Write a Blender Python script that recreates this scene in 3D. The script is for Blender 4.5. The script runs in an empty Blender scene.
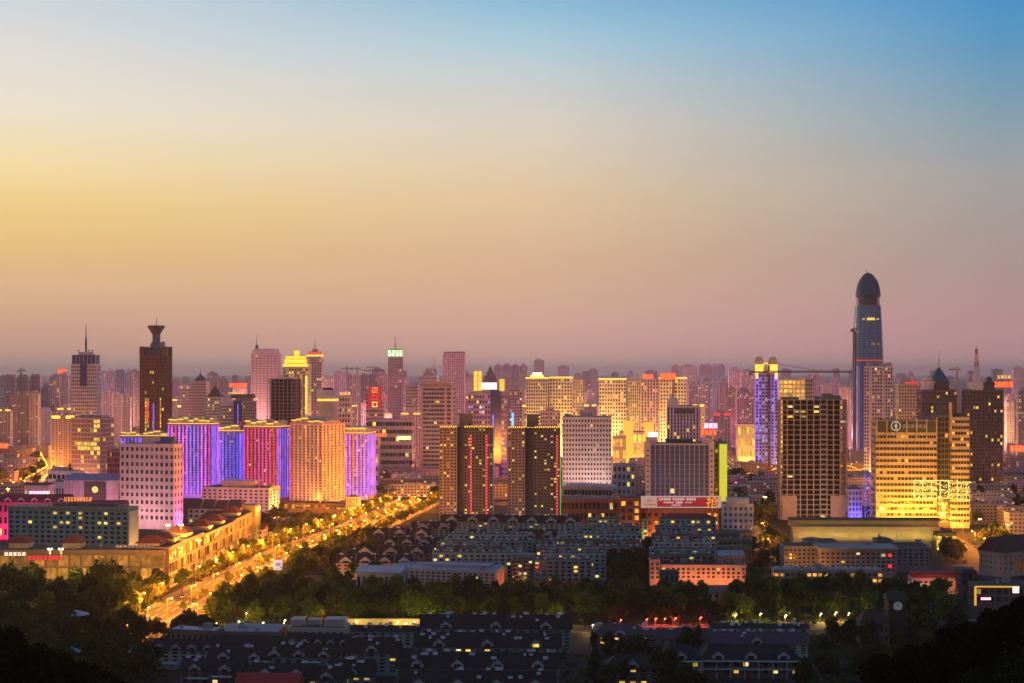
import bpy, math, random
from mathutils import Vector
R = math.radians
S = bpy.context.scene
C = S.collection
D_ = bpy.data
rnd = random.Random(11)

# ------------------------------------------------------------------ camera, sky, sun, exposure
F, H, HY = 1500.0, 140.0, 372.0            # focal length in pixels, camera height, horizon row
cam_d = D_.cameras.new('camera'); cam_d.sensor_width = 36; cam_d.lens = F/1024*36
cam_d.shift_y = (HY-341.5)/1024
cam_d.clip_start = 1; cam_d.clip_end = 90000
cam = D_.objects.new('camera', cam_d); C.objects.link(cam)
cam.location = (0, 0, H); cam.rotation_euler = (R(90), 0, 0)
S.camera = cam
S.view_settings.view_transform = 'Standard'; S.view_settings.look = 'None'
S.view_settings.exposure = 0.0; S.view_settings.gamma = 1.0; S.view_settings.use_curve_mapping = False
S.render.engine = 'CYCLES'
S.cycles.use_denoising = True
S.cycles.max_bounces = 5; S.cycles.diffuse_bounces = 2; S.cycles.glossy_bounces = 2
S.cycles.transmission_bounces = 2; S.cycles.volume_bounces = 1; S.cycles.transparent_max_bounces = 6
S.cycles.sample_clamp_indirect = 4.0; S.cycles.sample_clamp_direct = 0
S.cycles.use_light_tree = True
S.cycles.caustics_reflective = False; S.cycles.caustics_refractive = False

def lin(c):
    return tuple(((x/255)/12.92 if x/255 <= .04045 else ((x/255+.055)/1.055)**2.4) for x in c)

def make_world():
    w = D_.worlds.new('World'); S.world = w; w.use_nodes = True
    nt = w.node_tree; N = nt.nodes; L = nt.links; N.clear()
    tc = N.new('ShaderNodeTexCoord')
    nv = N.new('ShaderNodeVectorMath'); nv.operation = 'NORMALIZE'; L.new(tc.outputs['Generated'], nv.inputs[0])
    sp = N.new('ShaderNodeSeparateXYZ'); L.new(nv.outputs[0], sp.inputs[0])
    def M(op, a, b=None, c=None):
        n = N.new('ShaderNodeMath'); n.operation = op
        for i, v in enumerate((a, b, c)):
            if v is None: continue
            if isinstance(v, (int, float)): n.inputs[i].default_value = v
            else: L.new(v, n.inputs[i])
        return n.outputs[0]
    def mr(v, a, b, c, d, smooth=False):
        n = N.new('ShaderNodeMapRange'); n.clamp = True
        if smooth: n.interpolation_type = 'SMOOTHSTEP'
        L.new(v, n.inputs[0])
        for i, x in enumerate((a, b, c, d)): n.inputs[i+1].default_value = x
        return n.outputs[0]
    elev = M('MULTIPLY', M('ARCSINE', sp.outputs[2]), 180/math.pi/20)
    hx = M('SQRT', M('ADD', M('MULTIPLY', sp.outputs[0], sp.outputs[0]), M('MULTIPLY', sp.outputs[1], sp.outputs[1])))
    az = M('DIVIDE', sp.outputs[0], M('MAXIMUM', hx, 1e-4))
    azy = M('DIVIDE', sp.outputs[1], M('MAXIMUM', hx, 1e-4))
    def gain(y): return 1.0 if y < 230 else 1.0+.18*min(1, (y-230)/80)
    def ramp(stops):
        n = N.new('ShaderNodeValToRGB'); L.new(elev, n.inputs[0])
        e = n.color_ramp.elements
        pts = sorted((max(0, math.degrees(math.atan((HY-y)/F))/20), tuple(v*gain(y) for v in lin(c))) for y, c in stops)
        while len(e) < len(pts): e.new(1)
        for k, (p, c) in enumerate(pts): e[k].position = p; e[k].color = (*c, 1)
        return n.outputs[0]
    left = ramp([(372,(178,142,126)),(335,(186,150,128)),(300,(198,165,132)),(255,(220,184,126)),(215,(234,204,134)),(170,(240,218,168)),(120,(234,224,204)),(60,(218,216,214)),(0,(200,210,219)),(-110,(120,156,184))])
    cen = ramp([(372,(186,147,137)),(330,(189,152,138)),(300,(194,160,138)),(260,(206,172,142)),(200,(222,194,158)),(130,(217,204,188)),(80,(196,204,205)),(40,(166,200,216)),(0,(132,182,212)),(-110,(80,126,168))])
    rig = ramp([(372,(174,134,136)),(350,(172,132,136)),(300,(164,136,136)),(240,(163,149,148)),(180,(156,158,162)),(120,(122,156,176)),(60,(82,148,190)),(0,(58,138,198)),(-110,(46,100,156))])
    def mix(f, a, b, mode='MIX'):
        n = N.new('ShaderNodeMix'); n.data_type = 'RGBA'; n.blend_type = mode
        if isinstance(f, (int, float)): n.inputs[0].default_value = f
        else: L.new(f, n.inputs[0])
        for i, v in ((6, a), (7, b)):
            if isinstance(v, tuple): n.inputs[i].default_value = v
            else: L.new(v, n.inputs[i])
        return n.outputs[2]
    m1 = mix(mr(az, -.31, 0.02, 0, 1), left, cen)
    m2 = mix(mr(az, 0.02, .31, 0, 1), m1, rig)
    # up to the zenith the dusk sky deepens to blue
    m3 = mix(mr(elev, .68, 2.6, 0, 1, True), m2, (*lin((66, 96, 132)), 1))
    # the side of the sky away from the afterglow is a dim violet blue
    back = mr(azy, .75, -.45, 0, 1, True)
    low = mr(elev, 0, 4.0, .92, .3)
    belt = mix(mr(elev, .35, 1.3, 0, 1, True), (*lin((186, 136, 146)), 1), (*lin((98, 112, 136)), 1))   # rosy belt low in the sky opposite the afterglow
    m4 = mix(M('MULTIPLY', back, low), m3, belt)
    # below the horizon: the darkening earth
    m5 = mix(mr(elev, -.1, 0, 1, 0), m4, (*lin((120, 92, 90)), 1))
    st = N.new('ShaderNodeVectorMath'); st.operation = 'MULTIPLY'; st.inputs[1].default_value = (2.2, 2.2, 26); L.new(nv.outputs[0], st.inputs[0])
    sn = N.new('ShaderNodeTexNoise'); sn.inputs['Scale'].default_value = 1.6; sn.inputs['Detail'].default_value = 5; L.new(st.outputs[0], sn.inputs['Vector'])
    sv = N.new('ShaderNodeVectorMath'); sv.operation = 'SCALE'; L.new(m5, sv.inputs[0]); L.new(mr(sn.outputs['Fac'], .3, .7, .988, 1.012), sv.inputs['Scale'])   # thin smog layers
    bg = N.new('ShaderNodeBackground'); L.new(sv.outputs[0], bg.inputs[0]); bg.inputs[1].default_value = 1.0
    sky = N.new('ShaderNodeTexSky'); sky.sky_type = 'NISHITA'; sky.sun_disc = False
    sky.sun_elevation = R(SUN_EL); sky.sun_rotation = R(SUN_ROT); sky.altitude = 150
    sky.dust_density = 3.0; sky.air_density = 1.4
    bg2 = N.new('ShaderNodeBackground'); L.new(sky.outputs[0], bg2.inputs[0]); bg2.inputs[1].default_value = 0.05
    ad = N.new('ShaderNodeAddShader'); L.new(bg.outputs[0], ad.inputs[0]); L.new(bg2.outputs[0], ad.inputs[1])
    out = N.new('ShaderNodeOutputWorld'); L.new(ad.outputs[0], out.inputs[0])
    w.cycles.sampling_method = 'MANUAL'; w.cycles.sample_map_resolution = 512

HAZE = 0.33e-4                               # haze density per metre
SUN_EL, SUN_ROT = -1.0, -20.0              # the sun has just set, ahead and to the left
make_world()
sun_d = D_.lights.new('afterglow_sun', 'SUN'); sun_d.energy = 0.3; sun_d.angle = R(24); sun_d.color = (1, .66, .60)
sun = D_.objects.new('afterglow_sun', sun_d); C.objects.link(sun)
# light travels from the afterglow (azimuth -20 deg, just above the skyline) towards the camera
_dir = -Vector((math.sin(R(SUN_ROT))*math.cos(R(3)), math.cos(R(SUN_ROT))*math.cos(R(3)), math.sin(R(3))))
sun.rotation_euler = _dir.to_track_quat('-Z', 'Y').to_euler()

# ------------------------------------------------------------------ helpers
def gx(px, D): return (px-512)/F*D
def gz(py, D): return H-(py-HY)/F*D
def gd(py, z=0): return F*(H-z)/(py-HY)

class MB:
    def __init__(s): s.v = []; s.f = []; s.uv = []; s.hasuv = False
    def face(s, pts, uv=None):
        n = len(s.v); s.v.extend(pts); s.f.append(tuple(range(n, n+len(pts))))
        if uv: s.hasuv = True
        s.uv.extend(uv if uv else [(0.02, 0.02)]*len(pts))
    def box(s, x0, x1, y0, y1, z0, z1, uvn=None, bottom=False):
        a = (x0,y0,z0); b = (x1,y0,z0); c = (x1,y1,z0); d = (x0,y1,z0)
        e = (x0,y0,z1); f = (x1,y0,z1); g = (x1,y1,z1); h = (x0,y1,z1)
        u = None; w = None
        if uvn:
            nb, ns, nf = uvn
            u = [(0,0),(nb,0),(nb,nf),(0,nf)]; w = [(50,0),(50+ns,0),(50+ns,nf),(50,nf)]
        s.face([a,b,f,e], u); s.face([b,c,g,f], w); s.face([c,d,h,g], u); s.face([d,a,e,h], w)
        s.face([e,f,g,h])
        if bottom: s.face([d,c,b,a])
        return s
    def prism(s, poly, z0, z1, uvn=None, top=True):
        n = len(poly); per = 0
        for i in range(n):
            p, q = poly[i], poly[(i+1) % n]
            l = math.dist(p, q)
            uv = None
            if uvn:
                bw, nf = uvn; uv = [(per/bw,0),((per+l)/bw,0),((per+l)/bw,nf),(per/bw,nf)]
            per += l
            s.face([(p[0],p[1],z0),(q[0],q[1],z0),(q[0],q[1],z1),(p[0],p[1],z1)], uv)
        if top: s.face([(p[0],p[1],z1) for p in poly])
        return s
    def frustum(s, cx, cy, r0, r1, z0, z1, n=16, cap=True, rot=0.0, sy=1.0):
        A = [(cx+r0*math.cos(rot+2*math.pi*i/n), cy+sy*r0*math.sin(rot+2*math.pi*i/n), z0) for i in range(n)]
        B = [(cx+r1*math.cos(rot+2*math.pi*i/n), cy+sy*r1*math.sin(rot+2*math.pi*i/n), z1) for i in range(n)]
        for i in range(n):
            j = (i+1) % n
            if r1 > 1e-6: s.face([A[i],A[j],B[j],B[i]])
            else: s.face([A[i],A[j],(cx,cy,z1)])
        if cap and r1 > 1e-6: s.face(B)
        if cap: s.face(A[::-1])
        return s
    def pyramid(s, x0, x1, y0, y1, z0, z1, top=0.0):
        cx, cy = (x0+x1)/2, (y0+y1)/2; tx, ty = (x1-x0)/2*top, (y1-y0)/2*top
        b = [(x0,y0,z0),(x1,y0,z0),(x1,y1,z0),(x0,y1,z0)]
        t = [(cx-tx,cy-ty,z1),(cx+tx,cy-ty,z1),(cx+tx,cy+ty,z1),(cx-tx,cy+ty,z1)]
        for i in range(4):
            j = (i+1) % 4
            s.face([b[i],b[j],t[j],t[i]] if top > 0 else [b[i],b[j],(cx,cy,z1)])
        if top > 0: s.face(t)
        s.face(b[::-1])
        return s
    def gable(s, x0, x1, y0, y1, z0, zr, hip=0.0, th=.35):
        """pitched roof with its ridge along x, a solid slab; hip pulls the ridge ends in"""
        ym = (y0+y1)/2
        a = (x0,y0,z0); b = (x1,y0,z0); c = (x1,y1,z0); d = (x0,y1,z0)
        r0 = (x0+hip,ym,zr); r1 = (x1-hip,ym,zr)
        s.face([a,b,r1,r0]); s.face([c,d,r0,r1]); s.face([b,c,r1]); s.face([d,a,r0]); s.face([d,c,b,a])
        return s
    def gable_y(s, x0, x1, y0, y1, z0, zr):
        xm = (x0+x1)/2
        a = (x0,y0,z0); b = (x1,y0,z0); c = (x1,y1,z0); d = (x0,y1,z0); r0 = (xm,y0,zr); r1 = (xm,y1,zr)
        s.face([a,b,r0]); s.face([b,c,r1,r0]); s.face([c,d,r1]); s.face([d,a,r0,r1]); s.face([d,c,b,a])
        return s
    def tube(s, p, q, r, n=4, r2=None):
        p = Vector(p); q = Vector(q); d = (q-p)
        if d.length < 1e-6: return s
        d.normalize(); u = d.orthogonal().normalized(); w = d.cross(u); r2 = r if r2 is None else r2
        A = [tuple(p+(u*math.cos(t)+w*math.sin(t))*r) for t in (2*math.pi*i/n+.785 for i in range(n))]
        B = [tuple(q+(u*math.cos(t)+w*math.sin(t))*r2) for t in (2*math.pi*i/n+.785 for i in range(n))]
        for i in range(n): j = (i+1) % n; s.face([A[i],A[j],B[j],B[i]])
        s.face(B); s.face(A[::-1])
        return s
    def mesh(s, name, mat):
        m = D_.meshes.new(name); m.from_pydata(s.v, [], s.f)
        if s.hasuv:
            l = m.uv_layers.new(name='UVMap'); l.data.foreach_set('uv', [c for p in s.uv for c in p])
        if mat: m.materials.append(mat)
        m.update()
        return m
    def build(s, name, mat, parent=None, label=None, kind=None):
        o = D_.objects.new(name, s.mesh(name, mat)); C.objects.link(o)
        if parent is not None: o.parent = parent
        if label: o['label'] = label
        if kind: o['kind'] = kind
        return o

def tag(o, label, cat, group=None):
    o['label'] = label; o['category'] = cat
    if group: o['group'] = group
    return o

def thing(name, label, cat, loc=(0,0,0), rz=0.0, group=None):
    o = D_.objects.new(name, None); C.objects.link(o); o.empty_display_size = 2
    o.location = loc; o.rotation_euler = (0, 0, rz)
    return tag(o, label, cat, group)

def inst(mesh_, name, parent, loc=(0,0,0), rz=0.0, scale=None, mat=None):
    o = D_.objects.new(name, mesh_); C.objects.link(o); o.parent = parent; o.location = loc; o.rotation_euler = (0,0,rz)
    if scale: o.scale = scale
    return o

KIDS = {}
def copy_thing(root, loc, rz=0.0, scale=None, label=None, group=None):
    """copy of a thing with copies of its parts and their sub-parts"""
    r = root.copy(); C.objects.link(r); r.location = loc; r.rotation_euler = (0,0,rz)
    if scale: r.scale = scale
    if label: r['label'] = label
    if group: r['group'] = group
    if root.name not in KIDS: KIDS[root.name] = [(c, list(c.children)) for c in root.children]
    for c, gs in KIDS[root.name]:
        k = c.copy(); C.objects.link(k); k.parent = r
        for g in gs:
            q = g.copy(); C.objects.link(q); q.parent = k
    return r

ORD = 'first second third fourth fifth sixth seventh eighth ninth tenth eleventh twelfth thirteenth fourteenth fifteenth sixteenth seventeenth eighteenth nineteenth twentieth'.split()

# ------------------------------------------------------------------ materials
def base_mat(name):
    m = D_.materials.new(name); m.use_nodes = True
    return m, m.node_tree, m.node_tree.nodes['Principled BSDF']

MATS = {}
def mat(name, col, rough=.8, noise=.18, scale=.12, metal=0.0, spec=.3):
    """plain surface with stains of two sizes"""
    if name in MATS: return MATS[name]
    m, nt, b = base_mat(name); N = nt.nodes; L = nt.links
    tc = N.new('ShaderNodeTexCoord')
    n1 = N.new('ShaderNodeTexNoise'); n1.inputs['Scale'].default_value = scale; n1.inputs['Detail'].default_value = 6; n1.inputs['Roughness'].default_value = .65
    L.new(tc.outputs['Object'], n1.inputs['Vector'])
    rp = N.new('ShaderNodeMapRange'); rp.inputs[1].default_value = .3; rp.inputs[2].default_value = .7
    rp.inputs[3].default_value = 1-noise; rp.inputs[4].default_value = 1+noise; L.new(n1.outputs['Fac'], rp.inputs[0])
    mx = N.new('ShaderNodeVectorMath'); mx.operation = 'SCALE'; mx.inputs[0].default_value = col; L.new(rp.outputs[0], mx.inputs['Scale'])
    L.new(mx.outputs[0], b.inputs['Base Color'])
    b.inputs['Roughness'].default_value = rough; b.inputs['Metallic'].default_value = metal
    b.inputs['Specular IOR Level'].default_value = spec
    MATS[name] = m
    return m

def glow(name, col, strength, sample=False):
    if name in MATS: return MATS[name]
    m, nt, b = base_mat(name)
    b.inputs['Base Color'].default_value = (.1,.1,.1,1); b.inputs['Roughness'].default_value = .5
    b.inputs['Emission Color'].default_value = (*col, 1); b.inputs['Emission Strength'].default_value = strength
    if name.endswith('_led'):   # strings of lamps: some sections dimmer, some dead
        N = nt.nodes; L = nt.links; tc = N.new('ShaderNodeTexCoord'); oi = N.new('ShaderNodeObjectInfo')
        mp = N.new('ShaderNodeVectorMath'); mp.operation = 'MULTIPLY'; mp.inputs[1].default_value = (.6,.3,.16); L.new(tc.outputs['Object'], mp.inputs[0])
        no = N.new('ShaderNodeTexNoise'); no.noise_dimensions = '4D'; no.inputs['Scale'].default_value = 1.0; no.inputs['Detail'].default_value = 3
        sc = N.new('ShaderNodeMath'); sc.operation = 'MULTIPLY'; sc.inputs[1].default_value = 60; L.new(oi.outputs['Random'], sc.inputs[0]); L.new(sc.outputs[0], no.inputs['W']); L.new(mp.outputs[0], no.inputs['Vector'])
        rg = N.new('ShaderNodeMapRange'); rg.inputs[1].default_value = .33; rg.inputs[2].default_value = .68; rg.inputs[3].default_value = .35*strength; rg.inputs[4].default_value = 1.35*strength; L.new(no.outputs['Fac'], rg.inputs[0]); L.new(rg.outputs[0], b.inputs['Emission Strength'])
    m.cycles.emission_sampling = 'FRONT' if sample else 'NONE'
    MATS[name] = m
    return m

def glass(name, col=(.025,.03,.04), rough=.12):
    return mat(name, col, rough, .3, .05, 0.0, .6)

def lit_window(name, col, strength):
    """a lit room behind a pane: every pane a different brightness"""
    if name in MATS: return MATS[name]
    m, nt, b = base_mat(name); N = nt.nodes; L = nt.links
    oi = N.new('ShaderNodeObjectInfo')
    tc = N.new('ShaderNodeTexCoord'); no = N.new('ShaderNodeTexNoise'); no.inputs['Scale'].default_value = .3
    ad = N.new('ShaderNodeVectorMath'); ad.operation = 'ADD'; L.new(tc.outputs['Object'], ad.inputs[0]); L.new(oi.outputs['Location'], ad.inputs[1])
    L.new(ad.outputs[0], no.inputs['Vector'])
    m1 = N.new('ShaderNodeMapRange'); L.new(oi.outputs['Random'], m1.inputs[0]); m1.inputs[3].default_value = .35; m1.inputs[4].default_value = 1.25
    m2 = N.new('ShaderNodeMapRange'); L.new(no.outputs['Fac'], m2.inputs[0]); m2.inputs[1].default_value = .3; m2.inputs[2].default_value = .7; m2.inputs[3].default_value = .45*strength; m2.inputs[4].default_value = 1.3*strength
    mm = N.new('ShaderNodeMath'); mm.operation = 'MULTIPLY'; L.new(m1.outputs[0], mm.inputs[0]); L.new(m2.outputs[0], mm.inputs[1])
    b.inputs['Base Color'].default_value = (.05,.05,.05,1); b.inputs['Roughness'].default_value = .2
    b.inputs['Emission Color'].default_value = (*col, 1); L.new(mm.outputs[0], b.inputs['Emission Strength'])
    m.cycles.emission_sampling = 'NONE'
    MATS[name] = m
    return m

def far_facade(name, wall, lit=.08, litcol=(1,.62,.2), strength=1.2, wf=.6, hf=.5, gl=(.03,.03,.04), tint=.25):
    """distant facade: bays and storeys from the mesh's UV grid, a different set of lit rooms for every block"""
    if name in MATS: return MATS[name]
    m, nt, b = base_mat(name); N = nt.nodes; L = nt.links
    uv = N.new('ShaderNodeUVMap'); sp = N.new('ShaderNodeSeparateXYZ'); L.new(uv.outputs[0], sp.inputs[0])
    oi = N.new('ShaderNodeObjectInfo')
    def M(op, a, b_=None):
        n = N.new('ShaderNodeMath'); n.operation = op
        for i, v in enumerate((a, b_)):
            if v is None: continue
            if isinstance(v, (int, float)): n.inputs[i].default_value = v
            else: L.new(v, n.inputs[i])
        return n.outputs[0]
    fu = M('FRACT', sp.outputs[0]); fv = M('FRACT', sp.outputs[1])
    iu = M('LESS_THAN', M('ABSOLUTE', M('SUBTRACT', fu, .5)), wf/2)
    iv = M('LESS_THAN', M('ABSOLUTE', M('SUBTRACT', fv, .5)), hf/2)
    win = M('MULTIPLY', iu, iv)
    cb = N.new('ShaderNodeCombineXYZ'); L.new(M('FLOOR', sp.outputs[0]), cb.inputs[0]); L.new(M('FLOOR', sp.outputs[1]), cb.inputs[1]); L.new(M('MULTIPLY', oi.outputs['Random'], 977.0), cb.inputs[2])
    wn = N.new('ShaderNodeTexWhiteNoise'); wn.noise_dimensions = '3D'; L.new(cb.outputs[0], wn.inputs['Vector'])
    on = M('LESS_THAN', wn.outputs['Value'], lit)
    br = M('MULTIPLY', M('ADD', M('MULTIPLY', wn.outputs['Value'], 1.2/max(lit,.01)), .3), strength)
    b.inputs['Roughness'].default_value = .75; b.inputs['Specular IOR Level'].default_value = .3
    # wall tone differs a little from block to block
    tn = N.new('ShaderNodeMapRange'); L.new(oi.outputs['Random'], tn.inputs[0]); tn.inputs[3].default_value = 1-tint; tn.inputs[4].default_value = 1+tint
    wl = N.new('ShaderNodeVectorMath'); wl.operation = 'SCALE'; wl.inputs[0].default_value = wall; L.new(tn.outputs[0], wl.inputs['Scale'])
    mx = N.new('ShaderNodeMix'); mx.data_type = 'RGBA'; L.new(win, mx.inputs[0]); L.new(wl.outputs[0], mx.inputs[6]); mx.inputs[7].default_value = (*gl, 1)
    L.new(mx.outputs[2], b.inputs['Base Color'])
    b.inputs['Emission Color'].default_value = (*litcol, 1)
    L.new(M('MULTIPLY', M('MULTIPLY', win, on), br), b.inputs['Emission Strength'])
    m.cycles.emission_sampling = 'NONE'
    MATS[name] = m
    return m

def leaf_mat(name, c0, c1, trans=.3, spec=.2):
    if name in MATS: return MATS[name]
    m, nt, b = base_mat(name); N = nt.nodes; L = nt.links
    g = N.new('ShaderNodeNewGeometry'); oi = N.new('ShaderNodeObjectInfo')
    ad = N.new('ShaderNodeMath'); ad.operation = 'ADD'; L.new(g.outputs['Random Per Island'], ad.inputs[0]); L.new(oi.outputs['Random'], ad.inputs[1])
    hf = N.new('ShaderNodeMath'); hf.operation = 'MULTIPLY'; hf.inputs[1].default_value = .5; L.new(ad.outputs[0], hf.inputs[0])
    rp = N.new('ShaderNodeValToRGB'); rp.color_ramp.elements[0].color = (*c0,1); rp.color_ramp.elements[1].color = (*c1,1); L.new(hf.outputs[0], rp.inputs[0])
    L.new(rp.outputs[0], b.inputs['Base Color']); b.inputs['Roughness'].default_value = .7; b.inputs['Specular IOR Level'].default_value = spec
    tr = N.new('ShaderNodeBsdfTranslucent'); L.new(rp.outputs[0], tr.inputs[0])
    ms = N.new('ShaderNodeMixShader'); ms.inputs[0].default_value = trans
    L.new(b.outputs[0], ms.inputs[1]); L.new(tr.outputs[0], ms.inputs[2]); L.new(ms.outputs[0], N['Material Output'].inputs[0])
    MATS[name] = m
    return m

CONC = mat('concrete', (.30,.28,.26)); DARK_ROOF = mat('dark_tile_roof', (.05,.042,.04), .85, .3, .5)
FLAT_ROOF = mat('flat_roof', (.05,.065,.066), .9, .35, .15); METAL = mat('grey_metal', (.25,.26,.28), .5, .1, .3, .6)
RED_TILE = mat('red_tile', (.23,.06,.05), .8, .3, .5); WHITE = mat('white_paint', (.72,.70,.70), .7, .1)
GLASS = glass('dark_glass'); GLASS_BLUE = glass('blue_glass', (.025,.045,.17)); GLASS_TEAL = glass('teal_glass', (.02,.05,.055))
LIT_Y = lit_window('lit_yellow_window', (1,.62,.07), 1.35); LIT_W = lit_window('lit_pale_window', (1,.74,.28), 1.2); LIT_G = lit_window('lit_lime_window', (.9,.74,.08), 1.1)
LIT_O = lit_window('lit_orange_window', (1,.40,.04), 1.4)
CURTAIN = mat('drawn_curtain', (.15,.14,.13), .8, .2, .5); GLASS_SKY = glass('skyward_glass', (.055,.06,.07), .2); SHADES = [GLASS]*7+[GLASS_SKY]*3+[CURTAIN]
LITS = [LIT_Y, LIT_Y, LIT_W, LIT_G]
GOLD = glow('gold_outline_light', (1,.50,.04), 2.0); NEON_RED = glow('red_neon', (1,.02,.012), 1.25); NEON_ORANGE = glow('orange_neon', (1,.28,.03), 1.5)
NEON_WHITE = glow('white_neon', (1,.9,.75), 1.8); NEON_YELLOW = glow('yellow_neon', (1,.78,.12), 1.5); NEON_GREEN = glow('green_neon', (.08,.9,.12), 1.1)
NEON_PINK = glow('pink_neon', (1,.25,.6), 1.4); NEON_CYAN = glow('cyan_neon', (.15,.65,1), 1.3)
LED_VIOLET = glow('violet_led', (.66,.10,.95), 1.55, True); LED_BLUE = glow('blue_led', (.09,.07,.95), 1.25, True); LED_MAGENTA = glow('magenta_led', (.85,.02,.36), 1.1, True)
LED_RED = glow('red_led', (.9,.02,.05), 1.0, True); LED_ORANGE = glow('orange_led', (1,.30,.04), 1.3, True); LED_INDIGO = glow('indigo_led', (.24,.11,1), 1.4, True)

def lamp_light(kind, name, col, power, size, parent, loc, aim=None, shape=None):
    l = D_.lights.new(name, kind); l.energy = power; l.color = col
    if kind == 'AREA':
        l.shape = 'RECTANGLE'; l.size, l.size_y = size
    else: l.shadow_soft_size = size
    o = D_.objects.new(name, l); C.objects.link(o); o.parent = parent; o.location = loc
    if aim is not None: o.rotation_euler = (Vector(aim)-Vector(loc)).to_track_quat('-Z', 'Y').to_euler()
    return o

# ------------------------------------------------------------------ buildings
TAKEN = []                                  # footprints (x0,x1,y0,y1) already built on
def take(corners, pad=4):
    xs = [c[0] for c in corners]; ys = [c[1] for c in corners]
    TAKEN.append((min(xs)-pad, max(xs)+pad, min(ys)-pad, max(ys)+pad))
def free(x0, x1, y0, y1): return not any(x0 < b and x1 > a and y0 < d and y1 > c for a, b, c, d in TAKEN)

PANES = {}
def pane(w, h, m):
    """one glazed window: pane with a thin proud frame bar down its middle"""
    k = (round(w,1), round(h,1), m.name)
    if k not in PANES:
        b = MB(); b.box(-w/2, w/2, -.05, .02, -h/2, h/2); PANES[k] = b.mesh('window', m)
    return PANES[k]

WASH = .75
class Bld: pass

def solve(pl, pc, pr, D, th, depth, dmax=70.0):
    """footprint from where its edges stand: nearest corner at distance D, front and side along their own directions"""
    t = R(abs(th)); cx, cy = gx(pc, D), D
    if th >= 0: a = (-math.cos(t), math.sin(t)); b = (math.sin(t), math.cos(t)); rot = -t; pf, ps = pl, pr
    else: a = (math.cos(t), math.sin(t)); b = (-math.sin(t), math.cos(t)); rot = t; pf, ps = pr, pl
    def span(dr, px):
        k = (px-512)/F; den = dr[0]-k*dr[1]
        return (k*cy-cx)/den
    w = abs(span(a, pf)); d = depth if (ps is None or abs(ps-pc) < 2.1 and depth) else min(dmax, abs(span(b, ps)), depth*1.25 if abs(th) < 9 else dmax)
    ctr = (cx+a[0]*w/2+b[0]*d/2, cy+a[1]*w/2+b[1]*d/2)
    return w, d, ctr, rot

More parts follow.
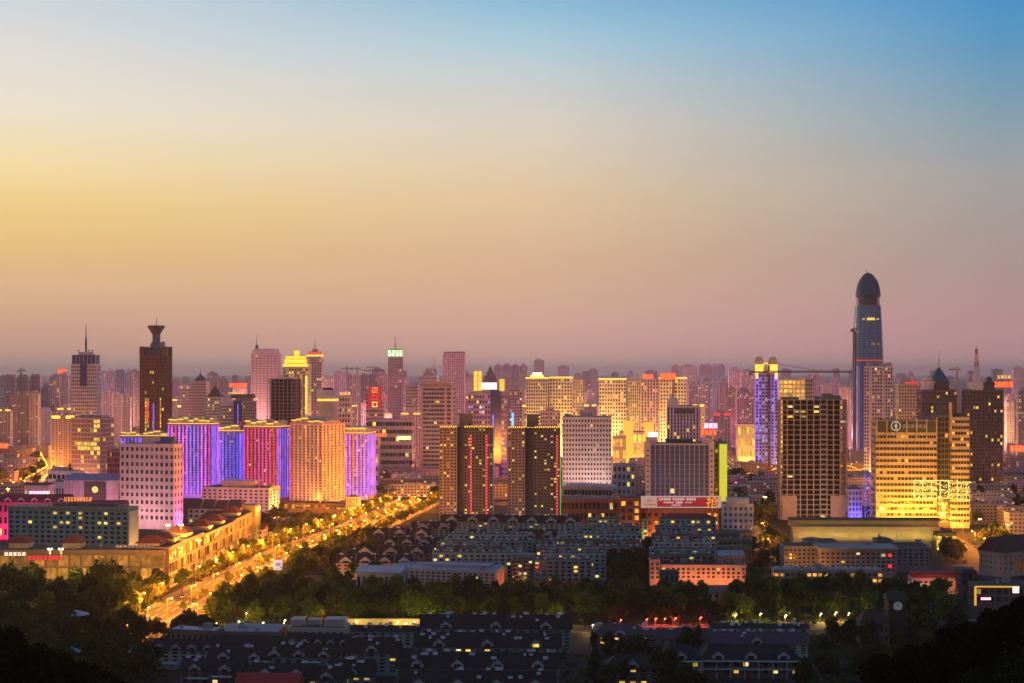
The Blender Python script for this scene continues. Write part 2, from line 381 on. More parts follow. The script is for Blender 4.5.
def tower(name, label, cat, pl, pc, pr, yt, D, th=0.0, depth=22.0, fl=20, nb=8, ns=5, wall=None, gl=None, pf=.4, sf=.45,
          lit=.05, lits=None, rec=.5, par=1.6, base=4.0, hz=False, cap=100, group=None, zt=None, z0=0.0, dx=None, roofm=None, litband=None, far=None, seen=(1,1), clut=None):
    """a block with real piers, spandrels and set-back panes on its front and both sides. hz: spandrels stand proud of the piers"""
    w, d, ctr, rot = solve(pl, pc, pr, D, th, depth)
    top = gz(yt, D) if zt is None else zt
    B = Bld(); B.w, B.d, B.h = w, d, top-z0; h = B.h
    B.root = thing(name, label, cat, (ctr[0], ctr[1], z0), rot, group)
    c_, s_ = math.cos(rot), math.sin(rot)
    take([(ctr[0]+c_*sx*w/2-s_*sy*d/2, ctr[1]+s_*sx*w/2+c_*sy*d/2) for sx in (-1,1) for sy in (-1,1)])
    wall = wall or CONC; gl = gl or GLASS; lits = lits or LITS
    B.floor_h = (h-par-base)/fl
    mb = MB()
    if far:
        mb.box(-w/2, w/2, -d/2, d/2, base, h-par, (nb, ns, fl)); mb.box(-w/2-.3, w/2+.3, -d/2-.3, d/2+.3, h-par, h, bottom=True)
        if base > .1: mb.box(-w/2+.2, w/2-.2, -d/2+.2, d/2-.2, 0, base)
        B.wall = mb.build('wall', far, B.root); return B
    mb.box(-w/2+rec, w/2-rec, -d/2+rec, d/2-.02, 0, h-par+.02)
    mb.box(-w/2-.15, w/2+.15, -d/2-.15, d/2, h-par, h, bottom=True)
    # parapet sits round a sunk roof
    wins = []
    zb, zt_ = base, h-par
    fh = (zt_-zb)/fl
    inset = .14
    def face(L, n, org, ux, nrm, rz, detail=True):
        bw = L/n; pw = bw*pf; sh = fh*sf
        ip, isp = (inset, 0.0) if hz else (0.0, inset)
        def bx(u0, u1, z_0, z_1, out):
            # a slab on this face: from u0..u1 along, standing 'rec-out' proud of the core
            p = [(org[0]+ux[0]*u+nrm[0]*o, org[1]+ux[1]*u+nrm[1]*o) for u, o in ((u0,-out),(u1,-out),(u1,-rec-.05),(u0,-rec-.05))]
            mb.prism(p, z_0, z_1)
        if pf > 0:
            for i in range(n+1):
                u0 = max(0, i*bw-pw/2); u1 = min(L, i*bw+pw/2)
                if i == 0: u0 = 0
                if i == n: u1 = L
                bx(u0, u1, 0, zt_, ip)
        for j in range(fl+1):
            z_0 = zb+j*fh-(sh/2 if j else 0); z_1 = zb+j*fh+sh/2
            if j == fl: z_1 = zt_
            if j == 0: z_0 = 0
            bx(.03, L-.03, z_0, z_1, isp)
        if detail:
            for j in range(fl):
                for i in range(n):
                    u = (i+.5)*bw; z = zb+(j+.5)*fh
                    wins.append(((org[0]+ux[0]*u-nrm[0]*(rec-.04), org[1]+ux[1]*u-nrm[1]*(rec-.04), z), rz, bw-pw, fh-sh, j, i))
    face(w, nb, (-w/2,-d/2), (1,0), (0,-1), 0)
    nfront = len(wins)
    if seen[1]: face(d-rec, ns, (w/2,-d/2+rec), (0,1), (1,0), math.pi/2, True)
    if seen[0]: face(d-rec, ns, (-w/2,d/2), (0,-1), (-1,0), -math.pi/2, True)
    B.wall = mb.build('wall', wall, B.root)
    rr = random.Random(sum(map(ord, label)))
    chosen = []
    for k, wn in enumerate(wins):
        p = lit
        if litband and k < nfront: p = litband(wn[4], wn[5], lit)
        islit = rr.random() < p
        chosen.append((0 if (k < nfront and islit) else 1 if k < nfront else 2 if islit else 3, k, wn, rr.choice(lits) if islit else (rr.choice(SHADES) if gl is GLASS else gl)))
    order = sorted(chosen, key=lambda t: (t[0], rr.random() if t[0] in (0,) else t[1]))
    rest = {}
    for n_, (pri, k, wn, m) in enumerate(order):
        loc, rz, ww, hh = wn[:4]
        if n_ < cap: inst(pane(ww, hh, m), 'window', B.root, loc, rz)
        else:
            q = rest.setdefault('r', ([], []))[0]; q.append((loc, rz, ww, hh, m))
    if rest:
        mats = []; b = MB(); idx = []
        for loc, rz, ww, hh, m in rest['r'][0]:
            if m not in mats: mats.append(m)
            ux, uy = math.cos(rz)*ww/2, math.sin(rz)*ww/2; nx, ny = math.sin(rz)*.06, -math.cos(rz)*.06
            x, y, z = loc
            b.face([(x-ux+nx,y-uy+ny,z-hh/2),(x+ux+nx,y+uy+ny,z-hh/2),(x+ux+nx,y+uy+ny,z+hh/2),(x-ux+nx,y-uy+ny,z+hh/2)]); idx.append(mats.index(m))
        o = b.build('window', mats[0], B.root, kind='stuff')
        for m in mats[1:]: o.data.materials.append(m)
        o.data.polygons.foreach_set('material_index', idx)
    # roof deck inside the parapet
    MB().box(-w/2+.6, w/2-.6, -d/2+.6, d/2-.6, h, h+.12).build('roof', roofm or FLAT_ROOF, B.root)
    if clut is None: clut = 0 if D > 1900 else max(3, min(9, int(w/7)))
    if clut: clutter(B, clut, len(label))
    return B

def roof_boxes(B, boxes, m, name='roof_house'):
    """boxes on the roof in fractions of the footprint: (x0,x1,y0,y1,height)"""
    out = []
    for x0, x1, y0, y1, hh in boxes:
        b = MB().box(B.w*(x0-.5), B.w*(x1-.5), B.d*(y0-.5), B.d*(y1-.5), B.h+.1, B.h+hh)
        b.box(B.w*(x0-.5)-.3, B.w*(x1-.5)+.3, B.d*(y0-.5)-.3, B.d*(y1-.5)+.3, B.h+hh, B.h+hh+.4, bottom=True)
        out.append(b.build(name, m, B.root))
    return out

def clutter(B, n, seed=0):
    """tanks, vents and duct runs on a flat roof"""
    if 'tank' not in PANES:
        PANES['tank'] = MB().frustum(0,0,.9,.9,.4,2.2,10).frustum(0,0,.9,.2,2.2,2.6,10).box(-.7,.7,-.7,.7,0,.4).mesh('water_tank', mat('tank_metal',(.35,.38,.42),.4,.2,.5,.5))
        PANES['vent'] = MB().box(-.9,.9,-.6,.6,0,1.1).box(-1.1,1.1,-.8,.8,1.1,1.25,bottom=True).mesh('vent_box', mat('vent_grey',(.28,.30,.33),.6,.25,.6))
        PANES['duct'] = MB().box(-4,4,-.35,.35,.3,.9,bottom=True).box(-3.6,-3.3,-.2,.2,0,.3).box(3.3,3.6,-.2,.2,0,.3).mesh('duct', mat('duct_dark',(.16,.17,.18),.6,.2,.6))
        PANES['hut'] = MB().box(-2,2,-1.6,1.6,0,2.5).box(-2.2,2.2,-1.8,1.8,2.5,2.7,bottom=True).box(-.5,.5,-1.66,-1.6,0,2).mesh('stair_hut', mat('hut_plaster',(.26,.28,.29),.9,.3,.4))
    q = random.Random(int(B.w*31+B.d*7+seed))
    for i in range(n):
        k = q.choice(['tank','vent','vent','duct','hut','vent'])
        mx, my = {'duct':(4.4,.9)}.get(k,(2.3,1.9))
        if B.w < 2*mx+2 or B.d < 2*my+2: continue
        inst(PANES[k], PANES[k].name, B.root, (q.uniform(-B.w/2+mx+.8,B.w/2-mx-.8), q.uniform(-B.d/2+my+.7,B.d/2-my-.7), B.h+.13), q.choice([0,0,.1]) if k != 'vent' else q.uniform(0,1.5))

def mast(B, x, z1, r=.5, y=0.0, m=None, name='mast', zb=None):
    zb = B.h if zb is None else zb
    b = MB(); b.tube((x,y,zb), (x,y,zb+(z1-zb)*.5), r, 6); b.tube((x,y,zb+(z1-zb)*.5), (x,y,z1), r*.55, 6, r*.25)
    return b.build(name, m or METAL, B.root)

def wash(B, col, power, side='front', z=1.0, off=14.0, frac=.9, up=.6):
    """the floodlights at a building's foot that light its facade"""
    power *= WASH
    if side == 'front': loc = (0,-B.d/2-off,z); aim = (0,-B.d/2,B.h*up); size = (B.w*frac, 1.5)
    elif side == 'right': loc = (B.w/2+off,0,z); aim = (B.w/2,0,B.h*up); size = (B.d*frac, 1.5)
    else: loc = (-B.w/2-off,0,z); aim = (-B.w/2,0,B.h*up); size = (B.d*frac, 1.5)
    return lamp_light('AREA', 'floodlight', col, power*B.h*B.w, size, B.root, loc, aim)

def edge_lights(B, m, spots=None, z=None, r=.35, drop=0.0, name='outline_light', ends=True):
    """light line along the parapet of the front and both sides"""
    z = B.h+.2 if z is None else z
    for nm, p, q in (('f',(-B.w/2-.2,-B.d/2-.4),(B.w/2+.2,-B.d/2-.4)),('r',(B.w/2+.4,-B.d/2),(B.w/2+.4,B.d/2)),('l',(-B.w/2-.4,-B.d/2),(-B.w/2-.4,B.d/2))):
        if nm != 'f' and not ends: continue
        MB().tube((p[0],p[1],z), (q[0],q[1],z), r, 4).build(name, m, B.root)

def bulbs(B, m, n, z=None, r=.6, name='roof_bulb', front=True):
    """row of single bulbs along the parapet"""
    z = B.h+.6 if z is None else z
    k = ('bulb', round(r,2), m.name)
    if k not in PANES: PANES[k] = MB().frustum(0,0,r*.7,r,-r*.8,0,8).frustum(0,0,r,r*.5,0,r*.8,8).mesh('roof_bulb', m)
    for i in range(n): inst(PANES[k], name, B.root, (-B.w/2+B.w*(i+.5)/n, -B.d/2-.5, z))

def glyph(w, h, rr):
    """an illegible written character: a few crossing strokes in a square"""
    b = MB(); t = h*.13
    def hb(z, x0=-w/2, x1=w/2): b.box(x0, x1, -.12, .12, z-t/2, z+t/2, bottom=True)
    def vb(x, z0=-h/2, z1=h/2): b.box(x-t/2, x+t/2, -.14, .14, z0, z1, bottom=True)
    k = rr.randrange(4)
    hb(h/2-t/2); hb(-h/2+t/2, -w/2*rr.uniform(.6,1), w/2)
    if k in (0,1): hb(0, -w/2, w/2*rr.uniform(.3,1))
    vb(0 if k != 2 else -w*.3)
    if k in (1,2): vb(w*.33, -h/2, h*.2)
    if k in (0,3): vb(-w*.4, -h*.45, h*.1); vb(w*.4, -h*.2, h/2)
    return b

def sign(name, label, p0, p1, y0, y1, D, panel=None, ink=None, n=4, rows=1, group=None, legs=4.0, spill=None, frame=METAL, fill=.72, vert=False):
    """lettered sign standing in front of or on top of a building: backing panel, characters, posts"""
    x0, x1 = gx(p0,D), gx(p1,D); z0, z1 = gz(y1,D), gz(y0,D); w, h = x1-x0, z1-z0
    t = thing(name, label, 'sign', ((x0+x1)/2, D, z0), 0, group)
    if panel: MB().box(-w/2, w/2, 0, .6, 0, h, bottom=True).build('panel', panel, t)
    else:
        b = MB(); b.box(-w/2, w/2, .3, .5, h*.1, h*.1+.3, bottom=True); b.box(-w/2, w/2, .3, .5, h*.85, h*.85+.3, bottom=True)
        b.build('rail', frame, t)
    rr = random.Random(sum(map(ord, label)))
    cw = w/n; ch = h/rows
    for r_ in range(rows):
        for i in range(n):
            o = glyph(min(cw, ch*1.2)*fill, ch*fill, rr).build('character', ink[(i+r_) % len(ink)] if isinstance(ink, list) else ink, t)
            o.location = (-w/2+(i+.5)*cw, -.25, (rows-1-r_+.5)*ch)
    if legs:
        for sx in (-.35, .35): MB().tube((w*sx,.8,-legs), (w*sx,.8,h*.5), .25, 4).build('post', frame, t)
    if spill: lamp_light('AREA', 'glow_light', spill[0], spill[1], (w, .35), t, (0,-.7,-.5), (0,-30,-18))
    return t
# ------------------------------------------------------------------ ground, hill, roads
def structure(o): o['kind'] = 'structure'; return o
def ground_mat():
    m, nt, b = base_mat('city_ground'); N = nt.nodes; L = nt.links
    tc = N.new('ShaderNodeTexCoord')
    vo = N.new('ShaderNodeTexVoronoi'); vo.inputs['Scale'].default_value = .018; L.new(tc.outputs['Object'], vo.inputs['Vector'])
    no = N.new('ShaderNodeTexNoise'); no.inputs['Scale'].default_value = .02; no.inputs['Detail'].default_value = 8; L.new(tc.outputs['Object'], no.inputs['Vector'])
    sp = N.new('ShaderNodeSeparateColor'); L.new(vo.outputs['Color'], sp.inputs[0])
    rp = N.new('ShaderNodeValToRGB'); e = rp.color_ramp.elements
    e[0].color = (.022,.03,.018,1); e[1].color = (.10,.095,.09,1); e.new(.45).color = (.045,.042,.04,1); e.new(.7).color = (.07,.066,.062,1)
    ad = N.new('ShaderNodeMath'); ad.operation = 'MULTIPLY_ADD'; ad.inputs[1].default_value = .5; L.new(sp.outputs[0], ad.inputs[0])
    hf = N.new('ShaderNodeMath'); hf.operation = 'MULTIPLY'; hf.inputs[1].default_value = .5; L.new(no.outputs['Fac'], hf.inputs[0]); L.new(hf.outputs[0], ad.inputs[2])
    L.new(ad.outputs[0], rp.inputs[0]); L.new(rp.outputs[0], b.inputs['Base Color']); b.inputs['Roughness'].default_value = .95; b.inputs['Specular IOR Level'].default_value = .1
    return m
g = MB()
xs = [-30000,-6000,-2500,-800,800,2500,6000,30000]; ys = [-600,540,1500,3000,8000,20000,60000]
for i in range(len(xs)-1):
    for j in range(len(ys)-1):
        g.face([(xs[i],ys[j],0),(xs[i+1],ys[j],0),(xs[i+1],ys[j+1],0),(xs[i],ys[j+1],0)])
structure(g.build('ground', ground_mat(), None))

ASPHALT = mat('asphalt', (.06,.058,.055), .85, .25, .08); PAVING = mat('paving', (.17,.155,.14), .85, .2, .2)
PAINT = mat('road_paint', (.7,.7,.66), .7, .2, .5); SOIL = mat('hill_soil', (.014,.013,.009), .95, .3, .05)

def path_pts(pts, step=12):
    out = []
    for (x0,y0),(x1,y1) in zip(pts, pts[1:]):
        n = max(1, int(math.dist((x0,y0),(x1,y1))/step))
        out += [(x0+(x1-x0)*i/n, y0+(y1-y0)*i/n) for i in range(n)]
    out.append(pts[-1]); P = [Vector((x,y,0)) for x, y in out]
    for _ in range(3):
        P = [P[0]]+[(P[i-1]+P[i]*2+P[i+1])/4 for i in range(1,len(P)-1)]+[P[-1]]
    return P
def normal_at(P, i):
    t = (P[min(i+1,len(P)-1)]-P[max(i-1,0)]).normalized(); return Vector((t.y,-t.x,0))
def strip(P, a, b, z, mb=None):
    mb = mb or MB()
    for i in range(len(P)-1):
        n0, n1 = normal_at(P,i), normal_at(P,i+1)
        q = [P[i]+n0*a, P[i]+n0*b, P[i+1]+n1*b, P[i+1]+n1*a]
        mb.face([(v.x,v.y,z) for v in q])
    return mb
def slab(P, a, b, z0, z1):
    mb = strip(P, a, b, z1)
    for i in range(len(P)-1):
        n0, n1 = normal_at(P,i), normal_at(P,i+1)
        for e in (a, b):
            p, q = P[i]+n0*e, P[i+1]+n1*e
            mb.face([(p.x,p.y,z0),(q.x,q.y,z0),(q.x,q.y,z1),(p.x,p.y,z1)])
    return mb
def dashes(P, off, w, z, on=1, gap=1):
    mb = MB()
    for i in range(0, len(P)-1, on+gap):
        strip(P[i:i+on+1] if i+on < len(P) else P[i:], off-w/2, off+w/2, z, mb)
    return mb
AVENUE = path_pts([(-196,800),(-190,930),(-181,1034),(-163,1200),(-138,1329),(-106,1570),(-100,1640)])
structure(strip(AVENUE, -21, 21, .06).build('avenue_road', ASPHALT))
for nm, a, b in (('pavement',-27,-21),('pavement',21,27),('median_pavement',-1.6,1.6)): structure(slab(AVENUE, a, b, 0, .18).build(nm, PAVING))
for off in (-7,-11.5,-16,7,11.5,16): structure(dashes(AVENUE, off, .35, .075).build('road_markings', PAINT))
CROSS = path_pts([(-330,1560),(-104,1590),(120,1640)])
structure(strip(CROSS, -14, 14, .10).build('cross_road', ASPHALT))
BELT = path_pts([(-330,790),(-200,800),(-60,812),(120,822),(330,842),(520,850)])
structure(strip(BELT, -8, 8, .09).build('belt_road', ASPHALT))
for a, b in ((-12,-8),(8,12)): structure(slab(BELT, a, b, 0, .16).build('pavement', PAVING))
LANE = path_pts([(183,1000),(190,1130),(206,1250),(224,1400)])
structure(strip(LANE, -6, 6, .12).build('side_street', ASPHALT))
BANKROAD = path_pts([(330,1000),(352,1150),(368,1290),(400,1500),(430,1700)])
structure(strip(BANKROAD, -12, 12, .12).build('bank_road', ASPHALT))
WESTROAD = path_pts([(-620,1720),(-590,1850),(-640,2100),(-760,2450)])
structure(strip(WESTROAD, -10, 10, .12).build('west_road', ASPHALT))
VIADUCT = path_pts([(300,1900),(420,1960),(560,2000)])

# the dark hill the picture was taken from, running down on both sides
def prof(px, tab=((-400,90),(-100,77),(0,69),(100,58),(190,44),(300,30),(650,30),(780,46),(850,57),(920,66),(1024,77),(1200,88),(1500,95))):
    for (a, za), (b, zb) in zip(tab, tab[1:]):
        if px <= b: return za+(zb-za)*max(0,(px-a))/(b-a)
    return tab[-1][1]
def hill_z(x, y):
    px = 512+x/max(y,60)*F
    z = prof(max(-400,min(1500,px)))
    if y <= 0: return 128.0
    if y < 350: t = y/350; return 128+(z-128)*t
    if y < 545: t = (y-350)/195; return z*(1-t*t*(3-2*t))
    return 0
hm = MB(); nx, ny = 60, 44
def hp(i, j):
    y = -60+605*j/ny; x = (-1+2*i/nx)*(180+max(0,y)*.75)
    z = hill_z(x, y) if j < ny else -.3
    return (x, y, z+(rnd.uniform(-1,1) if 0 < j < ny else 0))
gridp = [[hp(i,j) for j in range(ny+1)] for i in range(nx+1)]
for i in range(nx):
    for j in range(ny): hm.face([gridp[i][j],gridp[i+1][j],gridp[i+1][j+1],gridp[i][j+1]])
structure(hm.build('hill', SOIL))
# ------------------------------------------------------------------ landmark towers, mid distance (left to right)
W_MAUVE = mat('mauve_wall', (.52,.42,.43)); W_BEIGE = mat('beige_wall', (.52,.44,.36)); W_WHITE = mat('white_wall', (.66,.62,.62)); W_GREY = mat('grey_wall', (.30,.29,.31))
W_PINK = mat('pink_white_wall', (.66,.52,.52)); W_BROWN = mat('brown_stone', (.17,.09,.06)); W_DARK = mat('dark_wall', (.11,.10,.10)); W_CREAM = mat('cream_wall', (.62,.54,.40))
W_TEAL = mat('teal_wall', (.15,.34,.36)); W_BLUEWHITE = mat('blue_white_wall', (.42,.52,.62)); W_BRICK = mat('brick_wall', (.30,.10,.06)); W_OLIVE = mat('olive_wall', (.16,.17,.10)); W_STEEL = mat('steel_blue', (.10,.15,.22), .4, .1, .1, .5)
YEL = [LIT_Y]; WARM = (1,.62,.22); AMBER = (1,.40,.045); ROSE = (1,.35,.5)

# white office tower with a blue crown and a needle
t = tower('office_tower', 'white gridded office tower with a blue glass crown and a tall needle', 'tower', 71, 96, 96.5, 364, 2300, 4, 22, 27, 13, 6, W_WHITE, GLASS_BLUE, .42, .45, .03, YEL, dx=0)
MB().box(-5,5,-t.d/2-.5,-t.d/2+.3,t.h-34,t.h).build('glass_strip', GLASS_BLUE, t.root)
b = MB(); b.box(-t.w*.46,t.w*.46,-t.d*.46,t.d*.46,t.h+.1,t.h+14); b.build('glass_crown', GLASS_BLUE, t.root)
b = MB()
for k in range(7): b.box(-t.w*.47+k*t.w*.155,-t.w*.47+k*t.w*.155+.6,-t.d*.46-.6,-t.d*.46,t.h,t.h+14.6)
b.box(-t.w*.25,t.w*.25,-6,6,t.h+14,t.h+18.5); b.build('crown_frame', W_WHITE, t.root)
mast(t, 0, t.h+62, 1.5, 0, W_DARK, 'needle', t.h+18)
for x in (-9, 7, 13): MB().frustum(x,-8,.3,2.6,t.h+18.5,t.h+21.5,10).tube((x,-8,t.h+14),(x,-8,t.h+19),.3).build('satellite_dish', W_WHITE, t.root)

# brown tower with a funnel-shaped lookout
t = tower('funnel_top_tower', 'dark brown tower topped by a flared funnel-shaped lookout', 'tower', 139.5, 166.5, 167, 356, 2050, 2, 30, 34, 11, 9, W_BROWN, glass('bronze_glass',(.05,.03,.02),.1), .45, .22, .05, [LIT_O, LIT_Y], rec=1.2,
          litband=lambda j,i,p: .75 if i in (2,3,8) and 8 < j < 22 else (.02 if i not in (5,) else .2))
w, h = t.w, t.h
MB().box(-w*.44,w*.44,-t.d*.44,t.d*.44,h,h+11).build('dark_cap', glass('cap_glass',(.03,.05,.06)), t.root)
for x in (-1,1):
    for y in (-1,1): MB().box(x*w*.42-3,x*w*.42+3,y*t.d*.42-3,y*t.d*.42+3,h+.2,h+13).build('corner_turret', W_BROWN, t.root)
b = MB().frustum(1,-2,w*.27,w*.2,h+11,h+19,8); b.frustum(1,-2,w*.15,w*.15,h+19,h+30,8); b.build('neck', W_STEEL, t.root)
b = MB().frustum(1,-2,w*.13,w*.30,h+29,h+39,20); b.frustum(1,-2,w*.31,w*.31,h+39,h+42,20); b.build('funnel', mat('funnel_metal',(.10,.09,.08),.5,.1,.2,.5), t.root)
mast(t, 1, h+56, .5, -2, METAL, 'mast', h+42)
for x, hh in ((w*.22,6),(w*.33,9),(-w*.1,5)): MB().box(x-2,x+2,-t.d*.3,-t.d*.3+3,h+11,h+11+hh).build('plant_box', CONC, t.root)
MB().box(-w*.2-1,-w*.2+1,-t.d/2-.3,-t.d/2,h*.44,h*.62).build('light_strip', NEON_RED, t.root)
MB().box(w*.02-.8,w*.02+.8,-t.d/2-.3,-t.d/2,h*.36,h*.6).build('light_strip', LED_INDIGO, t.root)

# hazy pale group right of it
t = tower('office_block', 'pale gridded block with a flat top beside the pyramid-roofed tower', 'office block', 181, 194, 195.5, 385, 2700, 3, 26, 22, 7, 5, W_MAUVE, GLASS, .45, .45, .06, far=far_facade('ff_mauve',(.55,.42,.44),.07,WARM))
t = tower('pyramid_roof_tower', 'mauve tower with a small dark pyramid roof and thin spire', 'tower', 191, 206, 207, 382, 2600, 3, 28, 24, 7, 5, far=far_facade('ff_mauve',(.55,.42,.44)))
MB().box(-8,8,-8,8,t.h,t.h+3).build('roof_house', W_MAUVE, t.root); MB().pyramid(-9,9,-9,9,t.h+3,t.h+15).build('pyramid_roof', W_DARK, t.root); mast(t,0,t.h+27,.5,0,METAL,'spire',t.h+14)
t = tower('pagoda_roof_tower', 'light gridded tower with a stepped dark pagoda roof and spire', 'tower', 205.5, 221, 222, 397, 2250, 2, 24, 22, 7, 5, W_WHITE, GLASS, .4, .45, .08, YEL, cap=80)
MB().pyramid(-11,11,-9,9,t.h+.2,t.h+6,.62).pyramid(-7,7,-6,6,t.h+6,t.h+12,.5).pyramid(-3,3,-3,3,t.h+12,t.h+18,0).build('pagoda_roof', W_DARK, t.root); mast(t,0,t.h+30,.4,0,METAL,'spire',t.h+16)
t = tower('office_block', 'small white gridded block between the pagoda-roofed tower and the dark-capped one', 'office block', 221, 233, 233.5, 404, 2200, 2, 22, 18, 6, 4, W_WHITE, GLASS, .4, .4, .06, cap=60)
t = tower('flat_cap_tower', 'grey tower with an overhanging dark flat cap and a blue glass centre strip', 'tower', 233, 253, 253.5, 401, 2150, 2, 24, 20, 8, 5, W_GREY, GLASS, .45, .4, .05, cap=80)
MB().box(-t.w*.5-3,t.w*.5-1,-t.d*.5-1,t.d*.4,t.h+4,t.h+9.5).build('flat_cap', W_DARK, t.root); MB().box(-t.w*.4,t.w*.36,-t.d*.4,t.d*.3,t.h,t.h+4).build('roof_house', W_GREY, t.root)
MB().box(-t.w*.45,-t.w*.05,-t.d/2-.4,-t.d/2,6,t.h).build('glass_strip', GLASS_BLUE, t.root); MB().box(-t.w*.27,-t.w*.23,-t.d/2-.8,-t.d/2-.4,t.h*.5,t.h*.95).build('light_strip', LED_INDIGO, t.root); MB().box(-t.w*.14,-t.w*.12,-t.d/2-.8,-t.d/2-.4,t.h*.3,t.h*.7).build('light_strip', NEON_RED, t.root)

t = tower('office_tower', 'tall hazy mauve tower with chamfered shoulders and an offset mast', 'tower', 251, 277, 278, 354, 3000, 2, 40, 34, 7, 5, W_MAUVE, GLASS, .5, .5, .02, far=far_facade('ff_tall',(.48,.36,.38),.02,WARM,.9,.5,.35))
MB().pyramid(-t.w*.5,t.w*.5,-t.d*.5,t.d*.5,t.h+.05,t.h+11,.82).build('shoulder_roof', W_MAUVE, t.root); mast(t,-t.w*.36,t.h+40,1.1,0,W_DARK,'mast',t.h); MB().box(-t.w*.4,-t.w*.3,-3,3,t.h+8,t.h+18).build('plant_box', W_DARK, t.root)

# gold-crowned tower
t = tower('gold_crown_tower', 'cream tower with a blazing yellow stepped crown', 'tower', 283, 308, 309, 367, 2600, 2, 34, 26, 9, 6, W_CREAM, GLASS, .4, .4, .35, [LIT_O, LIT_Y], cap=100)
for k, (f, a, c) in enumerate(((.50,0,6),(.44,6,14),(.40,14,19),(.1,19,29))):
    MB().box(-t.w*f,t.w*f,-t.d*f,t.d*f,t.h+a+.2,t.h+c).build('crown_tier', W_CREAM, t.root)
    MB().box(-t.w*f-.3,t.w*f+.3,-t.d*f-.5,-t.d*f-.1,t.h+a+.6,t.h+c-.4).build('crown_light', glow('crown_yellow',(1,.62,.03),1.5,True), t.root)
MB().box(t.w*.40,t.w*.47,-t.d/2-.7,-t.d/2-.2,t.h*.45,t.h*.9).build('light_strip', GOLD, t.root)
wash(t, AMBER, 9)

# slim tower with red crown
t = tower('red_crown_tower', 'slim mauve tower with a glowing red drum crown and a mast', 'tower', 306, 321.5, 322.5, 358, 2750, 2, 28, 32, 6, 5, W_MAUVE, GLASS, .45, .4, .1, cap=60)
MB().frustum(0,0,13,15,t.h,t.h+5,16).frustum(0,0,15,12,t.h+5,t.h+12,16).frustum(0,0,6,5,t.h+12,t.h+17,12).build('drum', W_MAUVE, t.root)
MB().frustum(0,0,15.4,15.6,t.h+3,t.h+6,16).build('crown_light', GOLD, t.root); MB().frustum(0,0,14.4,13.4,t.h+8,t.h+11,16).build('crown_light', NEON_RED, t.root); mast(t,0,t.h+40,.8,0,METAL,'mast',t.h+17)

# bare concrete frame in front of the gold crown
def concrete_frame(name, label, pl, pc, pr, yt, D, th, depth, fl, nb, ns, m, lit=0, litcols=None, inner=None):
    w, d, ctr, rot = solve(pl, pc, pr, D, th, depth); h = gz(yt, D)
    B = Bld(); B.w, B.d, B.h = w, d, h; B.root = thing(name, label, 'unfinished tower', (*ctr, 0), rot)
    take([(ctr[0]+sx*w/2, ctr[1]+sy*d/2) for sx in (-1,1) for sy in (-1,1)])
    fh = h/fl; mb = MB()
    for j in range(fl+1): mb.box(-w/2,w/2,-d/2,d/2,max(0,j*fh-.35),j*fh+.25 if j else .3,bottom=True)
    mb.build('floor_slab', m, B.root)
    cb = MB()
    for i in range(nb+1):
        for y in (-d/2+.4, -d*.1, d/2-.4):
            x = -w/2+.6+(w-1.2)*i/nb; cb.box(x-.5,x+.5,y-.45,y+.35,0,h)
    for k in range(1,ns):
        for x in (-w/2+.5,w/2-.5):
            y = -d/2+d*k/ns; cb.box(x-.45,x+.45,y-.5,y+.5,0,h)
    cb.build('column', m, B.root)
    ib = MB(); ib.box(-w*.42,w*.42,-d*.2,d*.35,0,h-.5); ib.build('inner_void', inner or W_DARK, B.root)  # near-black block: shade of the open floors put into its colour
    return B
t = concrete_frame('unfinished_tower', 'bare dark grey concrete frame tower under construction before the gold crown', 266.5, 292, 304, 379, 2150, 24, 30, 26, 6, 4, mat('raw_concrete_dark',(.26,.24,.25)), inner=mat('void_shade',(.02,.02,.02)))
b = MB()
for i in range(9): x = -t.w/2+t.w*i/8; b.tube((x,-t.d/2,t.h),(x,-t.d/2,t.h+5),.2); b.tube((x,t.d/2,t.h),(x,t.d/2,t.h+5),.2)
b.tube((-t.w/2,-t.d/2,t.h+4.5),(t.w/2,-t.d/2,t.h+4.5),.2); b.tube((-t.w/2,t.d/2,t.h+4.5),(t.w/2,t.d/2,t.h+4.5),.2); b.build('scaffold', METAL, t.root)

# round hotel
D = 2050; x0, x1 = gx(315,D), gx(338,D); r = (x1-x0)/2; h = gz(390,D)
t = Bld(); t.root = thing('round_tower', 'round cream tower with a wide white drum top and gold band', 'tower', ((x0+x1)/2, D+r, 0)); t.w = t.d = 2*r; t.h = h
b = MB()
for k in range(18): b.frustum(0,0,r*.9,r*.9,k*(h-12)/18,(k+.55)*(h-12)/18,28); b.frustum(0,0,r*.86,r*.86,(k+.55)*(h-12)/18,(k+1)*(h-12)/18,28)
b.build('wall', W_CREAM, t.root); MB().frustum(0,0,r*.9,r,h-12,h-9,28).frustum(0,0,r,r,h-9,h,28).build('drum_top', W_WHITE, t.root)
MB().frustum(0,0,r*.93,r*.93,h-15,h-12.5,28).build('light_band', GOLD, t.root); MB().frustum(0,0,r*.5,r*.45,h,h+3,16).build('roof', FLAT_ROOF, t.root); wash(t, AMBER, 10); take([(gx(315,D),D),(gx(338,D),D+2*r)])

